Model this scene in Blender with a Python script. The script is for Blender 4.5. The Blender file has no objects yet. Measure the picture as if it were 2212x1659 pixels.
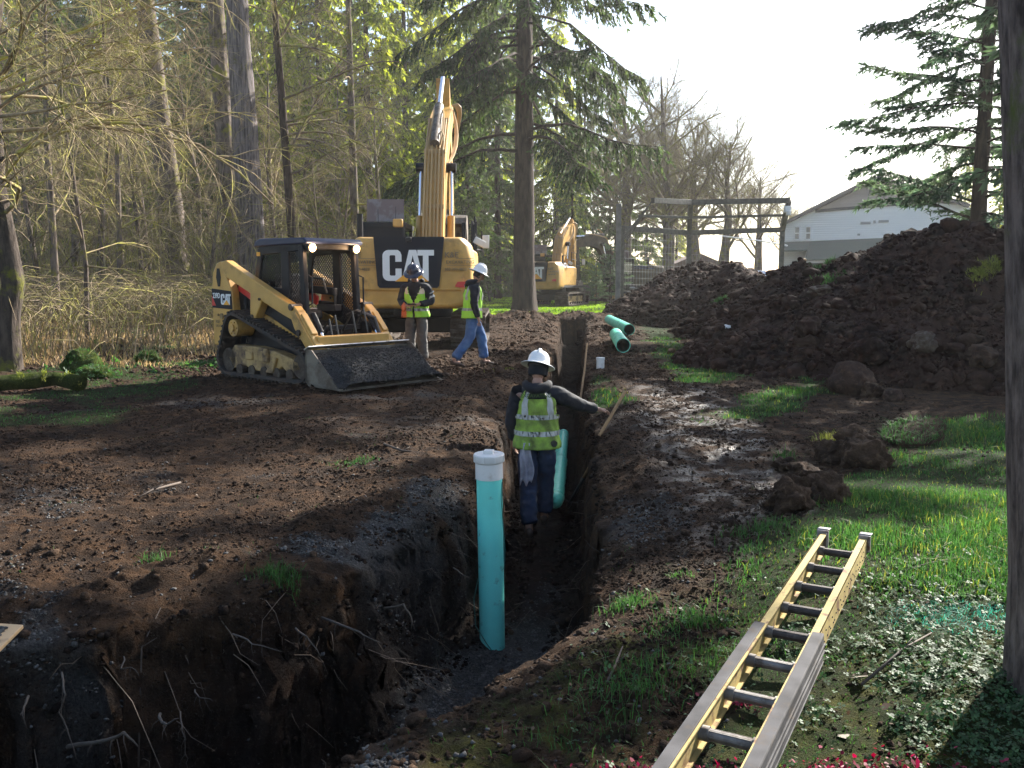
import bpy, bmesh, math, random
import numpy as np
from mathutils import Vector, Matrix, Euler, noise as mnoise
PI = math.pi
sc = bpy.context.scene
C = sc.collection
# ---------------------------------------------------------------- camera, world, sun
CAM_Z = 1.6
PITCH = math.radians(6.8)
FPX = 1912.0            # focal length in pixels of the 2212 px wide view
cam_d = bpy.data.cameras.new('camera'); cam = bpy.data.objects.new('camera', cam_d); C.objects.link(cam)
cam.location = (0, 0, CAM_Z); cam.rotation_euler = (PI/2 - PITCH, 0, 0)
cam_d.sensor_width = 36; cam_d.lens = 36*FPX/2212; cam_d.clip_end = 2000; cam_d.clip_start = 0.05
sc.camera = cam
SUN_AZ, SUN_EL = math.radians(42), math.radians(31)
w = bpy.data.worlds.new('World'); sc.world = w; w.use_nodes = True
nt = w.node_tree; bg = nt.nodes['Background']
sky = nt.nodes.new('ShaderNodeTexSky'); sky.sky_type = 'NISHITA'; sky.sun_disc = False
sky.sun_elevation = SUN_EL; sky.sun_rotation = SUN_AZ; sky.air_density = 1.0; sky.dust_density = 1.2; sky.ozone_density = 1.0
nt.links.new(sky.outputs[0], bg.inputs[0]); bg.inputs[1].default_value = 0.08
sl = bpy.data.lights.new('sun', 'SUN'); sl.energy = 5.0; sl.angle = math.radians(0.5); sl.color = (1, .95, .86)
so = bpy.data.objects.new('sun', sl); C.objects.link(so)
SD = Vector((math.sin(SUN_AZ)*math.cos(SUN_EL), math.cos(SUN_AZ)*math.cos(SUN_EL), math.sin(SUN_EL)))
so.rotation_euler = SD.to_track_quat('Z', 'Y').to_euler()
vs = sc.view_settings; vs.view_transform = 'Standard'; vs.look = 'None'; vs.exposure = 1.9; vs.gamma = 1.0; vs.use_curve_mapping = False
sc.cycles.max_bounces = 6; sc.cycles.diffuse_bounces = 3; sc.cycles.glossy_bounces = 2
sc.cycles.transmission_bounces = 4; sc.cycles.transparent_max_bounces = 8; sc.cycles.volume_bounces = 0
sc.cycles.use_denoising = True; sc.cycles.caustics_reflective = False; sc.cycles.caustics_refractive = False
sc.cycles.use_adaptive_sampling = True; sc.cycles.adaptive_threshold = 0.02
sc.cycles.sample_clamp_indirect = 6.0
RNG = np.random.default_rng(7)

# ---------------------------------------------------------------- helpers
def ray(px, py):
    """direction of the photo pixel (2212 px wide picture) in world space"""
    a = (px-1106)/FPX; b = (829.5-py)/FPX
    c, s = math.cos(PITCH), math.sin(PITCH)
    return Vector((a, c + b*s, -s + b*c))
def atz(px, py, z=0.0):
    d = ray(px, py); t = (z-CAM_Z)/d.z
    return Vector((d.x*t, d.y*t, z))
def aty(px, py, Y):
    d = ray(px, py); t = Y/d.y
    return Vector((d.x*t, Y, CAM_Z + d.z*t))

def tag(o, label=None, cat=None, group=None, kind=None):
    if label: o['label'] = label
    if cat: o['category'] = cat
    if group: o['group'] = group
    if kind: o['kind'] = kind
    return o
def empty(name, loc=(0, 0, 0), rz=0.0):
    o = bpy.data.objects.new(name, None); C.objects.link(o); o.location = loc; o.rotation_euler = (0, 0, rz)
    o.empty_display_size = .2
    return o
def copy_tree(o, parent=None):
    c = o.copy(); C.objects.link(c)
    if parent is not None:
        c.parent = parent
    for ch in [x for x in o.children]:
        copy_tree(ch, c)
    return c
def np_mesh(name, V, F, mat, parent=None, smooth=False, loc=None):
    """V (n,3) array, F (m,k) array of equal sided faces (or list of such arrays)"""
    Fs = F if isinstance(F, list) else [F]
    Fs = [np.asarray(f, dtype=np.int32) for f in Fs if len(f)]
    me = bpy.data.meshes.new(name)
    V = np.asarray(V, dtype=np.float32)
    nl = sum(f.size for f in Fs); nf = sum(len(f) for f in Fs)
    me.vertices.add(len(V)); me.vertices.foreach_set('co', V.ravel())
    me.loops.add(nl); me.loops.foreach_set('vertex_index', np.concatenate([f.ravel() for f in Fs]))
    st = np.concatenate([np.full(len(f), f.shape[1], dtype=np.int32) for f in Fs])
    ls = np.concatenate([[0], np.cumsum(st)[:-1]]).astype(np.int32)
    me.polygons.add(nf); me.polygons.foreach_set('loop_start', ls)
    try: me.polygons.foreach_set('loop_total', st)
    except Exception: pass
    if smooth: me.polygons.foreach_set('use_smooth', np.ones(nf, dtype=bool))
    me.update(calc_edges=True); me.validate()
    if mat: me.materials.append(mat)
    o = bpy.data.objects.new(name, me); C.objects.link(o)
    if parent is not None: o.parent = parent
    if loc is not None: o.location = loc
    return o

class MB:
    """collects simple solids into ONE mesh"""
    def __init__(s): s.v = []; s.f = []; s.M = Matrix.Identity(4)
    def add(s, vs, fs):
        b = len(s.v)
        s.v += [tuple(s.M @ Vector(p)) for p in vs]
        s.f += [tuple(i+b for i in f) for f in fs]
        return s
    def box(s, c, d, rot=None):
        x, y, z = d[0]/2, d[1]/2, d[2]/2
        P = [Vector((i*x, j*y, k*z)) for i in (-1, 1) for j in (-1, 1) for k in (-1, 1)]
        if rot: R = Euler(rot).to_matrix(); P = [R @ p for p in P]
        c = Vector(c)
        return s.add([p+c for p in P], [(0, 1, 3, 2), (4, 6, 7, 5), (0, 4, 5, 1), (2, 3, 7, 6), (0, 2, 6, 4), (1, 5, 7, 3)])
    def prism(s, poly, axis, a, b):
        """polygon in the two other axes, extruded along axis from a to b"""
        n = len(poly)
        def mk(p, t):
            return {'x': (t, p[0], p[1]), 'y': (p[0], t, p[1]), 'z': (p[0], p[1], t)}[axis]
        vs = [mk(p, a) for p in poly] + [mk(p, b) for p in poly]
        fs = [tuple(range(n)), tuple(range(2*n-1, n-1, -1))] + [(i, i+n, (i+1) % n+n, (i+1) % n) for i in range(n)]
        return s.add(vs, fs)
    def bar(s, a, b, w, h, up=(0, 0, 1)):
        a, b = Vector(a), Vector(b); d = (b-a).normalized(); u = Vector(up)
        if abs(d.dot(u)) > .98: u = Vector((1, 0, 0))
        r = d.cross(u).normalized(); u = r.cross(d)
        P = [p + r*(i*w/2) + u*(j*h/2) for p in (a, b) for i, j in ((-1, -1), (1, -1), (1, 1), (-1, 1))]
        return s.add(P, [(3, 2, 1, 0), (4, 5, 6, 7), (0, 1, 5, 4), (1, 2, 6, 5), (2, 3, 7, 6), (3, 0, 4, 7)])
    def tube(s, pts, r, n=8, cap=True):
        pts = [Vector(p) for p in pts]
        R = r if isinstance(r, (list, tuple)) else [r]*len(pts)
        vs = []; fs = []; pu = None
        for i, p in enumerate(pts):
            d = (pts[min(i+1, len(pts)-1)] - pts[max(i-1, 0)])
            d = d.normalized() if d.length > 1e-9 else Vector((0, 0, 1))
            if pu is None:
                pu = Vector((0, 0, 1)) if abs(d.z) < .9 else Vector((1, 0, 0))
            u = (pu - d*pu.dot(d)); u = u.normalized() if u.length > 1e-6 else d.orthogonal().normalized()
            pu = u; q = d.cross(u)
            for k in range(n):
                t = 2*PI*k/n; vs.append(p + (u*math.cos(t) + q*math.sin(t))*R[i])
        for i in range(len(pts)-1):
            for k in range(n):
                fs.append((i*n+k, i*n+(k+1) % n, (i+1)*n+(k+1) % n, (i+1)*n+k))
        if cap: fs += [tuple(range(n-1, -1, -1)), tuple(range((len(pts)-1)*n, len(pts)*n))]
        return s.add(vs, fs)
    def lathe(s, prof, n=24, c=(0, 0, 0)):
        vs = []; fs = []; m = len(prof)
        for k in range(n):
            t = 2*PI*k/n
            for r, z in prof: vs.append((c[0]+r*math.cos(t), c[1]+r*math.sin(t), c[2]+z))
        for k in range(n):
            for i in range(m-1):
                fs.append((k*m+i, ((k+1) % n)*m+i, ((k+1) % n)*m+i+1, k*m+i+1))
        return s.add(vs, fs)
    def blob(s, c, r, seed=0, amp=.25, sub=2, flat=1.0, scl=(1, 1, 1)):
        bm = bmesh.new(); bmesh.ops.create_icosphere(bm, subdivisions=sub, radius=1)
        vs = []
        for v in bm.verts:
            p = v.co.copy(); q = p*1.6 + Vector((seed*7.3, seed*3.1, seed))
            k = 1 + amp*mnoise.noise(q)*2 + amp*.6*mnoise.noise(q*2.7) + amp*.45*mnoise.noise(q*7) + amp*.35*mnoise.noise(q*17)
            vs.append((c[0]+p.x*r*k*scl[0], c[1]+p.y*r*k*scl[1], c[2]+p.z*r*k*scl[2]*flat))
        fs = [tuple(v.index for v in f.verts) for f in bm.faces]
        bm.free(); return s.add(vs, fs)
    def build(s, name, mat, parent=None, smooth=False, bevel=0, seg=2, sub=0, loc=None, angle=40):
        me = bpy.data.meshes.new(name); me.from_pydata(s.v, [], s.f); me.update()
        bm = bmesh.new(); bm.from_mesh(me); bmesh.ops.recalc_face_normals(bm, faces=bm.faces); bm.to_mesh(me); bm.free()
        if mat: me.materials.append(mat)
        o = bpy.data.objects.new(name, me); C.objects.link(o)
        if parent is not None: o.parent = parent
        if loc is not None: o.location = loc
        if smooth: me.polygons.foreach_set('use_smooth', [True]*len(me.polygons))
        if bevel:
            b = o.modifiers.new('bevel', 'BEVEL'); b.width = bevel; b.segments = seg; b.limit_method = 'ANGLE'; b.angle_limit = math.radians(angle)
            b.harden_normals = False
            me.polygons.foreach_set('use_smooth', [True]*len(me.polygons))
            try: me.set_sharp_from_angle(angle=math.radians(35))
            except Exception: pass
        elif smooth == 'auto':
            try: me.set_sharp_from_angle(angle=math.radians(35))
            except Exception: pass
        if sub:
            b = o.modifiers.new('sub', 'SUBSURF'); b.levels = sub; b.render_levels = sub
        return o

def split(o):
    """one object per connected piece, same name, same parent, same modifiers"""
    me = o.data; n = len(me.vertices); par = list(range(n))
    def fd(a):
        while par[a] != a: par[a] = par[par[a]]; a = par[a]
        return a
    for e in me.edges:
        a, b = fd(e.vertices[0]), fd(e.vertices[1])
        if a != b: par[a] = b
    comp = {}
    for v in range(n): comp.setdefault(fd(v), []).append(v)
    if len(comp) < 2: return [o]
    res = []
    for k, vsx in enumerate(list(comp.values())):
        ix = {v: i for i, v in enumerate(vsx)}; st = set(vsx)
        nm = bpy.data.meshes.new(me.name); fs = [[ix[v] for v in p.vertices] for p in me.polygons if p.vertices[0] in st]
        nm.from_pydata([tuple(me.vertices[v].co) for v in vsx], [], fs); nm.update()
        sm = [p.use_smooth for p in me.polygons if p.vertices[0] in st]
        nm.polygons.foreach_set('use_smooth', sm)
        for m in me.materials: nm.materials.append(m)
        if sm and sm[0]:
            try: nm.set_sharp_from_angle(angle=math.radians(40))
            except Exception: pass
        if k == 0: c = o; c.data = nm
        else: c = o.copy(); c.data = nm; C.objects.link(c)
        res.append(c)
    return res
def text_mesh(name, txt, size, mat, parent, M, extrude=.004, bold=0.0, align='LEFT', shear=0, xs=1.0):
    cu = bpy.data.curves.new(name, 'FONT'); cu.body = txt; cu.size = size; cu.extrude = extrude; cu.offset = bold
    cu.align_x = align; cu.resolution_u = 3; cu.shear = shear
    o = bpy.data.objects.new(name, cu); C.objects.link(o)
    bpy.context.view_layer.update()
    me = bpy.data.meshes.new_from_object(o.evaluated_get(bpy.context.evaluated_depsgraph_get()))
    bpy.data.objects.remove(o); bpy.data.curves.remove(cu)
    me.materials.clear(); me.materials.append(mat); me.name = name
    me.transform(Matrix.Diagonal((xs, 1, 1, 1))); me.transform(M)
    r = bpy.data.objects.new(name, me); C.objects.link(r); r.parent = parent
    return r

# ---------------------------------------------------------------- value noise in numpy
_P = np.random.default_rng(3).random((256, 256)).astype(np.float32)
def vnoise(x, y):
    xi = np.floor(x).astype(int); yi = np.floor(y).astype(int); fx = x-xi; fy = y-yi
    fx = fx*fx*(3-2*fx); fy = fy*fy*(3-2*fy)
    a = _P[xi & 255, yi & 255]; b = _P[(xi+1) & 255, yi & 255]; c = _P[xi & 255, (yi+1) & 255]; d = _P[(xi+1) & 255, (yi+1) & 255]
    return (a*(1-fx)+b*fx)*(1-fy) + (c*(1-fx)+d*fx)*fy
def fbm(x, y, o=4, f=1.0, g=.5, seed=0.0):
    s = 0; a = 1.0; t = 0
    x = x + seed*17.3; y = y + seed*9.1
    for _ in range(o):
        s = s + a*(vnoise(x*f, y*f)*2-1); t += a; a *= g; f *= 2.03; x = x+5.2; y = y+1.3
    return s/t
def sstep(a, b, x):
    t = np.clip((x-a)/(b-a), 0, 1); return t*t*(3-2*t)

# ---------------------------------------------------------------- materials
MATS = {}
def nodes(m): return m.node_tree.nodes, m.node_tree.links
def mat(name, col, rough=.6, metal=0.0, noise_amt=.0, noise_scale=8, bump=0.0, bump_scale=30, col2=None, spec=.5, detail=6, lo=.4, hi=.62, emit=None, estr=0, coat=0, mud=None, mud_lo=.45, mud_hi=.7, mud_scale=4, mud_rough=.9):
    if name in MATS: return MATS[name]
    m = bpy.data.materials.new(name); m.use_nodes = True; N, L = nodes(m); b = N['Principled BSDF']
    b.inputs['Roughness'].default_value = rough; b.inputs['Metallic'].default_value = metal
    b.inputs['Specular IOR Level'].default_value = spec; b.inputs['Coat Weight'].default_value = coat
    b.inputs['Base Color'].default_value = (*col, 1)
    tc = N.new('ShaderNodeTexCoord'); src = None
    if noise_amt > 0 or col2:
        n = N.new('ShaderNodeTexNoise'); n.inputs['Scale'].default_value = noise_scale; n.inputs['Detail'].default_value = detail
        L.new(tc.outputs['Object'], n.inputs['Vector'])
        r = N.new('ShaderNodeMapRange'); r.inputs[1].default_value = lo; r.inputs[2].default_value = hi
        L.new(n.outputs['Fac'], r.inputs[0])
        mx = N.new('ShaderNodeMix'); mx.data_type = 'RGBA'; L.new(r.outputs[0], mx.inputs[0])
        c2 = col2 if col2 else tuple(c*(1-noise_amt) for c in col)
        mx.inputs[6].default_value = (*col, 1); mx.inputs[7].default_value = (*c2, 1); src = mx.outputs[2]
    if mud:
        n = N.new('ShaderNodeTexNoise'); n.inputs['Scale'].default_value = mud_scale; n.inputs['Detail'].default_value = 8; n.inputs['Roughness'].default_value = .65
        L.new(tc.outputs['Object'], n.inputs['Vector'])
        r = N.new('ShaderNodeMapRange'); r.inputs[1].default_value = mud_lo; r.inputs[2].default_value = mud_hi
        L.new(n.outputs['Fac'], r.inputs[0])
        mx = N.new('ShaderNodeMix'); mx.data_type = 'RGBA'; L.new(r.outputs[0], mx.inputs[0])
        if src: L.new(src, mx.inputs[6])
        else: mx.inputs[6].default_value = (*col, 1)
        mx.inputs[7].default_value = (*mud, 1); src = mx.outputs[2]
        rr = N.new('ShaderNodeMapRange'); rr.inputs[3].default_value = rough; rr.inputs[4].default_value = mud_rough
        L.new(r.outputs[0], rr.inputs[0]); L.new(rr.outputs[0], b.inputs['Roughness'])
    if src: L.new(src, b.inputs['Base Color'])
    if bump > 0:
        n = N.new('ShaderNodeTexNoise'); n.inputs['Scale'].default_value = bump_scale; n.inputs['Detail'].default_value = 5
        L.new(tc.outputs['Object'], n.inputs['Vector'])
        bp = N.new('ShaderNodeBump'); bp.inputs['Strength'].default_value = bump; bp.inputs['Distance'].default_value = .02
        L.new(n.outputs['Fac'], bp.inputs['Height']); L.new(bp.outputs[0], b.inputs['Normal'])
    if emit:
        b.inputs['Emission Color'].default_value = (*emit, 1); b.inputs['Emission Strength'].default_value = estr
    MATS[name] = m; return m

def leafmat(name, col, col2, trans=.45, rough=.6, scale=1.5, rnd=.35, per_obj=.0):
    """thin leaf: diffuse + translucent, colour varies in clumps"""
    m = bpy.data.materials.new(name); m.use_nodes = True; N, L = nodes(m)
    for n in list(N):
        if n.type == 'BSDF_PRINCIPLED': N.remove(n)
    out = [n for n in N if n.type == 'OUTPUT_MATERIAL'][0]
    g = N.new('ShaderNodeNewGeometry'); n = N.new('ShaderNodeTexNoise'); n.inputs['Scale'].default_value = scale; n.inputs['Detail'].default_value = 4
    L.new(g.outputs['Position'], n.inputs['Vector'])
    r = N.new('ShaderNodeMapRange'); r.inputs[1].default_value = .35; r.inputs[2].default_value = .65; L.new(n.outputs['Fac'], r.inputs[0])
    mx = N.new('ShaderNodeMix'); mx.data_type = 'RGBA'; L.new(r.outputs[0], mx.inputs[0])
    mx.inputs[6].default_value = (*col, 1); mx.inputs[7].default_value = (*col2, 1)
    hs = N.new('ShaderNodeHueSaturation'); L.new(mx.outputs[2], hs.inputs['Color'])
    mr = N.new('ShaderNodeMapRange'); mr.inputs[3].default_value = 1-rnd; mr.inputs[4].default_value = 1+rnd
    L.new(g.outputs['Random Per Island'], mr.inputs[0]); L.new(mr.outputs[0], hs.inputs['Value'])
    d = N.new('ShaderNodeBsdfPrincipled'); d.inputs['Roughness'].default_value = rough; d.inputs['Specular IOR Level'].default_value = .3
    t = N.new('ShaderNodeBsdfTranslucent'); ms = N.new('ShaderNodeMixShader'); ms.inputs[0].default_value = trans
    L.new(hs.outputs[0], d.inputs['Base Color'])
    hs2 = N.new('ShaderNodeHueSaturation'); hs2.inputs['Saturation'].default_value = 1.15; hs2.inputs['Value'].default_value = 1.6
    L.new(hs.outputs[0], hs2.inputs['Color']); L.new(hs2.outputs[0], t.inputs['Color'])
    L.new(d.outputs[0], ms.inputs[1]); L.new(t.outputs[0], ms.inputs[2]); L.new(ms.outputs[0], out.inputs['Surface'])
    MATS[name] = m; return m

def barkmat(name, col, col2, moss, mlo=.5, mhi=.6, stretch=.18, scale=9, bump=.8):
    """vertical fissures, moss on top-facing and patchy areas"""
    m = bpy.data.materials.new(name); m.use_nodes = True; N, L = nodes(m); b = N['Principled BSDF']
    b.inputs['Roughness'].default_value = .9; b.inputs['Specular IOR Level'].default_value = .2
    tc = N.new('ShaderNodeTexCoord'); mp = N.new('ShaderNodeMapping'); mp.inputs['Scale'].default_value = (1, 1, stretch)
    L.new(tc.outputs['Object'], mp.inputs['Vector'])
    n = N.new('ShaderNodeTexNoise'); n.inputs['Scale'].default_value = scale; n.inputs['Detail'].default_value = 7; n.inputs['Roughness'].default_value = .65
    L.new(mp.outputs[0], n.inputs['Vector'])
    r = N.new('ShaderNodeMapRange'); r.inputs[1].default_value = .38; r.inputs[2].default_value = .64; L.new(n.outputs['Fac'], r.inputs[0])
    mx = N.new('ShaderNodeMix'); mx.data_type = 'RGBA'; L.new(r.outputs[0], mx.inputs[0])
    mx.inputs[6].default_value = (*col, 1); mx.inputs[7].default_value = (*col2, 1)
    n2 = N.new('ShaderNodeTexNoise'); n2.inputs['Scale'].default_value = 1.7; n2.inputs['Detail'].default_value = 8; n2.inputs['Roughness'].default_value = .7
    L.new(tc.outputs['Object'], n2.inputs['Vector'])
    r2 = N.new('ShaderNodeMapRange'); r2.inputs[1].default_value = mlo; r2.inputs[2].default_value = mhi; L.new(n2.outputs['Fac'], r2.inputs[0])
    m2 = N.new('ShaderNodeMix'); m2.data_type = 'RGBA'; L.new(r2.outputs[0], m2.inputs[0]); L.new(mx.outputs[2], m2.inputs[6]); m2.inputs[7].default_value = (*moss, 1)
    L.new(m2.outputs[2], b.inputs['Base Color'])
    bp = N.new('ShaderNodeBump'); bp.inputs['Strength'].default_value = bump; bp.inputs['Distance'].default_value = .05
    L.new(n.outputs['Fac'], bp.inputs['Height']); L.new(bp.outputs[0], b.inputs['Normal'])
    MATS[name] = m; return m
# ================================================================= GROUND
def px_poly(pts, z=0.0):
    return np.array([[atz(a, b, z).x, atz(a, b, z).y] for a, b in pts])
TRENCH = np.array([[-6, 1.2], [-6, 3.5], [-2.95, 3.85]] +
    px_poly([(0, 1345), (208, 1317), (390, 1270), (520, 1244), (613, 1218), (728, 1196), (842, 1112), (988, 1062), (1034, 1020), (1060, 960), (1078, 925), (1086, 880), (1112, 830)]).tolist() +
    [[.42, 15.5], [1.0, 20.6], [1.8, 34.4], [2.9, 34.6], [1.62, 19.3]] +
    px_poly([(1268, 862), (1288, 930), (1288, 1000), (1302, 1060), (1292, 1130), (1294, 1255), (1250, 1300), (1150, 1372), (988, 1440), (811, 1530), (749, 1561), (624, 1624), (530, 1659)]).tolist() +
    [[-1.05, 2.3], [-2.2, 1.2]])
def sdist(poly, x, y):
    """signed distance to polygon, positive inside"""
    n = len(poly); best = np.full(x.shape, 1e9, dtype=np.float32); ins = np.zeros(x.shape, bool)
    for i in range(n):
        ax, ay = poly[i]; bx, by = poly[(i+1) % n]
        ex, ey = bx-ax, by-ay; t = np.clip(((x-ax)*ex+(y-ay)*ey)/(ex*ex+ey*ey+1e-9), 0, 1)
        best = np.minimum(best, (x-ax-t*ex)**2 + (y-ay-t*ey)**2)
        c = ((ay > y) != (by > y)) & (x < (bx-ax)*(y-ay)/((by-ay) if abs(by-ay) > 1e-9 else 1e-9)+ax); ins ^= c
    d = np.sqrt(best); return np.where(ins, d, -d)

def h_base(x, y):
    hill = 20*sstep(75, 210, y)*sstep(30, -50, x)
    left = .5*sstep(-6, -13, x)*sstep(14, 30, y)
    return hill + left + .10*sstep(.9, 1.8, x)*sstep(8, 5, y)
def bands(x, y):
    """tread ridges pressed by tracks: strength and phase coordinate"""
    s = 0; out = 0
    for x0, k, w in ((-1.2, -.10, .24), (-2.7, -.16, .24), (-3.9, -.05, .22), (-5.2, .10, .24), (1.75, .10, .22), (2.5, .14, .2)):
        d = np.abs(x - (x0 + k*(y-7) + .15*np.sin(y*.7+x0)))
        m = sstep(w+.08, w-.05, d); ph = (y*1.0 + x*.12*(1 if k > 0 else -1))/.105
        out = np.maximum(out, m); s = s + m*(np.abs((ph % 1.0)-.5)*2-.5)
    return out, s
def g_poly(x, y):
    P = [[(1600, 1250), (1640, 1165), (1770, 1070), (1850, 1010), (1950, 950), (2040, 890), (2300, 862), (2900, 870), (3300, 1659), (3000, 2600), (1300, 2600), (1420, 1659), (1500, 1420)],
         [(1362, 682), (1440, 702), (1475, 742), (1590, 765), (1640, 812), (1540, 828), (1475, 832), (1436, 790), (1400, 745)],
         [(1500, 905), (1590, 862), (1690, 835), (1800, 795), (1815, 850), (1740, 870), (1640, 905), (1540, 920)],
         [(1262, 870), (1262, 812), (1320, 822), (1350, 868), (1300, 885)]]
    best = np.full(x.shape, -1e9)
    for p in P: best = np.maximum(best, sdist(px_poly(p, .1 if p is P[0] else 0), x, y))
    return best
def masks(x, y):
    n = fbm(x, y, 4, 1.3, .6, 5); n2 = fbm(x, y, 4, 4.0, .6, 8)
    g = sstep(-.12, .22, g_poly(x, y) + .42*n + .22*n2)
    far = sstep(36.5, 38, y + 1.8*n)*sstep(-13.5, -11, x + n)*sstep(110, 90, y)          # lawn behind
    far = far*(1 - .85*sstep(2.2, 1.0, np.abs(y-57-.02*x*x))*sstep(1.5, -1.5, x))              # gravel drive across it
    lf = sstep(.02, .3, sstep(-4.2, -6.2, x + .25*(y-13))*sstep(9.5, 11.5, y + n)*sstep(17.5, 15.5, y)*(n+.25+.5*n2))  # mossy edge at left
    brown = sstep(17.5, 20.5, y + 1.5*n)*sstep(-4.0, -7.0, x)
    moss = sstep(5.4, 4.2, y + n*1.2)*sstep(.6, 1.2, x)
    grass = np.clip(np.maximum(np.maximum(g, far), lf*.8), 0, 1)
    inT = sdist(TRENCH, x, y)
    grass = grass*sstep(-.02, -.15, inT)
    weeds = sstep(4.6, 3.6, y+.6*n)*sstep(-1.2, .2, x)*sstep(-.1, -.3, inT)*sstep(-.1, .35, n2+.25)    # weedy near bank
    nn = fbm(x, y, 4, 2.2, .55, 11)
    grav = sstep(.22, .36, inT + .12*n2)*sstep(7.6, 6.4, y + n)*sstep(-2.6, -1.6, x)
    grav = np.maximum(grav, sstep(.45, .1, np.abs(inT+.15))*sstep(-.1, -.4, x)*sstep(7.4, 6.4, y)*sstep(-.15, .25, nn+.35*sstep(-1.2, -.7, x)*sstep(5, 5.6, y)))
    grav = np.maximum(grav, sstep(.25, .05, np.hypot(x-.85, (y-5.9)*.5) - .10 + .3*n + .25*n2)*.6)
    grav = np.maximum(grav, .7*sstep(.7, .2, np.abs(y-11.6-.32*(x+3)))*sstep(-6.5, -4.5, x)*sstep(.2, -.8, x)*sstep(-.1, .4, nn))
    grav = grav*sstep(-.45, .15, nn+.15+.6*(inT > .2)); grav = np.maximum(grav, .35*sstep(.05, .6, nn)*sstep(9, 5.5, y)*sstep(.2, -.6, x))
    return grass, grav*(1-grass), brown, moss, inT, weeds
def T_depth(x, y):
    d = 1.02 + .28*sstep(-.5, -1.6, x)*sstep(6, 4.6, y) - .05*sstep(12, 16, y)
    d = np.where(x < -.9, d+.25, d)
    return d
def H(x, y, detail=True, m=None):
    x = np.asarray(x, dtype=np.float64); y = np.asarray(y, dtype=np.float64)
    if m is None: m = masks(x, y)
    grass, grav, brown, moss, inT, weeds = m
    z = h_base(x, y)
    z = z + .10*fbm(x, y, 3, .35, .5, 2) * sstep(90, 50, y)
    n1 = fbm(x, y, 4, 2.2, .55, 3); n2 = fbm(x, y, 3, 7.0, .6, 4)
    # distance to lip with ragged edge
    e = inT + .10*fbm(x, y, 3, 2.4, .6, 6) + .035*n2
    ww = .14 + .22*sstep(.1, -.5, x)*sstep(7.4, 6.2, y)*sstep(3.8, 4.3, y) + .12*sstep(4.6, 4.0, y)*sstep(-1.2, 0, x)
    ww = ww*(1+.5*fbm(x, y, 2, 1.7, .5, 9))
    t = np.clip(e/ww, 0, 1); prof = np.where(t < .5, .5*(2*t)**1.5, 1-.5*(2*(1-t))**1.5)
    # soft worn shoulder outside the lip
    z = z - .10*np.clip(1+e/.35, 0, 1)**2*sstep(-.05, .0, -np.minimum(e, 0)+.06)
    z = z - T_depth(x, y)*prof
    # floor debris at the wall foot
    z = z + .10*sstep(.0, .3, prof)*np.exp(-((e-ww)/.15)**2)*(.6+n1)*(prof > .8)
    soil = (1-grass)*(1-.8*brown)
    if detail:
        rid = 1-np.abs(fbm(x, y, 4, 3.1, .6, 12))*2.2
        rough = .5 + .7*sstep(-.25, .35, fbm(x, y, 3, .6, .5, 14))
        z = z + soil*rough*(.028*n1 + .017*n2 + .020*np.clip(rid, 0, 1)*n1) + soil*(.016*fbm(x, y, 3, 13, .7, 15) + .045*rough*np.maximum(0, fbm(x, y, 3, 6.5, .65, 16)-.12) - .030*np.maximum(0, fbm(x, y, 3, 4.5, .6, 19)-.2))
        bm_, bs = bands(x, y)
        lim = sstep(18, 12, y)*sstep(.1, -.15, inT)*soil
        z = z + lim*(-.015*bm_ + .016*bs*sstep(-.25, .1, fbm(x, y, 3, .9, .5, 20)))
        # berm of spoil along the trench and a mound at its far end
        z = z + .06*np.exp(-((inT+.40)/.22)**2)*soil*np.clip(.2+1.6*n1, 0, 1)*sstep(3.5, 5, y)
        z = z + .30*np.exp(-(((x-.2)/2.1)**2 + ((y-33)/2.2)**2))*(.8+.9*n1) + .25*np.exp(-(((x-3.0)/1.6)**2 + ((y-35.6)/1.0)**2))*(.8+.9*n1)*(sdist(TRENCH, x, y) < .1)
        z = z + weeds*.02*n2
    return z

def nonuni(a, b, dense0, dense1, d, g):
    """coordinates spaced d inside the dense range and growing by g outside"""
    xs = list(np.arange(dense0, dense1+d/2, d)); s = d; p = xs[-1]
    while p < b: s *= g; p += s; xs.append(p)
    s = d; p = xs[0]; L_ = []
    while p > a: s *= g; p -= s; L_.append(p)
    return np.array(L_[::-1]+xs)
gx = nonuni(-260, 260, -3.4, 3.4, .026, 1.028)
ys = [1.0]
while ys[-1] < 420: ys.append(ys[-1] + max(.022, .0045*ys[-1]) * (1 if ys[-1] < 30 else 1.0 + (ys[-1]-30)*.03))
gy = np.array(ys)
GX, GY = np.meshgrid(gx, gy)
m_ = masks(GX, GY)
GZ = H(GX, GY, True, m_)
inT_ = m_[4]
# push the trench walls in and out so that they are crumbly, not ruled
wall = np.exp(-((inT_-.12)/.22)**2)*(GY < 20)
GZ = GZ + wall*(GY < 12)*(.045*fbm(GX, GY, 4, 9.0, .65, 35))
jx = wall*.11*fbm(GX*1.0+GZ*2.3, GY+GZ*3.1, 4, 3.2, .65, 31); jy = wall*.11*fbm(GX-GZ*2.9, GY+GZ*1.7, 4, 3.2, .65, 33)
V = np.stack([GX+jx, GY+jy, GZ], -1).reshape(-1, 3)
ny, nx = GX.shape
idx = np.arange(ny*nx).reshape(ny, nx)
F = np.stack([idx[:-1, :-1], idx[:-1, 1:], idx[1:, 1:], idx[1:, :-1]], -1).reshape(-1, 4)

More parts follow.
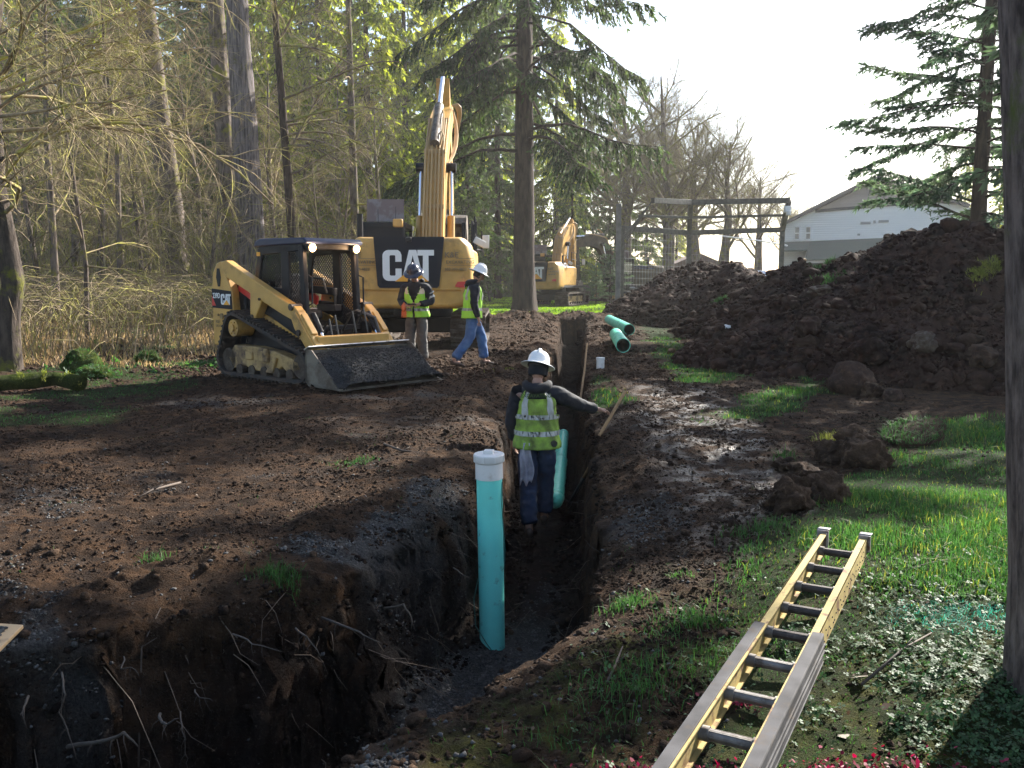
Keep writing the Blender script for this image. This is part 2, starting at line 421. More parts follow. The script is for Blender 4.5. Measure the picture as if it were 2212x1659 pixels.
def ground_mat():
    m = bpy.data.materials.new('ground_soil'); m.use_nodes = True; N, L = nodes(m); b = N['Principled BSDF']
    at = N.new('ShaderNodeVertexColor'); at.layer_name = 'mask'; sp = N.new('ShaderNodeSeparateColor'); L.new(at.outputs[0], sp.inputs[0])
    at2 = N.new('ShaderNodeVertexColor'); at2.layer_name = 'mask2'; sp2 = N.new('ShaderNodeSeparateColor'); L.new(at2.outputs[0], sp2.inputs[0])
    tc = N.new('ShaderNodeTexCoord')
    def noise(s, d=8, r=.6):
        n = N.new('ShaderNodeTexNoise'); n.inputs['Scale'].default_value = s; n.inputs['Detail'].default_value = d; n.inputs['Roughness'].default_value = r
        L.new(tc.outputs['Object'], n.inputs['Vector']); return n.outputs['Fac']
    def rng(f, a, c, o0=0, o1=1):
        r = N.new('ShaderNodeMapRange'); r.inputs[1].default_value = a; r.inputs[2].default_value = c; r.inputs[3].default_value = o0; r.inputs[4].default_value = o1
        L.new(f, r.inputs[0]); return r.outputs[0]
    def mix(f, a, c):
        x = N.new('ShaderNodeMix'); x.data_type = 'RGBA'; L.new(f, x.inputs[0])
        for s, v in ((6, a), (7, c)):
            if isinstance(v, tuple): x.inputs[s].default_value = (*v, 1)
            else: L.new(v, x.inputs[s])
        return x.outputs[2]
    c = mix(rng(noise(1.1), .35, .65), (.050, .030, .018), (.021, .0135, .010))
    c = mix(rng(noise(7, 8, .7), .45, .62), c, (.090, .050, .027))
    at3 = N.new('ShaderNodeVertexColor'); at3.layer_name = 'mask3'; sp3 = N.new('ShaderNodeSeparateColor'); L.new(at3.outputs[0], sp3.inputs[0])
    fresh_shaded = mix(rng(noise(2.4, 8, .7), .42, .62), (.010, .007, .006), (.026, .014, .009))  # freshly dug soil, with the trench shade also darkened into its colour
    c = mix(sp3.outputs[0], c, fresh_shaded)
    c = mix(rng(noise(38, 4, .7), .60, .70), c, (.085, .066, .052))
    gr = mix(rng(noise(60, 4, .7), .35, .7), (.034, .034, .036), (.12, .117, .112))
    c = mix(sp.outputs[1], c, gr)
    gs = mix(rng(noise(3.0, 6, .7), .35, .65), (.016, .034, .008), (.030, .045, .012))
    gs = mix(rng(noise(14, 6, .7), .55, .68), gs, (.05, .035, .018))
    c = mix(sp.outputs[0], c, gs)
    br = mix(rng(noise(5, 8, .7), .35, .65), (.10, .07, .04), (.045, .032, .02))
    c = mix(sp.outputs[2], c, br)
    ms = mix(rng(noise(9, 8, .7), .42, .62), (.028, .032, .012), (.085, .085, .018))
    mm = N.new('ShaderNodeMath'); mm.operation = 'MULTIPLY'; L.new(sp2.outputs[0], mm.inputs[0]); L.new(rng(noise(2.3, 6), .42, .6), mm.inputs[1])
    c = mix(mm.outputs[0], c, ms)
    far = mix(rng(noise(.25, 8, .7), .4, .6), (.035, .04, .018), (.075, .06, .03))
    c = mix(sp2.outputs[1], c, far)
    L.new(c, b.inputs['Base Color'])
    # wet patches shine
    wet = N.new('ShaderNodeMath'); wet.operation = 'MULTIPLY'; L.new(sp2.outputs[2], wet.inputs[0]); L.new(rng(noise(3.2, 5), .44, .60), wet.inputs[1])
    L.new(rng(wet.outputs[0], 0, 1, .95, .26), b.inputs['Roughness'])
    L.new(rng(wet.outputs[0], 0, 1, .10, .5), b.inputs['Specular IOR Level'])
    bp = N.new('ShaderNodeBump'); bp.inputs['Strength'].default_value = 1.0; bp.inputs['Distance'].default_value = .05
    ad = N.new('ShaderNodeMath'); ad.operation = 'ADD'; L.new(noise(28, 8, .7), ad.inputs[0]); L.new(noise(90, 5, .7), ad.inputs[1])
    L.new(ad.outputs[0], bp.inputs['Height']); L.new(bp.outputs[0], b.inputs['Normal'])
    return m
gm = ground_mat()
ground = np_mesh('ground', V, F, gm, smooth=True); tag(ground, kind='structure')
def colattr(o, name, r, g, b):
    a = o.data.color_attributes.new(name, 'FLOAT_COLOR', 'POINT')
    d = np.stack([r, g, b, np.ones_like(r)], -1).astype(np.float32).reshape(-1); a.data.foreach_set('color', d)
grass_, grav_, brown_, moss_, _, weeds_ = m_
wetm = sstep(.9, .3, np.abs(GX-1.9-.1*(GY-8)))*sstep(15, 11, GY)*sstep(4.4, 5.4, GY)*(1-grass_) + .4*sstep(.25, .55, fbm(GX, GY, 3, .5, .5, 40))*(1-grass_)*sstep(18, 14, GY)
farm = np.clip(sstep(95, 115, GY) + sstep(26, 36, GY)*sstep(-8, -12, GX) + sstep(24, 30, GY)*sstep(16, 22, GX)*.6, 0, 1)
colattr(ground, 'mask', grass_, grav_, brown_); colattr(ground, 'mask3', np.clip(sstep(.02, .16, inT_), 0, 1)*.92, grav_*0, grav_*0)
colattr(ground, 'mask2', np.maximum(moss_, weeds_), farm, np.clip(wetm, 0, 1))

# ----------------------------------------------------------------- spoil heap
RIDGE = [(6.2, 45.5, .2), (6.9, 42, 1.15), (7.2, 39, 1.9), (7.5, 36, 2.1), (8.0, 33, 2.15), (8.0, 31, 1.9), (7.7, 28.3, 1.38), (7.8, 25.5, 1.8), (7.8, 24, 1.95), (7.55, 22, 1.62), (7.45, 20.5, 1.85), (7.5, 18.5, 2.2), (7.55, 17, 2.52), (8.2, 16.1, 2.55), (9.3, 15.6, 2.5), (11, 15.2, 2.3), (13, 15, 1.6)]
def heap_h(x, y):
    best = np.full(x.shape, -5.0)
    for (ax, ay, ah), (bx, by, bh) in zip(RIDGE[:-1], RIDGE[1:]):
        ex, ey = bx-ax, by-ay; t = np.clip(((x-ax)*ex+(y-ay)*ey)/(ex*ex+ey*ey), 0, 1)
        d = np.hypot(x-ax-t*ex, y-ay-t*ey); best = np.maximum(best, ah+(bh-ah)*t - .60*(np.sqrt(d*d+.09)-.3))
    b0 = best.copy()
    n = fbm(x, y, 5, 1.1, .58, 51); r = 1-np.abs(fbm(x, y, 4, 2.6, .6, 52))*2
    best = best + .34*n + .20*r*fbm(x, y, 3, 1.7, .5, 53) + .07*fbm(x, y, 4, 6, .65, 54)
    g = H(x, y, False)
    k = sstep(-.15, .35, b0-g)
    return np.where(b0 - g > -.5, g-.25 + (best-g+.25)*k, g-.25)
hx = np.arange(1.8, 16, .055); hy = np.concatenate([np.arange(9.5, 22, .055), np.arange(22, 50, .11)])
HX, HY = np.meshgrid(hx, hy); HZ = heap_h(HX, HY)
JX = .10*fbm(HX+HZ, HY-HZ*1.3, 4, 3.5, .65, 61); JY = .10*fbm(HX-HZ, HY+HZ*1.3, 4, 3.5, .65, 62)
idx = np.arange(HX.size).reshape(HX.shape)
F = np.stack([idx[:-1, :-1], idx[:-1, 1:], idx[1:, 1:], idx[1:, :-1]], -1).reshape(-1, 4)
keep = (HZ > H(HX, HY, False)-.2).reshape(-1); F = F[keep[F].any(1)]
def soilmat(name, a, b_, c_, s=2.0, bump=1.0, rough=.9):
    m = bpy.data.materials.new(name); m.use_nodes = True; N, L = nodes(m); b = N['Principled BSDF']
    b.inputs['Roughness'].default_value = rough; b.inputs['Specular IOR Level'].default_value = .10
    g = N.new('ShaderNodeNewGeometry')
    def noise(s, d=8, r=.65):
        n = N.new('ShaderNodeTexNoise'); n.inputs['Scale'].default_value = s; n.inputs['Detail'].default_value = d; n.inputs['Roughness'].default_value = r
        L.new(g.outputs['Position'], n.inputs['Vector']); return n.outputs['Fac']
    def mix(f, p, q, lo, hi):
        r = N.new('ShaderNodeMapRange'); r.inputs[1].default_value = lo; r.inputs[2].default_value = hi; L.new(f, r.inputs[0])
        x = N.new('ShaderNodeMix'); x.data_type = 'RGBA'; L.new(r.outputs[0], x.inputs[0])
        for k, v in ((6, p), (7, q)):
            if isinstance(v, tuple): x.inputs[k].default_value = (*v, 1)
            else: L.new(v, x.inputs[k])
        return x.outputs[2]
    c = mix(noise(s), a, b_, .38, .6); c = mix(noise(s*6), c, c_, .5, .68)
    L.new(c, b.inputs['Base Color'])
    bp = N.new('ShaderNodeBump'); bp.inputs['Strength'].default_value = bump; bp.inputs['Distance'].default_value = .03
    L.new(noise(s*16), bp.inputs['Height']); L.new(bp.outputs[0], b.inputs['Normal']); MATS[name] = m
    return m
M_heap = soilmat('spoil_soil', (.038, .020, .0145), (.017, .010, .0085), (.060, .031, .021), 1.2)
M_clod = soilmat('clod_soil', (.066, .040, .025), (.028, .018, .013), (.105, .066, .042), 3.0)
M_grav = soilmat('gravel_stone', (.056, .054, .052), (.13, .125, .12), (.028, .027, .026), 9.0, .3, .75)
M_rock = soilmat('rock_face', (.09, .07, .055), (.05, .03, .022), (.13, .115, .10), 2.2, .8, .85)
heap = np_mesh('spoil_heap', np.stack([HX+JX, HY+JY, HZ], -1).reshape(-1, 3), F, M_heap, smooth=True)
tag(heap, 'long dark brown heap of excavated soil beside the trench', 'soil heap')

# ----------------------------------------------------------------- scattered clods and gravel
def rock_protos(n, sub, seed, amp):
    out = []
    for k in range(n):
        bm = bmesh.new(); bmesh.ops.create_icosphere(bm, subdivisions=sub, radius=1)
        vs = []
        for v in bm.verts:
            p = v.co; q = p*1.3 + Vector((k*3.7+seed, k*1.9, seed*2))
            s = 1 + amp*(mnoise.noise(q)*2 + mnoise.noise(q*2.5))
            vs.append(p*s)
        V_ = np.array([tuple(v) for v in vs]); F_ = np.array([[v.index for v in f.verts] for f in bm.faces]); bm.free()
        out.append((V_, F_))
    return out
def scatter(name, P, R, protos, mt, rng, flat=(.5, .9), smooth=False, sink=.25):
    n = len(P); Vs = []; Fs = []; b = 0
    which = rng.integers(0, len(protos), n)
    for k, (pv, pf) in enumerate(protos):
        i = np.where(which == k)[0]
        if not len(i): continue
        a = rng.random(len(i))*2*PI; ca, sa = np.cos(a), np.sin(a); fl = rng.uniform(flat[0], flat[1], len(i)); st = rng.uniform(.7, 1.3, len(i))
        X = pv[None, :, 0]*st[:, None]; Y = pv[None, :, 1]/st[:, None]; Z = pv[None, :, 2]*fl[:, None]
        tl = rng.normal(0, .35, len(i))[:, None]; Y, Z = Y*np.cos(tl)-Z*np.sin(tl), Y*np.sin(tl)+Z*np.cos(tl)
        x = (X*ca[:, None]-Y*sa[:, None])*R[i, None]+P[i, 0, None]; y = (X*sa[:, None]+Y*ca[:, None])*R[i, None]+P[i, 1, None]
        z = Z*R[i, None] + P[i, 2, None] + (1-sink*2)*R[i, None]*.3
        v = np.stack([x, y, z], -1).reshape(-1, 3); f = (pf[None] + (np.arange(len(i))*len(pv))[:, None, None]).reshape(-1, pf.shape[1])
        Vs.append(v); Fs.append(f+b); b += len(v)
    return np_mesh(name, np.concatenate(Vs), np.concatenate(Fs), mt, smooth=smooth)
r_ = np.random.default_rng(11)
def octa_protos(n):
    out = []; r = np.random.default_rng(8)
    for k in range(n):
        V_ = np.array([[1, 0, 0], [-1, 0, 0], [0, 1, 0], [0, -1, 0], [0, 0, 1], [0, 0, -1]], float)*r.uniform(.6, 1.3, (6, 1)) + r.normal(0, .15, (6, 3))
        out.append((V_, np.array([[0, 2, 4], [2, 1, 4], [1, 3, 4], [3, 0, 4], [2, 0, 5], [1, 2, 5], [3, 1, 5], [0, 3, 5]])))
    return out
protos0 = octa_protos(9); protos1 = rock_protos(7, 1, 1, .22); protos2 = rock_protos(6, 2, 2, .30)
def sample_xy(n, xr, yr, r, pw=1.7):
    """denser towards the viewer's end"""
    u = r.random(n); y = (yr[0]**(1-pw) + u*(yr[1]**(1-pw)-yr[0]**(1-pw)))**(1/(1-pw))
    x = r.uniform(xr[0], xr[1], n)
    return x, y
# clods on bare soil
x, y = sample_xy(60000, (-7.5, 5.5), (2.3, 20), r_, 1.6)
mm = masks(x, y); den = sstep(-.25, .45, fbm(x, y, 4, .9, .6, 71))
k = (r_.random(len(x)) < (1-mm[0])*(.05+.30*den)*np.where(mm[4] > 0, .5, 1)) & (np.abs(x) < .62*y+.6)
x, y = x[k], y[k]; R = r_.gamma(.8, .0070, len(x)) + .004; R = np.minimum(R, .045)*(1+.015*y)
tag(scatter('soil_clods', np.stack([x, y, H(x, y)], -1), R, protos1, M_clod, r_), kind='stuff')
# crumbs clinging to the cut faces
x = r_.uniform(-4.2, 1.9, 120000); y = r_.uniform(2.4, 12, 120000); it = sdist(TRENCH, x, y)
k = (it > -.02) & (it < .40) & (r_.random(len(x)) < .55); x, y = x[k], y[k]; R = np.minimum(r_.gamma(.9, .007, len(x))+.004, .035)
M_wall = soilmat('wall_soil', (.022, .013, .009), (.011, .008, .007), (.040, .022, .014), 3.0)
tag(scatter('wall_crumbs', np.stack([x, y, H(x, y)], -1), R, protos1, M_wall, r_), kind='stuff')
# coarser crumbs farther off
x = r_.uniform(-9, 9, 60000); y = r_.uniform(14, 37, 60000); mm = masks(x, y); k = (r_.random(len(x)) < (1-.9*mm[0])*(1-.7*mm[2])*sstep(-.4, .3, fbm(x, y, 4, .9, .6, 74))) & (mm[4] < .1); x, y = x[k], y[k]
tag(scatter('far_clods', np.stack([x, y, H(x, y)], -1), np.minimum(r_.gamma(1.0, .014, len(x))+.012, .10), protos0, M_clod, r_), kind='stuff')
# fine crumbs everywhere on the soil
x, y = sample_xy(330000, (-7.5, 5.5), (2.3, 17), r_, 1.5); k = np.abs(x) < .62*y+.6; x, y = x[k], y[k]
mm = masks(x, y); den = sstep(-.35, .35, fbm(x, y, 4, 1.4, .6, 73)); k = (r_.random(len(x)) < (1-.9*mm[0])*(.15+.85*den)) & (mm[4] < .1); x, y = x[k], y[k]
R = np.minimum(r_.gamma(1.2, .0030, len(x))+.0025, .016)*(1+.06*y); q = r_.random(len(x)) < .5
tag(scatter('soil_crumbs', np.stack([x, y, H(x, y)], -1)[q], R[q], protos0, M_clod, r_), kind='stuff')
M_crd = soilmat('dark_crumbs', (.030, .017, .011), (.015, .010, .007), (.070, .048, .034), 4.0)
tag(scatter('dark_soil_crumbs', np.stack([x, y, H(x, y)], -1)[~q], R[~q], protos0, M_crd, r_), kind='stuff')
# gravel where the ground is gravelly
x, y = sample_xy(170000, (-4.5, 2.6), (2.3, 10), r_, 1.5)
mm = masks(x, y); k = (r_.random(len(x)) < mm[1]*.9 + .012*(1-mm[0])) & (np.abs(x) < .62*y+.6)
x, y = x[k], y[k]; R = r_.uniform(.005, .013, len(x)) * (1+.5*(r_.random(len(x)) > .93))
tag(scatter('gravel', np.stack([x, y, H(x, y)], -1), R, protos0+protos1[:3], M_grav, r_), kind='stuff')
# lumps on the heap
x = r_.uniform(2.5, 12, 150000); y = r_.uniform(10.5, 30, 150000); hz = heap_h(x, y); g0 = H(x, y, False); k = (hz > g0-.05) & (x < 9.5+(y < 17)*3) & (r_.random(len(x)) < .8*np.minimum(1, 14/y)); x, y, hz = x[k], y[k], hz[k]
tag(scatter('heap_crumbs', np.stack([x, y, hz], -1), np.minimum(r_.gamma(1.0, .012, len(x))+.008, .06), protos0, M_heap, r_, (.7, 1.0)), kind='stuff')
x = r_.uniform(2.5, 12, 42000); y = r_.uniform(10.5, 42, 42000)
hz = heap_h(x, y); g0 = H(x, y, False); k = (hz > g0-.1) & (r_.random(len(x)) < .30 + .7*(hz-g0 < .7)) & (x < 9.5+(y < 17)*3)
x, y, hz = x[k], y[k], hz[k]; R = np.minimum(r_.gamma(.9, .032, len(x))+.010, .17)
tag(scatter('heap_lumps', np.stack([x, y, hz], -1), R, protos2, M_heap, r_, (.6, 1.0), True), kind='stuff')
# ================================================================= MACHINES
M_yel = mat('machine_yellow', (.56, .315, .075), .42, mud=(.13, .085, .05), mud_lo=.54, mud_hi=.74, mud_scale=2.2, noise_amt=.18, noise_scale=3)
M_yelm = mat('muddy_yellow', (.40, .26, .10), .6, mud=(.10, .065, .045), mud_lo=.42, mud_hi=.62, mud_scale=4)
M_blk = mat('machine_black', (.009, .010, .014), .5, spec=.25, mud=(.035, .027, .022), mud_lo=.58, mud_hi=.78, mud_scale=5)
M_skytop = mat('sky_tinted_top', (.020, .028, .065), .4, spec=.35)  # dark tops; the bluish skylight on them is put into the colour
M_rub = mat('track_rubber', (.022, .020, .019), .8, mud=(.055, .036, .026), mud_lo=.42, mud_hi=.6, mud_scale=6)
M_steel = mat('track_steel', (.09, .075, .062), .5, .5, mud=(.06, .04, .03), mud_lo=.4, mud_hi=.6, mud_scale=6)
M_chrome = mat('cylinder_chrome', (.75, .76, .80), .16, 1.0)
M_bucket = mat('bucket_steel', (.17, .15, .125), .5, .35, mud=(.10, .075, .055), mud_lo=.42, mud_hi=.62, mud_scale=3)
M_worn = mat('worn_steel', (.50, .50, .50), .30, .85, mud=(.2, .17, .14), mud_lo=.5, mud_hi=.7, mud_scale=7)
M_white = mat('decal_white', (.72, .73, .75), .5)
M_dec = mat('decal_black', (.010, .012, .020), .55, spec=.2)
M_ora = mat('decal_orange', (.80, .36, .03), .5)
M_red = mat('decal_red', (.55, .035, .03), .5)
M_gry = mat('decal_grey', (.16, .12, .075), .6)
M_glass = mat('tinted_glass', (.05, .075, .075), .08, 0, spec=.8)
M_int = mat('cab_interior', (.03, .032, .036), .6)
M_hose = mat('hose_rubber', (.028, .026, .024), .45)
M_tube = mat('hydraulic_line', (.42, .27, .11), .5)
M_lamp = mat('work_lamp_lit', (1, .85, .6), .3, emit=(1.0, .52, .20), estr=5)
M_lens = mat('lamp_lens', (.6, .6, .58), .15)
M_panel = mat('guard_panel', (.14, .10, .10), .5, mud=(.22, .20, .21), mud_lo=.5, mud_hi=.6, mud_scale=3)
def glassmat():
    m = bpy.data.materials.new('clear_glass'); m.use_nodes = True; N, L = nodes(m)
    for n in list(N):
        if n.type == 'BSDF_PRINCIPLED': N.remove(n)
    out = [n for n in N if n.type == 'OUTPUT_MATERIAL'][0]
    t = N.new('ShaderNodeBsdfTransparent'); t.inputs[0].default_value = (.62, .74, .74, 1); g = N.new('ShaderNodeBsdfGlossy'); g.inputs['Roughness'].default_value = .04
    x = N.new('ShaderNodeMixShader'); x.inputs[0].default_value = .14
    L.new(t.outputs[0], x.inputs[1]); L.new(g.outputs[0], x.inputs[2]); L.new(x.outputs[0], out.inputs['Surface']); return m
M_clear = glassmat()

def hull_loop(circs, n=10):
    """outline of the convex hull of circles [(x,z,r)], as closed list of (x,z)"""
    pts = []
    for cx, cz, r in circs:
        for k in range(n*4):
            t = 2*PI*k/(n*4); pts.append((cx+r*math.cos(t), cz+r*math.sin(t)))
    pts = sorted(set((round(a, 5), round(b, 5)) for a, b in pts))
    def half(P):
        h = []
        for p in P:
            while len(h) >= 2 and (h[-1][0]-h[-2][0])*(p[1]-h[-2][1])-(h[-1][1]-h[-2][1])*(p[0]-h[-2][0]) <= 0: h.pop()
            h.append(p)
        return h
    a = half(pts); b = half(pts[::-1]); return a[:-1]+b[:-1]
def resample(loop, step):
    P = [Vector((a, b)) for a, b in loop]; P.append(P[0]); out = []; acc = 0; Ls = [(P[i+1]-P[i]).length for i in range(len(P)-1)]; tot = sum(Ls)
    n = max(8, round(tot/step)); st = tot/n; i = 0; base = 0
    for k in range(n):
        t = k*st
        while i < len(Ls)-1 and base+Ls[i] < t: base += Ls[i]; i += 1
        d = (P[i+1]-P[i]); u = d.normalized() if d.length > 0 else Vector((1, 0)); out.append((P[i]+u*(t-base), u))
    return out
def track_belt(circs, y0, y1, thick, step, lug, chevron=False):
    mb = MB(); loop = hull_loop(circs); R = resample(loop, step); n = len(R)
    vs = []
    for p, u in R:
        nrm = Vector((u.y, -u.x))
        q = p - nrm*thick
        vs += [(p.x, y0, p.y), (p.x, y1, p.y), (q.x, y1, q.y), (q.x, y0, q.y)]
    fs = []
    for i in range(n):
        j = (i+1) % n
        for a in range(4): b = (a+1) % 4; fs.append((i*4+a, i*4+b, j*4+b, j*4+a))
    mb.add(vs, fs)
    for p, u in R:
        nrm = Vector((u.y, -u.x)); c = p + nrm*lug/2
        w_ = step*.32
        a = c - u*w_/2 + nrm*lug*.5; b = c + u*w_/2 + nrm*lug*.5; d = c + u*w_*.7 - nrm*lug*.6; e = c - u*w_*.7 - nrm*lug*.6
        mb.prism([(a.x, a.y), (b.x, b.y), (d.x, d.y), (e.x, e.y)], 'y', y0+.004, y1-.004)
    return mb

def logo(mbw, mbo, M, h):
    """three bold letters and an orange triangle in local 2D, height h, drawn in plane of M (x right, y up)"""
    t = h*.008
    def P(mb, poly, z0=0, z1=.006):
        mb.M = M; mb.prism([(a*h, b*h) for a, b in poly], 'z', z0, z1)
    # C
    o = []; i = []
    for k in range(0, 9): a = PI/2 + k*PI/2/8; o.append((.20+.20*math.cos(a), .80+.20*math.sin(a)))
    for k in range(0, 9): a = PI + k*PI/2/8; o.append((.20+.20*math.cos(a), .20+.20*math.sin(a)))
    P(mbw, o + [(.40, 0)] + [(.40, .17), (.26, .17), (.23, .20), (.23, .80), (.26, .83), (.40, .83), (.40, 1.0)])
    P(mbw, [(.40, 0), (.52, .0), (.60, .06), (.62, .10), (.62, .40), (.42, .40), (.42, .20), (.40, .17)])
    P(mbw, [(.40, 1.0), (.40, .83), (.42, .80), (.42, .62), (.62, .62), (.62, .84), (.58, .94), (.50, 1.0)])
    # A (its lower half is cut by the triangle)
    P(mbw, [(.66, .16), (.865, 1.0), (.985, 1.0), (.985, .83), (.93, .58), (.90, .38)])
    P(mbw, [(1.30, .16), (1.105, 1.0), (.985, 1.0), (.985, .83), (1.04, .58), (1.07, .38)])
    P(mbw, [(.90, .38), (.93, .56), (1.04, .56), (1.07, .38), (.985, .46)])
    # T
    P(mbw, [(1.14, 1.0), (1.14, .82), (1.32, .82), (1.30, .0), (1.50, .0), (1.50, .82), (1.68, .82), (1.68, 1.0)])
    P(mbo, [(.40, -.02), (.985, .42), (1.50, -.02)], -.001, .008)

# ----------------------------------------------------------------- excavator (faces +X, origin on the ground under the swing centre)
def excavator(name, label, loc, rz, boom, stick, s=1.0, lit=False, und=0.0, writing=True, yb=-.10, M_yel=M_yel):
    root = empty(name, loc, rz); root.scale = (s, s, s); tag(root, label, 'excavator')
    # tracks
    for sy in (-1, 1):
        y0, y1 = sy*1.22-.40, sy*1.22+.40
        circ = [(-1.72, .47, .36), (1.72, .47, .36)]
        tb = track_belt(circ, y0, y1, .06, .19, .05)
        t = tb.build('track', M_steel, root)
        t.rotation_euler[2] = und
        f = MB(); f.prism([(-1.7, .25), (1.7, .25), (1.75, .62), (-1.75, .62)], 'y', sy*1.22-.16, sy*1.22+.16)
        fr = f.build('track_frame', M_yelm, t, bevel=.03)
        for xx in (-1.72, 1.72):
            q = MB(); q.tube([(xx, sy*1.22-.2, .47), (xx, sy*1.22+.2, .47)], .33, 20); q.build('idler_wheel', M_steel, t)
        q = MB()
        for k in range(7): q.tube([(-1.3+k*.43, sy*1.22-.22, .2), (-1.3+k*.43, sy*1.22+.22, .2)], .11, 10)
        split(q.build('roller', M_steel, t))
    c = MB(); c.box((0, 0, .55), (1.9, 1.9, .35)); c.tube([(0, 0, .7), (0, 0, 1.1)], .75, 24); u = c.build('undercarriage', M_blk, root, bevel=.04); u.rotation_euler[2] = und
    # house
    b = MB(); b.box((-.35, 0, 1.16), (4.3, 2.7, .14)); b.build('deck', M_blk, root, bevel=.02)
    b = MB(); b.prism([(-2.1, 1.24), (.2, 1.24), (.2, 2.25), (-.2, 2.32), (-2.1, 2.32)], 'y', -1.38, -.42); b.prism([(-2.1, 1.24), (-.4, 1.24), (-.4, 2.32), (-2.1, 2.32)], 'y', .42, 1.38)
    split(b.build('side_panel', M_yel, root, bevel=.05))
    b = MB(); b.box((-1.45, -.0, 2.33), (1.3, 2.5, .18)); b.box((-1.3, .35, 2.50), (1.0, 1.0, .10)); b.box((-1.3, -.75, 2.49), (1.0, .7, .09)); b.build('engine_hood', M_skytop, root, bevel=.05)
    # counterweight: outline seen from behind, rounded back
    out = [(a*.935, b) for a, b in [(-1.40, 1.06), (-1.50, 1.20), (-1.52, 2.05), (-1.42, 2.42), (-1.24, 2.58), (1.24, 2.58), (1.42, 2.42), (1.52, 2.05), (1.50, 1.20), (1.40, 1.06), (1.1, 1.0), (-1.1, 1.0)]]
    b = MB(); n = len(out); vs = []; sl_ = [(-2.05, 1.0, 0), (-2.75, .985, 0), (-2.93, .95, .015), (-3.02, .86, .04)]
    for X, k, dz in sl_:
        for (yy, zz) in out: vs.append((X - .10*(1-(yy/1.5)**2)*(X < -2.7), yy*k, 1.79+(zz-1.79)*(k if k > .97 else k+.02)))
    fs = [(i*n+j, i*n+(j+1) % n, (i+1)*n+(j+1) % n, (i+1)*n+j) for i in range(3) for j in range(n)] + [tuple(range(n)), tuple(range(4*n-1, 3*n-1, -1))]
    b.add(vs, fs)
    cw = b.build('counterweight', M_yel, root, bevel=.05, seg=3, angle=25)
    # step in the back face below the decal (thin ledge)
    b = MB(); b.box((-3.10, 0, 1.44), (.06, 2.3, .03)); b.build('ledge', M_yel, cw, bevel=.01)
    xb = -3.135
    MR = Matrix.Translation((xb, 0, 0)) @ Matrix(((0, 0, -1, 0), (-1, 0, 0, 0), (0, 1, 0, 0), (0, 0, 0, 1)))
    # frame: local x -> -Y (right when seen from behind), y -> Z, z -> -X
    b = MB(); b.M = MR; b.prism([(-.62, 1.47), (.62, 1.47), (.665, 1.52), (.78, 2.56), (-.74, 2.56), (-.665, 1.52)], 'z', -.03, .0); b.build('decal_panel', M_dec, cw)
    if writing:
        a, o_ = MB(), MB(); logo(a, o_, MR @ Matrix.Translation((-.55, 1.62, .002)), .66)
        d = a.build('letters', M_white, cw); o_.build('triangle', M_ora, cw)
        for sgn in (1, -1):
            x0 = .78 if sgn > 0 else -1.32
            MM = MR @ Matrix.Translation((x0, 0, -.045))
            t = text_mesh('lettering', 'K&E', .17, M_gry, cw, MM @ Matrix.Translation((0, 2.12, 0)), .012)
            text_mesh('lettering', 'EXCAVATING', .098, M_gry, cw, MM @ Matrix.Translation((.03, 1.99, 0)), .012, xs=1.0)
            text_mesh('lettering', '503-399-4833', .085, M_gry, cw, MM @ Matrix.Translation((.0, 1.84, 0)), .012)
            b = MB(); b.M = MM; b.box((.36, 1.955, 0), (.62, .008, .026)); b.box((.44, 2.10, 0), (.40, .008, .026)); b.build('rule', M_gry, cw)
        b = MB(); b.M = MR @ Matrix.Translation((1.00, 1.48, -.05)); b.prism([(0, .02), (.06, .12), (.26, .13), (.26, .0), (.1, .0)], 'z', 0, .02); b.build('red_sticker', M_red, cw)
    b = MB(); b.box((xb-.03, -.02, 2.50), (.09, .13, .10)); b.build('rear_camera', M_blk, cw, bevel=.02)
    # cab (left side = +Y)
    cab = MB()
    X0, X1, Y0, Y1, Z0, Z1 = -.25, 1.55, .45, 1.40, 1.24, 2.98
    for (xx, yy) in ((X0, Y0), (X0, Y1), (X1, Y0), (X1-.1, Y1)): cab.bar((xx, yy, Z0), (xx-.12*(xx > 1), yy, Z1), .10, .10, (1, 0, 0))
    cab.box(((X0+X1)/2, (Y0+Y1)/2, Z1), (X1-X0+.1, Y1-Y0+.14, .14)); cab.box(((X0+X1)/2, (Y0+Y1)/2, Z0+.25), (X1-X0, Y1-Y0, .55))
    cab.box((X0, (Y0+Y1)/2, 2.80), (.08, .9, .30)); cab.box(((X0+X1)/2, Y1, 1.95), (X1-X0, .05, .1))
    cb = cab.build('cab', M_blk, root, bevel=.03)
    g = MB(); g.box((X0+.02, (Y0+Y1)/2, 2.3), (.02, .82, .75)); g.box((X1-.08, (Y0+Y1)/2, 2.3), (.02, .82, 1.1)); g.box(((X0+X1)/2, Y0, 2.3), (1.6, .02, 1.1)); g.box(((X0+X1)/2, Y1, 2.35), (1.6, .02, .9)); g.build('window', M_clear, cb)
    g = MB(); g.box((.35, .92, 1.85), (.5, .5, .14)); g.box((.12, .92, 2.15), (.12, .48, .6)); g.build('seat', M_int, cb, bevel=.04)
    b = MB(); b.box((.15, .93, 3.36), (.04, .92, .56), (0, .12, 0)); b.bar((.15, .6, 3.0), (.15, .6, 3.5), .03, .03); b.bar((.15, 1.26, 3.0), (.15, 1.26, 3.5), .03, .03); gp = b.build('roof_hatch', M_panel, cb)
    b = MB(); b.tube([(-.3, 1.05, 3.0), (-.3, 1.05, 3.36)], .008, 5); b.tube([(-.3, .62, 3.0), (-.3, .62, 3.42)], .008, 5); split(b.build('aerial', M_blk, cb))
    b = MB(); b.box((-.34, .56, 3.02), (.16, .24, .20)); b.build('beacon_box', M_yel, cb, bevel=.03)
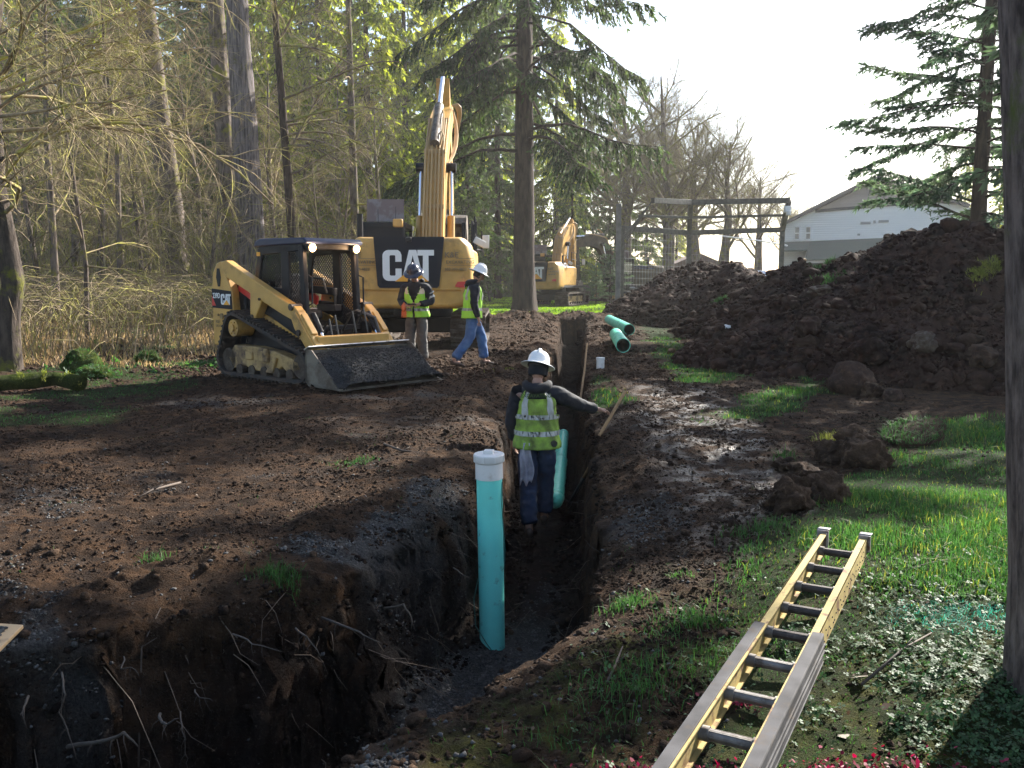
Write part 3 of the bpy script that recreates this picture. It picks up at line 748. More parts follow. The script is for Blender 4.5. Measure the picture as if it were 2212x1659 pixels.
    # exhaust, hand rails, mirror
    b = MB(); b.tube([(-1.6, 1.28, 2.3), (-1.6, 1.28, 3.15)], .07, 12); b.tube([(-1.6, -1.12, 2.35), (-1.6, -1.12, 2.95)], .05, 12); split(b.build('exhaust', M_blk, root))
    b = MB()
    for p in ([(-.6, -1.33, 2.3), (-.6, -1.33, 3.15), (.3, -1.33, 3.1), (.3, -1.33, 2.25)], [(-.6, -1.33, 2.75), (.3, -1.33, 2.7)], [(-2.1, -1.33, 2.4), (-2.1, -1.33, 2.95), (-1.2, -1.33, 2.95), (-1.2, -1.33, 2.4)], [(.3, -1.33, 2.4), (1.0, -1.45, 2.4), (1.0, -1.45, 2.9)]): b.tube(p, .022, 6)
    split(b.build('hand_rail', M_blk, root))
    b = MB(); b.box((1.0, -1.55, 2.62), (.05, .18, .34)); b.box((-1.25, -1.47, 2.52), (.05, .28, .16), (.5, 0, 0)); split(b.build('mirror', M_lens, root, bevel=.02))
    # boom: polyline of (x,z,half depth) in the plane y=yb
    B = [Vector((p[0], p[1])) for p in boom]; Hh = [p[2] for p in boom]
    up, lo = [], []
    for i, p in enumerate(B):
        d = (B[min(i+1, len(B)-1)]-B[max(i-1, 0)]).normalized(); nn = Vector((-d.y, d.x)); up.append(p+nn*Hh[i]); lo.append(p-nn*Hh[i])
    b = MB()
    for i in range(len(B)-1): b.prism([tuple(lo[i]), tuple(lo[i+1]), tuple(up[i+1]), tuple(up[i])], 'y', yb-.27, yb+.27)
    bo = b.build('boom', M_yel, root)
    bm = bmesh.new(); bm.from_mesh(bo.data); bmesh.ops.remove_doubles(bm, verts=bm.verts, dist=.001); bm.to_mesh(bo.data); bm.free()
    # hydraulic lines on the back of the boom
    b = MB(); k = max(2, len(B)//2+1)
    for j, off in enumerate((-.22, -.13, -.04, .06, .15, .23)):
        b.tube([(u_.x-.05-(.03 if j % 2 else 0), yb+off, u_.y+.04) for u_ in up[:len(up)-1]], .026, 6)
    for i in range(0, len(up)-1):
        b.box((up[i].x, yb, up[i].y+.02), (.09, .56, .10))
    b.build('hydraulic_lines', M_tube, bo)
    # boom cylinders
    pm = B[len(B)//2]; nm = lo[len(B)//2]
    for sy in (-1, 1):
        a = Vector((B[0].x+.55, yb+sy*.42, B[0].y-.25)); e = Vector((pm.x*.85+nm.x*.15, yb+sy*.40, pm.y*.8+nm.y*.2)); m = a.lerp(e, .55)
        q = MB(); q.tube([a, m], .10, 14); cy = q.build('boom_cylinder', M_yel, root, smooth='auto')
        q = MB(); q.tube([m, e], .05, 12); q.build('rod', M_chrome, cy, smooth='auto')
        q = MB(); q.tube([e-Vector((0, .13, 0)), e+Vector((0, .13, 0))], .13, 16); q.build('pin_cap', M_blk, cy, smooth='auto')
    # stick and its cylinder
    S0 = Vector((B[-1].x, B[-1].y)); S1 = Vector(stick[1]); Sb = Vector(stick[0])
    q = MB(); d = (S1-S0).normalized(); nn = Vector((-d.y, d.x))
    q.prism([tuple(Sb), tuple(S0-nn*.28), tuple(S1-nn*.14), tuple(S1+nn*.14), tuple(S0+nn*.30)], 'y', yb-.19, yb+.19); st = q.build('stick', M_yel, root)
    ca = up[len(B)//2] + Vector((.0, .22)); m = ca.lerp(Sb, .55)
    q = MB(); q.tube([(ca.x, yb, ca.y), (m.x, yb, m.y)], .125, 16); sc_ = q.build('stick_cylinder', M_bucket if not lit else M_yel, root, smooth='auto')
    q = MB(); q.tube([(m.x, yb, m.y), (Sb.x, yb, Sb.y)], .065, 14); q.build('rod', M_chrome, sc_, smooth='auto')
    # loose hoses at the elbow
    q = MB(); r = random.Random(4)
    for k in range(6):
        a = Vector((up[len(up)//2].x, yb-.2+.08*k, up[len(up)//2].y+.05)); e = Vector((m.x if k % 2 else ca.x+.5, yb+(-.1+.04*k), (m.y if k % 2 else ca.y+.4)))
        mid = a.lerp(e, .5)+Vector((-.15, r.uniform(-.25, .25), .25)); pts = [a.lerp(mid, t/4).lerp(mid.lerp(e, t/4), t/4) for t in range(5)]; q.tube(pts, .022, 6)
    for k in range(4):
        a = Vector((B[-1].x-.6, yb-.28, B[-1].y+.1)); e = a.lerp(Vector((S1.x, yb-.3, S1.y)), .35); mid = a.lerp(e, .5)+Vector((-.1, -.30-.06*k, .55+.1*k))
        q.tube([a.lerp(mid, t/5).lerp(mid.lerp(e, t/5), t/5) for t in range(6)], .024, 6)
        a = Vector((B[len(B)//2].x, yb-.3, B[len(B)//2].y)); e = Vector((B[-1].x-.5, yb-.30, B[-1].y)); mid = a.lerp(e, .5)+Vector((0, -.25-.05*k, -.25))
        q.tube([a.lerp(mid, t/5).lerp(mid.lerp(e, t/5), t/5) for t in range(6)], .024, 6)
    split(q.build('hose', M_tube, bo))
    # bucket on the stick
    q = MB(); cx, cz = S1.x, S1.y; ang0 = stick[2] if len(stick) > 2 else 0
    prof = []
    for k in range(9): a = ang0 + PI*.15 + k*PI*1.15/8; prof.append((cx-.35+.62*math.cos(a)*-1, cz-.62+.55*math.sin(a)))
    inner = [(cx-.35+(p[0]-cx+.35)*.90, cz-.62+(p[1]-cz+.62)*.90) for p in prof]
    for i in range(8): q.prism([prof[i], prof[i+1], inner[i+1], inner[i]], 'y', yb-.6, yb+.6)
    q.prism(prof, 'y', yb-.62, yb-.58); q.prism(prof, 'y', yb+.58, yb+.62)
    for k in range(5): q.bar((prof[-1][0], yb-.5+k*.25, prof[-1][1]), (prof[-1][0]+.02, yb-.5+k*.25, prof[-1][1]-.22), .08, .05)
    q.bar((cx, yb, cz+.05), (cx-.2, yb, cz-.25), .2, .4)
    q.build('bucket', M_bucket, root)
    return root

def gz(x, y): return float(H(np.array([x]), np.array([y]), False)[0])
p = aty(883, 600, 19.3)
hd = math.radians(90)
ex_c = (p.x + math.cos(hd)*3.05, 19.3 + math.sin(hd)*3.05)
excavator('excavator', 'large yellow tracked excavator behind the two standing workers, its boom raised high', (ex_c[0], ex_c[1], gz(*ex_c)-.04), hd,
          [(.35, 1.95, .30), (.95, 3.3, .40), (1.65, 4.65, .46), (2.8, 5.6, .42), (4.7, 6.55, .24)], [(4.25, 7.45), (5.9, 3.7), 0], yb=-.22)
p2 = aty(1156, 600, 50); hd2 = math.radians(68)
c2 = (p2.x + math.cos(hd2)*3.05, 50+math.sin(hd2)*3.05)
excavator('excavator', 'smaller looking yellow excavator on the sunlit lawn, partly behind the big fir trunk', (c2[0], c2[1], gz(*c2)-.03), hd2,
          [(.35, 1.95, .28), (.7, 2.9, .36), (1.15, 3.75, .46), (1.9, 4.35, .40), (3.1, 4.9, .22)], [(2.7, 5.3), (3.5, 1.6), 0], s=1.0, lit=True)
c3 = (7.2, 60)
excavator('excavator', 'dark dirty excavator standing behind the small spruce, half hidden by the lit one', (c3[0], c3[1], gz(*c3)), math.radians(205),
          [(.35, 1.95, .28), (.9, 3.2, .38), (1.5, 4.1, .46), (2.4, 4.3, .40), (3.6, 4.0, .22)], [(4.0, 4.5), (3.3, 1.3), 0], s=.95, writing=False, M_yel=mat('faded_dark_paint', (.075, .055, .030), .8, mud=(.04, .03, .022), mud_lo=.45, mud_hi=.65, mud_scale=3))

# ----------------------------------------------------------------- compact track loader (faces +X)
LSC = 1.035
def loader(loc, rz):
    root = empty('compact_track_loader', loc, rz); tag(root, 'small yellow tracked loader with lit cab lamps and a bucket full of gravel', 'skid steer loader')
    for sy in (-1, 1):
        y0, y1 = (sy*.69-.18, sy*.69+.18)
        circ = [(-.93, .28, .24), (-.72, .76, .24), (.92, .27, .23)]
        t = track_belt(circ, y0, y1, .045, .088, .03).build('track', M_rub, root)
        yo = sy*.80
        f = MB(); f.prism([(-.95, .30), (-.78, .50), (-.2, .50), (.25, .46), (.85, .34), (.92, .22), (.6, .15), (.45, .24), (.3, .14), (-.3, .14), (-.5, .2), (-.8, .14)], 'y', min(sy*.60, yo), max(sy*.60, yo)); f.build('track_frame', M_yelm, t, bevel=.02)
        f = MB(); f.box((-.35, yo+sy*.012, .36), (.18, .03, .12)); f.box((.05, yo+sy*.02, .37), (.22, .05, .16)); f.box((.12, yo+sy*.03, .44), (.07, .06, .10)); f.prism([(.1, .14), (.32, .38), (.38, .36), (.28, .14)], 'y', min(yo, yo+sy*.05), max(yo, yo+sy*.05)); split(f.build('tension_bracket', M_yelm, t, bevel=.012))
        q = MB()
        for k in range(5): q.tube([(-.62+k*.32, sy*.55, .135), (-.62+k*.32, sy*.82, .135)], .085, 16)
        q.tube([(.90, sy*.55, .27), (.90, sy*.80, .27)], .17, 20); q.tube([(-.93, sy*.55, .27), (-.93, sy*.80, .27)], .18, 20)
        split(q.build('roller', M_steel, t, smooth='auto'))
        q = MB(); q.tube([(-.72, sy*.55, .76), (-.72, sy*.84, .76)], .13, 24); q.tube([(-.72, sy*.84, .76), (-.72, sy*.87, .76)], .055, 16)
        for k in range(6): q.tube([(-.72+.095*math.cos(k*PI/3), sy*.84, .76+.095*math.sin(k*PI/3)), (-.72+.095*math.cos(k*PI/3), sy*.855, .76+.095*math.sin(k*PI/3))], .012, 6)
        q.build('drive_sprocket', M_yel, t, smooth='auto')
    b = MB(); b.prism([(-1.1, .35), (.95, .30), (1.0, .62), (.2, .78), (-1.1, 1.0)], 'y', -.50, .50); b.build('chassis', M_blk, root, bevel=.03)
    # yellow sill above the track, dark guard over it
    for sy in (-1, 1):
        b = MB(); b.prism([(-.45, .98), (-.30, .98), (1.0, .52), (1.0, .36), (.85, .36), (-.45, .86)], 'y', min(sy*.50, sy*.56), max(sy*.50, sy*.56)); b.build('side_sill', M_yel, root, bevel=.012)
        b = MB(); b.prism([(-.40, 1.16), (.10, 1.12), (.80, .84), (.84, .60), (.7, .60), (-.1, .93), (-.40, 1.0)], 'y', min(sy*.50, sy*.58), max(sy*.50, sy*.58)); b.build('side_guard', M_blk, root, bevel=.015)
    b = MB(); b.box((-1.08, 0, .98), (.42, 1.04, 1.0)); b.prism([(-1.3, 1.40), (-.6, 1.50), (-.6, 1.0), (-1.3, 1.0)], 'y', -.48, .48); b.build('engine_cover', M_blk, root, bevel=.03)
    # rear towers
    for sy in (-1, 1):
        a, e = sorted((sy*.56, sy*.70))
        b = MB(); b.prism([(-1.52, .46), (-1.18, .46), (-1.10, .62), (-1.02, .80), (-.93, 1.02), (-.96, 1.30), (-1.16, 1.68), (-1.24, 1.77), (-1.36, 1.74), (-1.47, 1.60), (-1.52, 1.36)], 'y', a, e)
        tw = b.build('rear_tower', M_yel, root, bevel=.018)
        o_ = sy*.703
        if sy < 0:
            # local 2D: x -> +X, y -> Z, normal -> -Y
            MM = Matrix.Translation((-1.512, o_, 1.05)) @ Matrix(((1, 0, 0, 0), (0, 0, -1, 0), (0, 1, 0, 0), (0, 0, 0, 1)))
            b = MB(); b.M = MM; b.prism([(0, 0), (.572, -.02), (.55, .26), (0, .30)], 'z', 0, .003); d = b.build('decal_panel', M_dec, tw)
            b = MB(); b.M = MM; b.prism([(0, .19), (0, .03), (.11, .03)], 'z', .003, .006); b.build('decal_wedge', M_red, tw)
            text_mesh('lettering', '239D', .115, M_white, tw, MM @ Matrix.Translation((.025, .15, .004)), .002, .002, xs=.82)
            wa, oa = MB(), MB(); logo(wa, oa, MM @ Matrix.Translation((.265, .05, .003)), .165); wa.build('letters', M_white, tw); oa.build('triangle', M_ora, tw)
            text_mesh('lettering', 'K&E', .07, M_gry, tw, MM @ Matrix.Translation((.08, -.24, .001)), .001)
            text_mesh('lettering', 'EXCAVATING', .052, M_gry, tw, MM @ Matrix.Translation((.08, -.30, .001)), .001)
            b = MB(); b.tube([(-1.24, o_, .92), (-1.24, o_-.02, .92)], .045, 16); b.tube([(-1.34, o_, .94), (-1.34, o_-.02, .94)], .018, 8); b.build('latch', M_yelm, tw)
            b = MB(); b.prism([(-1.33, 1.38), (-1.27, 1.38), (-1.24, 1.52), (-1.27, 1.66), (-1.34, 1.66), (-1.37, 1.52)], 'y', o_-.004, o_+.01); b.build('pivot_slot', M_blk, tw)
        # lift arm
        a, e = sorted((sy*.58, sy*.72))
        b = MB(); b.prism([(-1.20, 1.76), (-1.06, 1.78), (-.9, 1.71), (.52, 1.16), (.66, 1.12), (.76, 1.04), (1.18, .56), (1.20, .40), (1.10, .30), (.98, .42), (.95, .50), (.66, .80), (.60, .92), (.40, .98), (-.12, 1.17), (-.20, 1.05), (-.34, .87), (-.42, .88), (-.44, 1.0), (-.42, 1.28), (-1.05, 1.52), (-1.14, 1.60)], 'y', a, e)
        arm = b.build('lift_arm', M_yel, root, bevel=.015)
        b = MB(); b.bar((.72, sy*.65, 1.02), (1.16, sy*.65, .52), .19, .03, (1, 0, 1)); b.bar((.80, sy*.65, 1.0), (1.05, sy*.65, .72), .10, .05, (1, 0, 1)); b.build('arm_cover', M_yel, arm, bevel=.01)
        q = MB()
        for (xx, zz, r) in ((-.38, .93, .04), (.78, .74, .045), (.62, 1.10, .05), (-.16, 1.2, .02)): q.tube([(xx, sy*.56, zz), (xx, sy*.745, zz)], r, 14)
        split(q.build('pin', M_steel, arm, smooth='auto'))
        b = MB(); b.box((-.72, sy*.52, 1.27), (.62, .05, .15), (0, .40, 0)); b.build('safety_brace', M_red, root, bevel=.01)
        q = MB(); q.tube([(-1.15, sy*.62, .98), (-.72, sy*.62, .955)], .055, 12); lc = q.build('lift_cylinder', M_blk, root, smooth='auto'); q = MB(); q.tube([(-.72, sy*.62, .955), (-.38, sy*.62, .93)], .03, 10); q.build('rod', M_chrome, lc, smooth='auto')
        # bucket tilt cylinder on the arm front
        q = MB(); q.tube([(.82, sy*.50, 1.00), (1.0, sy*.50, .74)], .045, 12); tc_ = q.build('tilt_cylinder', M_blk, root, smooth='auto'); q = MB(); q.tube([(1.0, sy*.50, .74), (1.14, sy*.50, .50)], .024, 10); q.build('rod', M_chrome, tc_, smooth='auto')
    b = MB(); b.box((1.08, 0, .60), (.13, 1.30, .20)); b.prism([(1.0, .50), (1.14, .50), (1.14, .32), (1.04, .32)], 'y', -.58, -.46); b.prism([(1.0, .50), (1.14, .50), (1.14, .32), (1.04, .32)], 'y', .46, .58); b.build('cross_member', M_yel, root, bevel=.02)
    b = MB(); b.box((1.16, 0, .34), (.06, 1.1, .34), (0, -.2, 0)); b.box((1.13, 0, .44), (.05, .9, .05)); b.build('coupler', M_blk, root, bevel=.01)
    # cab frame
    cf = MB(); W_ = .47
    for sy in (-1, 1):
        cf.bar((.62, sy*W_, .80), (.56, sy*W_, 1.98), .075, .11, (1, 0, 0)); cf.bar((.17, sy*W_, .9), (.15, sy*W_, 1.98), .05, .19, (1, 0, 0))
        cf.bar((-.62, sy*W_, 1.30), (-.46, sy*W_, 1.95), .05, .12, (1, 0, 0)); cf.bar((-.62, sy*W_, 1.34), (.15, sy*W_, 1.30), .05, .12); cf.bar((-.50, sy*W_, 1.93), (.6, sy*W_, 1.98), .05, .16)
        cf.prism([(.58, 1.98), (.30, 1.98), (.58, 1.70)], 'y', min(sy*.455, sy*.485), max(sy*.455, sy*.485))
        cf.prism([(-.5, 1.92), (-.32, 1.92), (-.56, 1.66)], 'y', min(sy*.455, sy*.485), max(sy*.455, sy*.485))
    cf.box((.60, 0, 1.97), (.09, .96, .10)); cf.bar((.60, -.46, 1.92), (.60, -.32, 1.95), .05, .05); cf.box((-.58, 0, 1.36), (.06, .94, .14)); cf.box((.66, 0, .78), (.07, .94, .08))
    cab = cf.build('cab', M_blk, root, bevel=.014)
    b = MB(); b.prism([(-.60, 1.97), (-.56, 2.06), (-.44, 2.10), (.66, 2.085), (.72, 2.04), (.72, 2.0), (-.5, 1.98)], 'y', -.52, .52); b.build('roof', M_skytop, cab, bevel=.03, seg=3)
    # mesh windows: crossing flat bars
    for sy in (-1, 1):
        for (xa, xb_, za, zb, nm) in ((-.56, .10, 1.40, 1.88, 'mesh_window'), (.20, .58, .86, 1.90, 'mesh_window')):
            b = MB(); y_ = sy*.462; st = .058
            k = 0; c0 = za-(xb_-xa)
            while c0 + k*st < zb:
                z0 = c0+k*st; k += 1
                # rising diagonal z = z0 + (x-xa)
                t0 = max(0, za-z0); t1 = min(xb_-xa, zb-z0)
                if t1 > t0+.02: b.bar((xa+t0, y_, z0+t0), (xa+t1, y_, z0+t1), .004, .011)
                z0b = z0+(xb_-xa); t0 = max(0, z0b-zb); t1 = min(xb_-xa, z0b-za)
                if t1 > t0+.02: b.bar((xa+t0, y_+.004, z0b-t0), (xa+t1, y_+.004, z0b-t1), .004, .011)
            b.build(nm, M_blk, cab)
    g = MB(); g.box((-.545, 0, 1.66), (.012, .86, .50), (0, .25, 0)); g.build('rear_window', M_clear, cab)
    b = MB(); b.box((-.50, -.502, 1.87), (.09, .004, .06)); b.build('warning_sticker', M_ora, cab)
    b = MB(); b.box((-.18, 0, .95), (.50, .50, .14)); b.box((-.42, 0, 1.28), (.12, .48, .60), (0, -.15, 0)); b.build('seat', M_int, cab, bevel=.04)
    b = MB()
    for sy in (-1, 1):
        b.box((.12, sy*.32, 1.06), (.46, .12, .10)); b.tube([(.28, sy*.32, 1.1), (.30, sy*.30, 1.25)], .022, 8); b.box((.30, sy*.30, 1.30), (.06, .05, .12))
        b.tube([(-.35, sy*.30, 1.35), (-.25, sy*.30, 1.52), (.0, sy*.30, 1.50), (.10, sy*.30, 1.28)], .02, 8)
    split(b.build('control_arm', M_int, cab, bevel=.01))
    for sy in (-1, 1):
        lp = MB(); lp.box((.68, sy*.40, 1.94), (.07, .15, .11)); h_ = lp.build('work_lamp', M_blk, cab, bevel=.02)
        lp = MB(); lp.lathe([(0, .0), (.055, .0), (.06, -.01)], 20); q = lp.build('lens', M_lamp, h_); q.matrix_local = Matrix.Translation((.722, sy*.40, 1.94)) @ Euler((0, math.radians(98), 0)).to_matrix().to_4x4()
        pl = bpy.data.lights.new('lamp_glow', 'POINT'); pl.energy = 6; pl.color = (1, .6, .3); pl.shadow_soft_size = .05; po = bpy.data.objects.new('lamp_glow', pl); C.objects.link(po); po.parent = h_; po.location = (.80, sy*.40, 1.92)
    b = MB(); b.tube([(.68, .46, 1.55), (.78, .46, 1.52), (.78, .46, 1.15), (.68, .46, 1.12)], .013, 8); b.tube([(.68, -.46, 1.55), (.76, -.46, 1.52), (.76, -.46, 1.15), (.68, -.46, 1.12)], .013, 8); split(b.build('grab_handle', M_blk, cab))
    b = MB()
    for k, yy in enumerate((-.30, -.2, .1, .3)): b.tube([(.7, yy, .7), (.95, yy*1.05, .92+.05*k), (1.05, yy*1.1, .6)], .016, 6)
    b.tube([(.55, .33, .95), (.75, .36, 1.02), (.98, .50, .92), (1.1, .52, .6)], .03, 8)
    split(b.build('hose', M_hose, root))
    # bucket
    yb = .93
    prof = [(1.20, .64), (1.19, .13), (1.26, .05), (1.95, .03), (1.95, .045), (1.30, .075), (1.225, .15), (1.235, .64)]
    q = MB(); q.prism(prof, 'y', -yb, yb)
    for sy in (-1, 1):
        a, e = sorted((sy*yb, sy*(yb-.018))); q.prism([(1.20, .66), (1.19, .12), (1.26, .035), (1.92, .02), (1.74, .24), (1.34, .66)], 'y', a, e)
    q.prism([(1.88, .02), (2.0, .02), (1.88, .05)], 'y', -yb-.005, yb+.005)
    bk = q.build('bucket', M_bucket, root); bk.scale.z = .80; bk.location.z = .01
    q = MB(); q.box((1.22, 0, .685), (.13, 2*yb-.01, .022), (0, -.5, 0)); q.build('top_lip', M_worn, bk, bevel=.004)
    # load of dark gravel
    n, m = 60, 26; vs = []; fs = []
    for i in range(n+1):
        for j in range(m+1):
            yy = -yb+.02 + (2*yb-.04)*i/n; t = j/m; xx = 1.24 + .80*t
            hh = .60 - .03*(t**2) - .56*max(0, t-.45)**1.25*1.55
            edge = 1-.12*(abs(yy)/yb)**6
            hh = max(.035, hh*edge + .035*float(fbm(np.array([xx*2.2]), np.array([yy*2.2]), 3)[0])*1.6 + .012*float(fbm(np.array([xx*14.]), np.array([yy*14.]), 3)[0]))
            hh = min(hh, max(.05, .64-(xx-1.34)*1.08)+(yb-abs(yy))*1.05+.01); vs.append((xx, yy, hh))
    for i in range(n):
        for j in range(m): a = i*(m+1)+j; fs.append((a, a+1, a+m+2, a+m+1))
    b = MB(); b.add(vs, fs); ld = b.build('gravel_load', MATS.get('load_gravel') or soilmat('load_gravel', (.032, .033, .036), (.062, .063, .066), (.018, .018, .019), 7, 1.0))
    ld.matrix_world = Matrix.Translation(loc) @ Matrix.Rotation(rz, 4, 'Z') @ Matrix.Scale(LSC, 4) @ Matrix.Diagonal((1, 1, .80, 1))
    tag(ld, 'dark grey gravel heaped in the loader bucket', 'gravel', None, 'stuff')
    bpy.context.view_layer.update(); r0_ = np.random.default_rng(6); A_ = np.array(vs); A_ = A_[r0_.integers(0, len(A_), 5000)] + r0_.normal(0, .012, (5000, 3)); Wm_ = np.array(ld.matrix_world); A_ = A_ @ Wm_[:3, :3].T + Wm_[:3, 3]
    tag(scatter('load_stones', A_, r0_.uniform(.006, .02, 5000), protos0, soilmat('load_stone', (.05, .05, .053), (.10, .10, .10), (.03, .03, .03), 9), r0_), kind='stuff')
    root.scale = (LSC, LSC, LSC)
    return root
LOADER = (-3.24, 14.05); LRZ = math.radians(-41)
loader((LOADER[0], LOADER[1], gz(*LOADER)+.0), LRZ)
# ================================================================= PEOPLE
M_skin = mat('skin', (.42, .23, .16), .55, noise_amt=.2, noise_scale=20)
M_hood = mat('dark_fabric', (.010, .011, .017), .85, noise_amt=.35, noise_scale=10, bump=.3, bump_scale=30)
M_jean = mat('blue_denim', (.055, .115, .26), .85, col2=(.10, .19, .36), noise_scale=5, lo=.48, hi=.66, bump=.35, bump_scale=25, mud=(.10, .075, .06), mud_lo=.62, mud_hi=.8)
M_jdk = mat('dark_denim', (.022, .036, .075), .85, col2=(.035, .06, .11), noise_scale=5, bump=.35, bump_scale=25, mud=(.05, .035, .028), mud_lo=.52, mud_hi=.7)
M_grp = mat('grey_trousers', (.075, .07, .068), .85, col2=(.11, .10, .09), noise_scale=6, bump=.3, bump_scale=25, mud=(.07, .05, .04), mud_lo=.55, mud_hi=.75)
M_vest = mat('safety_vest_green', (.34, .66, .05), .7, emit=None, bump=.2, bump_scale=18)
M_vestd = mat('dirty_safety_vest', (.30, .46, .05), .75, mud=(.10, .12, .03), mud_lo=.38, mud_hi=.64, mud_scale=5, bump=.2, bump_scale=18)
M_tape = mat('reflective_tape', (.40, .40, .38), .45, mud=(.30, .28, .23), mud_lo=.4, mud_hi=.7, mud_scale=14)
M_tapeo = mat('orange_reflective_tape', (.62, .50, .34), .4)
M_hatw = mat('hard_hat_white', (.74, .74, .74), .28, mud=(.40, .36, .30), mud_lo=.58, mud_hi=.72, mud_scale=9)
M_hatk = mat('hard_hat_dark', (.02, .024, .045), .22)
M_boot = mat('boot_leather', (.09, .06, .045), .8, noise_amt=.4)
M_hair = mat('dark_hair', (.015, .011, .009), .7)
M_glove = mat('orange_glove', (.60, .13, .04), .7)
M_black = mat('black_plastic', (.015, .015, .015), .4)

def skin(name, chains, mt, parent, sub=2, root_i=0):
    """chains: lists of ((x,y,z), r or (rx,ry)); shared points are merged; grows one skin surface"""
    pts = []; rad = []; ed = []
    def idx(p, r):
        for i, q in enumerate(pts):
            if (q - p).length < 1e-4: return i
        pts.append(p); rad.append(r if isinstance(r, tuple) else (r, r)); return len(pts)-1
    for ch in chains:
        pr = None
        for p, r in ch:
            i = idx(Vector(p), r)
            if pr is not None and pr != i: ed.append((pr, i))
            pr = i
    me = bpy.data.meshes.new(name); me.from_pydata([tuple(p) for p in pts], ed, []); me.update()
    o = bpy.data.objects.new(name, me); C.objects.link(o)
    m = o.modifiers.new('skin', 'SKIN'); m.use_smooth_shade = True; m.branch_smoothing = .4
    sv = me.skin_vertices[0].data
    for i, r in enumerate(rad): sv[i].radius = r; sv[i].use_root = (i == root_i); sv[i].use_loose = False
    s = o.modifiers.new('sub', 'SUBSURF'); s.levels = sub; s.render_levels = sub
    bpy.context.view_layer.update()
    dg = bpy.context.evaluated_depsgraph_get(); m2 = bpy.data.meshes.new_from_object(o.evaluated_get(dg))
    bpy.data.objects.remove(o); m2.materials.clear(); m2.materials.append(mt); m2.name = name
    if mt not in (M_skin,):
        m2.update(); amp_ = .010 if 'trouser' in name else .008
        co = [v.co.copy() for v in m2.vertices]; no = [v.normal.copy() for v in m2.vertices]
        for v, c, n in zip(m2.vertices, co, no):
            a = 1-abs(mnoise.noise(Vector((c.x*9+c.z*5, c.y*9, c.z*11))))*3.2; b_ = mnoise.noise(c*26)
            v.co = c + n*(amp_*max(-.6, a)*.8 + .0035*b_)
    for p in m2.polygons: p.use_smooth = True
    r = bpy.data.objects.new(name, m2); C.objects.link(r); r.parent = parent
    return r
def V3(*a): return Vector(a)
def lerp(a, b, t): return a + (b-a)*t

def finger(base, d, up, L, curl, r=.0085):
    """three bending bones from the base"""
    pts = [(base, r)]; p = base; ang = 0; side = d.cross(up).normalized()
    for k, l in enumerate((.45, .30, .25)):
        ang += curl*(.7 if k == 0 else 1.0)
        dd = d*math.cos(ang) - up*math.sin(ang); p = p + dd*L*l; pts.append((p, r*(.95-.12*k)))
    return pts
def hand(wrist, d, pn, thumb_side, curl=.5, sc=1.0):
    """d: direction of the palm, pn: outward normal of the back of the hand, thumb_side: +1/-1 along d x pn"""
    d = d.normalized(); pn = (pn - d*pn.dot(d)).normalized(); s = d.cross(pn)*thumb_side
    palm = wrist + d*.045*sc; ch = [[(wrist, (.026, .021)), (palm, (.036, .018)), (wrist + d*.085*sc, (.037, .016))]]
    kn = wrist + d*.085*sc
    for j, (o, L, c) in enumerate(((.027, .072, .9), (.009, .080, 1.0), (-.009, .074, 1.06), (-.027, .058, 1.15))):
        b = kn + s*o*sc + d*(.004 - abs(o)*.25)
        ch.append([(kn, (.037, .016))] + finger(b, (d+s*o*3).normalized(), pn, L*sc, curl*c))
    t0 = wrist + d*.03*sc + s*.024*sc; td = (d*.62 + s*.75 - pn*.15).normalized()
    ch.append([(palm, (.036, .018)), (t0, .013), (t0 + td*.034*sc, .0115), (t0 + td*.034*sc + (d*.9+s*.2-pn*.35).normalized()*.030*sc, .0095)])
    return ch

def hat(parent, M, mt, full=True):
    b = MB(); b.M = M
    pr = [(0.0, .148), (.03, .146), (.065, .132), (.092, .108), (.108, .075), (.114, .035), (.116, .008), (.135, -.002), (.165, -.012), (.178, -.020), (.178, -.024), (.160, -.017), (.125, -.008), (.108, .0)]
    n = 32; b.lathe(pr, n)
    vs = b.v; 
    o = b.build('hard_hat', mt, parent, smooth=True)
    for v in o.data.vertices:    # longer front and back than sides
        q = M.inverted() @ v.co; q.x *= 1.13; v.co = M @ q
    r = MB(); r.M = M; r.tube([(-.11, 0, .10), (-.06, 0, .145), (0, 0, .158), (.06, 0, .145), (.11, 0, .10)], [.008, .012, .013, .012, .008], 8); r.build('crown_ridge', mt, o, smooth=True)
    h = MB(); h.M = M; h.lathe([(.108, -.004), (.110, -.03), (.104, -.03), (.102, -.004)], 24); h.build('headband', M_black, o)
    return o

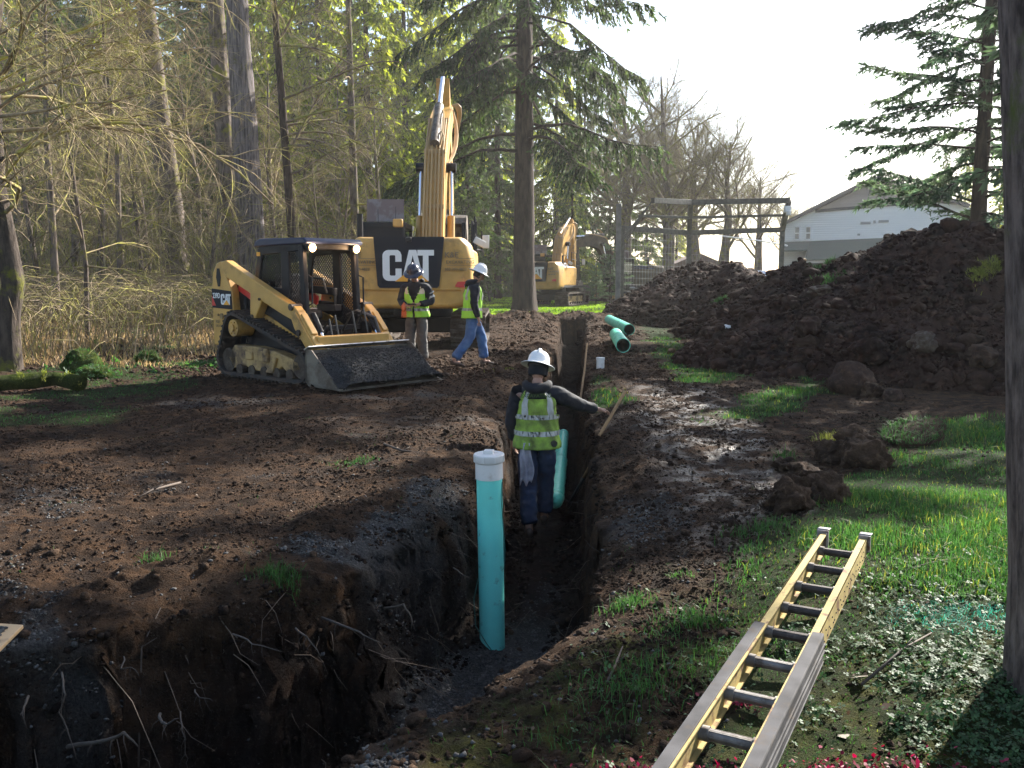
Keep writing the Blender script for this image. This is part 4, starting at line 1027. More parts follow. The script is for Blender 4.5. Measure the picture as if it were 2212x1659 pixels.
def head_mesh(b, M):
    """face looking along +X in local space, origin at the head centre"""
    b.M = M
    bm = bmesh.new(); bmesh.ops.create_uvsphere(bm, u_segments=28, v_segments=20, radius=1)
    vs = []
    for v in bm.verts:
        p = v.co.copy(); x, y, z = p.x*.098, p.y*.076, p.z*.118
        if z < 0:                       # jaw narrows
            k = min(1, -z/.118); y *= 1-.30*k; x = x*(1-.18*k) + .016*k*(1 if x > 0 else .2)
        if x > 0:
            x += .026*math.exp(-((y/.011)**2)-(((z+.012)/.020)**2))      # nose tip
            x += .012*math.exp(-((y/.009)**2)-(((z-.012)/.024)**2))
            x -= .010*math.exp(-(((abs(y)-.030)/.014)**2)-(((z-.018)/.012)**2))   # eye sockets
            x += .006*math.exp(-((y/.045)**2)-(((z-.040)/.010)**2))      # brow
            x += .007*math.exp(-((y/.022)**2)-(((z+.050)/.008)**2)) - .005*math.exp(-((y/.026)**2)-(((z+.0565)/.0035)**2))   # lips
            x += .010*math.exp(-((y/.022)**2)-(((z+.092)/.016)**2))      # chin
        vs.append((x, y, z))
    b.add(vs, [tuple(v.index for v in f.verts) for f in bm.faces]); bm.free()
    for s in (-1, 1):
        b.add([(0 + .022*math.cos(t)*(.8), s*(.076+.010*(1+math.cos(t*1.0))*.5), .004+.032*math.sin(t)) for t in [k*PI/6 for k in range(12)]] + [(.004, s*.072, .004)], [(k, (k+1) % 12, 12) for k in range(12)])

def limb(a, m, e, r0, r1, r2):
    return [(a, r0), (lerp(a, m, .45), (r0+r1)/2*1.03), (m, r1), (lerp(m, e, .35), r1*1.0), (e, r2)]
def person(loc, rz, label, P, shirt, trouser, vest, tape, hatm, hips_r=.168, hoodie=True, group=None):
    """faces +X; P holds joint positions in local space"""
    root = empty('person', loc, rz); tag(root, label, 'person', group)
    pel, chest, neck, head = P['pelvis'], P['chest'], P['neck'], P['head']
    L = 'L'; up = V3(0, 0, 1)
    waist = lerp(pel, chest, .45)
    # body: one continuous surface (neck, arms with hands, legs)
    ch = [[(pel, (.115, .15)), (waist, (.105, .135)), (chest, (.095, .13)), (neck, .06), (lerp(neck, head, .6), .055)]]
    for s in ('L', 'R'):
        sh, el, wr = P['sh'+s], P['el'+s], P['wr'+s]
        ch.append([(chest, (.095, .13)), (lerp(chest, sh, .75), .045), (sh, .038)] + limb(sh, el, wr, .042, .038, .030)[1:])
        hp, kn, an = P['hip'+s], P['kn'+s], P['an'+s]
        ch.append([(pel, (.115, .15)), (hp, .09)] + limb(hp, kn, an, .088, .060, .042)[1:] + [(an - V3(0, 0, .05), .045), (an + P['toe'+s]*.13 - V3(0, 0, .05), .036)])
        hd = P['hd'+s]; ch += hand(wr, hd[0], hd[1], hd[2], hd[3])
    body = skin('body', ch, M_skin, root, 2)
    b = MB(); head_mesh(b, P['headM']); hm = b.build('head_form', M_skin, None, smooth=True)
    # join the head to the body mesh
    bmj = bmesh.new(); bmj.from_mesh(body.data); bmj.from_mesh(hm.data); bmj.to_mesh(body.data); bmj.free(); bpy.data.objects.remove(hm)
    for p in body.data.polygons: p.use_smooth = True
    b = MB(); b.M = P['headM']
    b.add([(0, 0, 0)], [])
    b.v = []; bm = bmesh.new(); bmesh.ops.create_uvsphere(bm, u_segments=20, v_segments=14, radius=1)
    vs = []
    for v in bm.verts:
        p = v.co; x, y, z = p.x*.098-.006, p.y*.083, p.z*.118+.006
        if x > .03: x = .03
        if z < -.055: z = -.055
        vs.append((x, y, z))
    b.add(vs, [tuple(v.index for v in f.verts) for f in bm.faces]); bm.free(); b.build('hair', M_hair, body, smooth=True)
    # top: torso and sleeves
    uc = lerp(chest, neck, .45)
    ch = [[(pel + V3(0, 0, -.05), (.135, hips_r+.02)), (pel + V3(0, 0, .05), (.135, hips_r+.012)), (waist, (.145, .185)), (lerp(waist, chest, .6), (.155, .205)), (chest, (.150, .205)), (uc, (.125, .185)), (lerp(chest, neck, .8), (.10, .12)), (neck, (.085, .085))]]
    for s in ('L', 'R'):
        sh, el, wr = P['sh'+s], P['el'+s], P['wr'+s]
        cuff = lerp(el, wr, .90)
        ch.append([(uc, (.125, .185)), (lerp(uc, sh, .8), .105), (sh + V3(0, 0, -.01), .105), (lerp(sh, el, .35), .088), (lerp(sh, el, .7), .078), (el, .075), (lerp(el, wr, .3), .068), (lerp(el, wr, .6), .060), (lerp(el, wr, .8), .056), (cuff, .047)])
    top = skin('sweatshirt', ch, shirt, root, 3)
    if hoodie:
        b = MB(); nb = neck + P.get('hoodoff', V3(-.055, 0, .01))
        for k_ in range(1): b.tube([nb + V3(.09, -.10, .02), nb + V3(.03, -.135, .01), nb + V3(-.05, -.10, -.02), nb + V3(-.085, 0, -.05), nb + V3(-.05, .10, -.02), nb + V3(.03, .135, .01), nb + V3(.09, .10, .02)], [.02, .04, .055, .065, .055, .04, .02], 12)
        b.build('hood', shirt, top, smooth=True, sub=1)
    # trousers
    ch = [[(pel + V3(0, 0, .10), (.118, hips_r-.005)), (pel, (.132, hips_r)), (pel + V3(0, 0, -.06), (.12, hips_r-.02))]]
    for s in ('L', 'R'):
        hp, kn, an = P['hip'+s], P['kn'+s], P['an'+s]
        ch.append([(pel + V3(0, 0, -.06), (.12, hips_r-.02)), (hp, .122), (lerp(hp, kn, .3), .118), (lerp(hp, kn, .7), .104), (kn, .096), (lerp(kn, an, .3), .094), (lerp(kn, an, .6), .090), (lerp(kn, an, .8), .094), (lerp(kn, an, .97), .090)])
    skin('trousers', ch, trouser, root, 3)
    for s in ('L', 'R'):
        an, t = P['an'+s], P['toe'+s]; side = V3(-t.y, t.x, 0)
        b = MB(); base = an - V3(0, 0, .10)
        pr = []
        secs = [(-.075, .036, .0, .085), (-.03, .042, .0, .11), (.04, .046, .0, .085), (.11, .050, .0, .060), (.165, .048, .0, .050), (.205, .032, .004, .035)]
        n = 10; vs = []; fs = []
        for (u, w_, z0, z1) in secs:
            for j in range(n):
                a = 2*PI*j/n; vs.append(base + t*u + side*w_*math.cos(a) + V3(0, 0, (z0+z1)/2 + (z1-z0)/2*math.sin(a)))
        for i in range(len(secs)-1):
            for j in range(n): fs.append((i*n+j, i*n+(j+1) % n, (i+1)*n+(j+1) % n, (i+1)*n+j))
        fs += [tuple(range(n)), tuple(range(len(secs)*n-1, (len(secs)-1)*n-1, -1))]
        b.add(vs, fs); b.build('boot', M_boot, root, smooth=True, sub=1)
    # vest: open shell round the torso made from rings
    if vest:
        ax = chest - pel; rings = []
        N_ = 76
        def ring(t, rx, ry, cx=0.0):
            c = pel + ax*t; out = []
            for j in range(N_):
                a = 2*PI*j/N_; out.append(V3(c.x + cx + rx*math.cos(a), c.y + ry*math.sin(a), c.z))
            return out
        spec = [(-.22, .190, .250), (0.0, .182, .240), (.25, .168, .222), (.5, .166, .220), (.75, .172, .222), (.95, .168, .218), (1.08, .158, .205), (1.2, .135, .180), (1.32, .105, .130)]
        vs = []; fs = []
        S_ = []
        for i in range(len(spec)-1):
            for q in range(4):
                f_ = q/4; S_.append(tuple(spec[i][j]*(1-f_)+spec[i+1][j]*f_ for j in range(3)))
        S_.append(spec[-1])
        for (t, rx, ry) in S_:
            w_ = .005*math.sin(t*17)
            for j, p in enumerate(ring(t, rx+w_, ry-w_)):
                p.x += .006*math.sin(j*1.0+t*9); p.y += .005*math.cos(j*1.2+t*11); vs.append(p)
        def keepf(t, j):
            a = 2*PI*(j+.5)/N_; ca, sa = math.cos(a), math.sin(a)
            if t > .62 and abs(sa) > .86: return False           # arm holes
            if P.get('open', True) and ca > 0:
                half = .045 + max(0, t-.45)*.85                       # open V in front
                if abs(sa) < half: return False
            if ca < 0 and t > 1.12 and abs(sa) < .5: return False
            return True
        for i in range(len(S_)-1):
            for j in range(N_):
                if keepf((S_[i][0]+S_[i+1][0])/2, j): fs.append((i*N_+j, i*N_+(j+1) % N_, (i+1)*N_+(j+1) % N_, (i+1)*N_+j))
        b = MB(); b.add(vs, fs); vo = b.build('safety_vest', vest, root, smooth=True)
        so_ = vo.modifiers.new('solid', 'SOLIDIFY'); so_.thickness = .008
        P['_vest'] = (vo, vs, S_, N_, keepf, pel, ax)
    return root
tape_m = M_tape
def tapes(P, specs):
    vo, vs, S_, N_, keepf, pel, ax = P['_vest']
    for cond, tm in specs:
        fs2 = []; vs2 = []
        for i in range(len(S_)-1):
            for j in range(N_):
                tt = (S_[i][0]+S_[i+1][0])/2
                if keepf(tt, j) and cond(tt, j*2*PI/N_):
                    q = []
                    for (ii, jj) in ((i, j), (i, (j+1) % N_), (i+1, (j+1) % N_), (i+1, j)):
                        p = vs[ii*N_+jj]; c = pel + ax*S_[ii][0]; o_ = V3(p.x-c.x, p.y-c.y, 0).normalized(); q.append(p + o_*.007)
                    n0 = len(vs2); vs2 += q; fs2.append((n0, n0+1, n0+2, n0+3))
        if fs2:
            b = MB(); b.add(vs2, fs2); tp = b.build('reflective_band', tm, vo, smooth=True)
            bmj = bmesh.new(); bmj.from_mesh(tp.data); bmesh.ops.remove_doubles(bmj, verts=bmj.verts, dist=.0005); bmj.to_mesh(tp.data); bmj.free(); split(tp)
def HM(c, yaw=0, pitch=0, roll=0):
    return Matrix.Translation(c) @ Euler((roll, pitch, yaw)).to_matrix().to_4x4()

# ---- worker in the trench, seen from behind, right arm stretched to a wooden handle.
# local +X is away from the viewer, +Y to the left, -Y to the right
W1 = aty(1160, 900, 9.0); z1 = -1.02
P = dict(pelvis=V3(0, .0, .98), chest=V3(.06, .0, 1.36), neck=V3(.10, 0, 1.54), head=V3(.15, -.01, 1.66))
P.update(shL=V3(.06, .195, 1.43), elL=V3(.06, .265, 1.15), wrL=V3(.17, .235, .92), shR=V3(.08, -.195, 1.44), elR=V3(.22, -.44, 1.30), wrR=V3(.36, -.645, 1.235),
         hipL=V3(0, .10, .93), knL=V3(-.04, .085, .52), anL=V3(-.20, .075, .10), hipR=V3(0, -.10, .93), knR=V3(.14, -.09, .53), anR=V3(.16, -.08, .14),
         toeL=V3(1, .05, 0), toeR=V3(1, -.15, 0),
         hdL=(V3(.3, 0, -1), V3(0, 1, 0), 1, .35), hdR=(V3(.35, -.9, -.12), V3(-.1, .1, 1), 1, .55),
         headM=HM(V3(.16, -.01, 1.665), math.radians(-12), math.radians(18)), open=False, hoodoff=V3(-.09, 0, .0))
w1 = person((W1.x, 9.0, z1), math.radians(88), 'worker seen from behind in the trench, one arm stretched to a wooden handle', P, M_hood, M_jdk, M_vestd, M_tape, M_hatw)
tapes(P, [(lambda t, a: .10 < t < .24, M_tape), (lambda t, a: .56 < t < .70, M_tape), (lambda t, a: t >= .70 and math.cos(a) < 0 and .42 < abs(math.sin(a)) < .68, M_tape), (lambda t, a: t >= .70 and math.cos(a) > 0 and .42 < abs(math.sin(a)) < .68, M_tape)])
hat(w1, HM(V3(.165, -.01, 1.735), math.radians(-12), math.radians(20), math.radians(6)), M_hatw)
b = MB(); b.M = HM(V3(.15, -.01, 1.66), math.radians(-12), math.radians(18)); b.lathe([(.094, -.045), (.104, -.02), (.106, .05), (.098, .07)], 20); b.build('knit_band', M_hood, w1, smooth=True)
t = text_mesh('lettering', 'EXCAVATING', .052, mat('vest_print', (.06, .10, .03), .8), P['_vest'][0], Matrix.Translation((-.122, .165, 1.425)) @ Matrix(((0, 0, -1, 0), (-1, 0, 0, 0), (0, 1, 0, 0), (0, 0, 0, 1))), .004, .0008, xs=.95)
# rag hanging from the back pocket
b = MB(); n, m = 14, 10; vs = []; fs = []
for i in range(n+1):
    for j in range(m+1):
        u = j/m; v = i/n; wd = .085+.035*math.sin(v*3); vs.append((-.155-.022*math.sin(u*11+v*2)-.01*v, .105 + (u-.5)*wd*(1+.25*v) + .01*math.sin(v*7), .965-.46*v*(1-.14*abs(math.sin(u*5+1))*v)))
for i in range(n):
    for j in range(m): a = i*(m+1)+j; fs.append((a, a+1, a+m+2, a+m+1))
b.add(vs, fs); M_rag = mat('rag_cloth', (.50, .46, .50), .9, noise_amt=.35, noise_scale=9, bump=.4, bump_scale=40)
rag = b.build('rag', M_rag, None, smooth=True); rag.matrix_world = Matrix.Translation((W1.x, 9.0, z1)) @ Matrix.Rotation(math.radians(88), 4, 'Z')
sm = rag.modifiers.new('s', 'SOLIDIFY'); sm.thickness = .006; tag(rag, 'pale rag hanging from the back pocket of the worker in the trench', 'rag')
b = MB(); b.box((-.10, -.17, .93), (.06, .05, .09)); tl = b.build('belt_pouch', M_black, w1, bevel=.01)
b = MB(); b.lathe([(0, -.012), (.034, -.012), (.034, .012), (0, .012)], 20); tm_ = b.build('tape_measure', M_chrome, None, smooth='auto'); tm_.matrix_world = Matrix.Translation((W1.x, 9.0, z1)) @ Matrix.Rotation(math.radians(88), 4, 'Z') @ Matrix.Translation((-.14, -.175, .955)) @ Euler((0, PI/2, 0)).to_matrix().to_4x4()
tag(tm_, 'small round metal tape measure clipped at the belt of the trench worker', 'tape measure')

# ---- worker walking to the right, looking down, jeans
W2 = atz(1020, 790, 0)
P = dict(pelvis=V3(0, 0, .97), chest=V3(.03, 0, 1.36), neck=V3(.06, 0, 1.54), head=V3(.13, 0, 1.65))
P.update(shL=V3(.02, .19, 1.43), elL=V3(-.02, .25, 1.14), wrL=V3(.14, .24, .93), shR=V3(.02, -.19, 1.43), elR=V3(-.01, -.25, 1.14), wrR=V3(.07, -.255, .88),
         hipL=V3(0, .095, .93), knL=V3(.20, .09, .53), anL=V3(.24, .09, .11), hipR=V3(0, -.095, .93), knR=V3(-.06, -.10, .52), anR=V3(-.36, -.10, .13),
         toeL=V3(1, 0, .0), toeR=V3(.97, -.1, -.15), hdL=(V3(.2, 0, -1), V3(0, 1, 0), 1, .4), hdR=(V3(.15, 0, -1), V3(0, -1, .1), -1, .45),
         headM=HM(V3(.125, 0, 1.655), 0, math.radians(34)), open=True)
w2 = person((W2.x, W2.y, gz(W2.x, W2.y)), math.radians(14), 'worker in white hard hat and blue jeans walking to the right beside the excavator track', P, M_hood, M_jean, M_vest, M_tape, M_hatw)
tapes(P, [(lambda t, a: .10 < t < .26, M_tape), (lambda t, a: t >= .62 and .35 < abs(math.sin(a)) < .62, M_tape)])
hat(w2, HM(V3(.15, 0, 1.72), 0, math.radians(24)), M_hatw)

# ---- worker facing us, looking down at something in his hands
W3 = atz(905, 790, 0)
P = dict(pelvis=V3(0, 0, .97), chest=V3(.02, 0, 1.36), neck=V3(.05, 0, 1.53), head=V3(.13, 0, 1.63))
P.update(shL=V3(.03, .20, 1.43), elL=V3(.02, .30, 1.16), wrL=V3(.26, .12, 1.12), shR=V3(.03, -.20, 1.43), elR=V3(.03, -.29, 1.16), wrR=V3(.27, -.12, 1.10),
         hipL=V3(0, .10, .93), knL=V3(.03, .11, .52), anL=V3(.0, .13, .10), hipR=V3(0, -.10, .93), knR=V3(.03, -.11, .52), anR=V3(.0, -.13, .10),
         toeL=V3(.97, .2, 0), toeR=V3(.97, -.2, 0), hdL=(V3(.6, -.75, .05), V3(.6, .4, .4), -1, .75), hdR=(V3(.55, .8, .0), V3(.6, -.4, .4), 1, .75),
         headM=HM(V3(.135, 0, 1.635), 0, math.radians(42)), open=True)
w3 = person((W3.x-.02, W3.y-.1, gz(W3.x, W3.y)), math.radians(-102), 'worker in dark hard hat facing us, head bent over his hands', P, M_hood, M_grp, M_vest, M_tape, M_hatk)
tapes(P, [(lambda t, a: .06 < t < .20, M_tape), (lambda t, a: t >= .85 and .3 < abs(math.sin(a)) < .8, M_tapeo)])
hat(w3, HM(V3(.16, 0, 1.70), 0, math.radians(32)), M_hatk)
Mw3 = Matrix.Translation((W3.x-.02, W3.y-.1, gz(W3.x, W3.y))) @ Matrix.Rotation(math.radians(-102), 4, 'Z')
b = MB(); b.box((.33, 0.02, 1.12), (.08, .15, .018), (0, -.3, .1)); ph = b.build('phone', M_black, None, bevel=.004); ph.matrix_world = Mw3; tag(ph, 'dark phone held by the worker in the dark hard hat', 'phone')
b = MB(); b.blob((.30, -.14, 1.06), .055, 2, .2, 2, scl=(.7, .8, 1.5)); 
for k in range(4): b.tube([(.30+.0*k, -.17+.022*k, 1.0), (.30, -.175+.024*k, .93), (.305, -.178+.026*k, .88)], [.014, .012, .009], 8)
gl = b.build('work_gloves', M_glove, None, smooth=True); gl.matrix_world = Mw3; tag(gl, 'orange work gloves held under the hands of the worker facing us', 'gloves')
b = MB(); b.tube([V3(.025, .28, 1.26), V3(.03, .305, 1.22)], [.066, .065], 16, False); b.tube([V3(.025, .27, 1.33), V3(.02, .28, 1.31)], [.072, .070], 16, False); b.build('sleeve_print', M_tape, w3, smooth=True)
# ================================================================= TREES
M_barkB = barkmat('bark_mossy', (.16, .125, .105), (.05, .038, .03), (.15, .14, .02), .52, .60, .35, 7)
M_barkG = barkmat('bark_furrowed', (.19, .16, .155), (.045, .038, .036), (.09, .085, .03), .60, .68, .10, 14, 1.0)
M_barkF = barkmat('bark_fir', (.075, .052, .040), (.025, .018, .015), (.045, .045, .02), .60, .70, .22, 7, 1.0)
M_twig = barkmat('twig_mossy', (.34, .26, .16), (.16, .12, .08), (.36, .33, .08), .48, .60, .8, 5, .3)
M_twigd = barkmat('twig_dark', (.21, .16, .11), (.10, .075, .055), (.22, .21, .05), .48, .58, .8, 5, .3)
M_needle = leafmat('needle_dark', (.045, .075, .026), (.10, .14, .035), .45, scale=.5, rnd=.4)
M_needlel = leafmat('needle_light', (.20, .25, .045), (.30, .32, .06), .55, scale=.25, rnd=.45)
M_needleb = leafmat('needle_blue', (.060, .105, .065), (.11, .16, .08), .45, scale=.5, rnd=.35)

def tubes_np(lines, radii, sides=3):
    """lines (n,k,3), radii (n,k) -> V, F"""
    P = np.asarray(lines, dtype=np.float32); R = np.asarray(radii, dtype=np.float32); n, k, _ = P.shape
    T = np.empty_like(P); T[:, 1:-1] = P[:, 2:]-P[:, :-2]; T[:, 0] = P[:, 1]-P[:, 0]; T[:, -1] = P[:, -1]-P[:, -2]
    T /= np.linalg.norm(T, axis=2, keepdims=True)+1e-9
    ref = np.where(np.abs(T[:, :1, 2:3]) > .85, np.array([1., 0, 0]), np.array([0, 0, 1.]))
    U = np.cross(T, ref); U /= np.linalg.norm(U, axis=2, keepdims=True)+1e-9; W = np.cross(T, U)
    a = np.arange(sides)*2*PI/sides
    V = P[:, :, None] + (U[:, :, None]*np.cos(a)[None, None, :, None] + W[:, :, None]*np.sin(a)[None, None, :, None])*R[:, :, None, None]
    V = V.reshape(-1, 3); base = (np.arange(n)*k*sides)[:, None, None] + (np.arange(k-1)*sides)[None, :, None] + np.arange(sides)[None, None, :]
    nxt = (np.arange(n)*k*sides)[:, None, None] + (np.arange(k-1)*sides)[None, :, None] + ((np.arange(sides)+1) % sides)[None, None, :]
    F = np.stack([base, nxt, nxt+sides, base+sides], -1).reshape(-1, 4)
    return V, F
def merge(parts):
    Vs, Fs, b = [], [], 0
    for v, f in parts: Vs.append(v); Fs.append(f+b); b += len(v)
    return np.concatenate(Vs), np.concatenate(Fs)
def trunk_mesh(name, pts, rad, mt, parent, sides=16, rough=.06, flare=.35, seed=0):
    """pts list of points; bark relief, root flare"""
    P = [Vector(p) for p in pts]; n = 40; out = []; r_s = []
    for i in range(n+1):
        t = i/n*(len(P)-1); k = min(int(t), len(P)-2); f = t-k
        out.append(P[k].lerp(P[k+1], f)); r_s.append(rad[k]*(1-f)+rad[k+1]*f)
    vs = []; fs = []
    zb = P[0].z
    for i, p in enumerate(out):
        for j in range(sides*2):
            a = 2*PI*j/(sides*2); h = p.z-zb
            r = r_s[i]*(1 + flare*math.exp(-h/(r_s[0]*1.6+.05))*(1+.35*math.sin(a*5+seed)) + rough*mnoise.noise(Vector((math.cos(a)*2.2, math.sin(a)*2.2, h*.5+seed)))*1.5 + rough*1.1*mnoise.noise(Vector((math.cos(a)*7, math.sin(a)*7, h*.8+seed*2))))
            vs.append((p.x+r*math.cos(a), p.y+r*math.sin(a), p.z))
    m = sides*2
    for i in range(n):
        for j in range(m): fs.append((i*m+j, i*m+(j+1) % m, (i+1)*m+(j+1) % m, (i+1)*m+j))
    return np_mesh(name, np.array(vs), np.array(fs), mt, parent, smooth=True)

def bare_branches(rng, starts, levels, droop=.0, up=.25, wig=.35, k=6, spread=1.0):
    """starts: list of (p, d, L, r). levels: list of (children, length factor, radius factor, angle)"""
    out = []; cur = [(np.array(p, float), np.array(d, float)/np.linalg.norm(d), L_, r) for p, d, L_, r in starts]
    for li in range(len(levels)+1):
        nxt = []; L_all = []; R_all = []
        for (p, d, L_, r) in cur:
            pts = [p]; dd = d.copy(); seg = L_/(k-1); bend = rng.normal(0, wig, 3)*.30
            for i in range(k-1):
                dd = dd + rng.normal(0, wig, 3)*.22 + bend*.5 + np.array([0, 0, up*.18 - droop*.3*(i/(k-1))]); dd /= np.linalg.norm(dd)
                pts.append(pts[-1]+dd*seg)
            pts = np.array(pts); L_all.append(pts); R_all.append(np.linspace(r, r*(.35 if li < len(levels) else .25), k))
            if li < len(levels):
                nc, lf, rf, ang = levels[li]
                for c in range(nc):
                    t = rng.uniform(.15, 1.0)**.8*(k-1); i = min(int(t), k-2); f = t-i
                    q = pts[i]*(1-f)+pts[i+1]*f; tdir = pts[i+1]-pts[i]; tdir /= np.linalg.norm(tdir)
                    side = rng.normal(0, 1, 3); side -= tdir*side.dot(tdir); side /= np.linalg.norm(side)+1e-9
                    a = ang*rng.uniform(.6, 1.35); nd = tdir*math.cos(a)+side*math.sin(a)
                    nxt.append((q, nd, L_*lf*rng.uniform(.55, 1.25)*(1.15-.5*t/(k-1)), r*rf*(1-.5*t/(k-1))))
        out.append((np.array(L_all), np.array(R_all), 5 if li == 0 else 3)); cur = nxt
    return merge([tubes_np(a, b, s) for a, b, s in out])

def conifer(rng, H, h0, R, nl, nb, nleaf, leaf, mt, bark, r0, top=1.0, droop=.35, sprays=.7, lean=0, parent=None, name='conifer_tree', limb_r=.045, gap=0.0, shape=.75, zmax=None, dens=1.0, bare=.12):
    """trunk + crown of limbs carrying drooping branchlets of needle sprays"""
    root = empty(name) if parent is None else parent
    pts = [(0, 0, -.3), (0, 0, H*.33), (lean*.5, 0, H*.66), (lean, 0, H)]
    trunk_mesh('trunk', pts, [r0, r0*.78, r0*.45, .03], bark, root, 14 if r0 > .4 else 8)
    lines, rads, bl, br, lv = [], [], [], [], []
    az = 0
    for i in range(nl):
        t = (i+.5)/nl; z = h0 + (H-h0)*t**.9
        if zmax and z > zmax and i % 3: continue
        az += 2.4 + rng.normal(0, .35); L_ = R*((1-(z-h0*.6)/(H-h0*.6+1e-6))**shape)*rng.uniform(.62, 1.15) + .25
        if rng.random() < gap: continue
        d = np.array([math.cos(az), math.sin(az), .12 + .35*t + rng.normal(0, .10)]); d /= np.linalg.norm(d)
        k = 7; p = np.array([lean*t, 0, z]); P = [p]; dd = d.copy()
        for s in range(k-1):
            dd = dd + rng.normal(0, .08, 3) + np.array([0, 0, -droop*.35*(1 if s < 4 else -.5)]); dd /= np.linalg.norm(dd); P.append(P[-1]+dd*L_/(k-1))
        P = np.array(P); lines.append(P); rads.append(np.linspace(limb_r*(1.1-t*.7), .006, k))
        m = max(3, int(nb*L_/R*dens))
        u = rng.uniform(bare, 1, m)**.8*(k-1.001); ii = u.astype(int); ff = (u-ii)[:, None]
        Q = P[ii]*(1-ff)+P[ii+1]*ff; T = P[ii+1]-P[ii]; T /= np.linalg.norm(T, axis=1, keepdims=True)
        S = np.stack([-T[:, 1], T[:, 0], T[:, 2]*0], -1); S /= np.linalg.norm(S, axis=1, keepdims=True)+1e-9
        sg = rng.choice([-1, 1], m)[:, None]; ln = sprays*rng.uniform(.4, 1.2, m)*(1.15-.6*u/(k-1))*min(1.3, max(.5, L_/R*1.2))
        D = T*.65 + S*sg*rng.uniform(.4, 1.0, m)[:, None] + np.stack([np.zeros(m), np.zeros(m), -rng.uniform(.1, 1.1, m)*droop*2], -1); D /= np.linalg.norm(D, axis=1, keepdims=True)
        a = Q; b = Q + D*ln[:, None]*.5; c = b + (D + np.array([0, 0, -.5*droop*2]))*ln[:, None]*.42
        bl.append(np.stack([a, b, c], 1)); br.append(np.tile(np.array([[.012, .008, .004]]), (m, 1))*(leaf*6))
        # needles along branchlets
        tt = rng.random((m, nleaf)); w0 = (1-tt)**2; w1 = 2*tt*(1-tt); w2 = tt**2
        X = a[:, None]*w0[..., None] + b[:, None]*w1[..., None] + c[:, None]*w2[..., None]
        X = X.reshape(-1, 3); DD = np.repeat(D, nleaf, 0); n = len(X)
        nd = DD*.8 + rng.normal(0, .45, (n, 3)) + np.array([0, 0, -.45*droop*2]); nd /= np.linalg.norm(nd, axis=1, keepdims=True)
        sd = np.cross(nd, rng.normal(0, 1, (n, 3))); sd /= np.linalg.norm(sd, axis=1, keepdims=True)+1e-9
        l = leaf*rng.uniform(.6, 1.3, n)[:, None]; wd = leaf*.17*rng.uniform(.7, 1.3, n)[:, None]
        lv.append(np.stack([X - sd*wd, X + sd*wd, X + nd*l*.6 + sd*wd*.8, X + nd*l], 1))
    parts = [tubes_np(np.array(lines), np.array(rads), 4), tubes_np(np.concatenate(bl), np.concatenate(br), 3)]
    v, f = merge(parts)
    crown = np_mesh('crown', np.concatenate(lv).reshape(-1, 3), None if False else np.arange(sum(len(a) for a in lv)*4).reshape(-1, 4)[:, [0, 1, 2, 3]], mt, root)
    limbs = np_mesh('limbs', v, f, bark, root, smooth=True)
    return root

rg = np.random.default_rng(21)
ORD = 'first second third fourth fifth sixth seventh eighth ninth tenth eleventh twelfth thirteenth fourteenth fifteenth sixteenth seventeenth eighteenth nineteenth twentieth'.split() + ['twenty-' + w_ for w_ in 'first second third fourth fifth sixth'.split()]
def ordinal(spots, i):
    k = spots[i][2]; same = sorted([(s_[0], j) for j, s_ in enumerate(spots) if s_[2] == k]); return ORD[same.index((spots[i][0], i))]
def place(root, x, y, rz=0.0, s=1.0, label=None, cat='tree', group=None, dz=0.0):
    root.location = (x, y, gz(x, y)+dz); root.rotation_euler = (0, 0, rz); root.scale = (s, s, s); tag(root, label, cat, group); return root
def pxx(px, y): return aty(px, 600, y).x

# ---- the big fir in the middle
M_needlef = leafmat('needle_fir', (.030, .052, .022), (.070, .095, .030), .5, scale=.5, rnd=.45)
fir = conifer(rg, 32, 7.6, 8.4, 200, 88, 17, .24, M_needlef, M_barkF, .54, droop=.55, sprays=1.8, name='fir_tree', limb_r=.085, bare=.22, zmax=17, shape=.7, gap=.30)
place(fir, pxx(1132, 44), 44, 1.1, 1, 'tall dark fir with drooping boughs beside the far end of the trench')
# ---- the feathery hemlock on the right
hem = conifer(rg, 29, 3.6, 5.6, 170, 80, 15, .19, M_needleb, M_barkF, .30, droop=.20, sprays=1.1, name='hemlock_tree', limb_r=.05, bare=.05, shape=.7)
place(hem, pxx(2105, 34), 34, .6, 1, 'feathery evergreen rising behind the right end of the soil heap')
# ---- little spruces by the dark excavator
spr = conifer(rg, 3.4, .5, 1.25, 46, 18, 12, .12, M_needleb, M_barkF, .06, droop=.05, sprays=.45, name='spruce_sapling', limb_r=.015, shape=.8)
place(spr, pxx(1318, 56), 56, 0, 1.05, 'young spruce in front of the dark excavator, the taller one')
spr2 = copy_tree(spr); place(spr2, pxx(1288, 54), 54, 2, .68, 'shorter young spruce left of the taller one on the lawn', group='young spruces on the lawn'); spr['group'] = 'young spruces on the lawn'
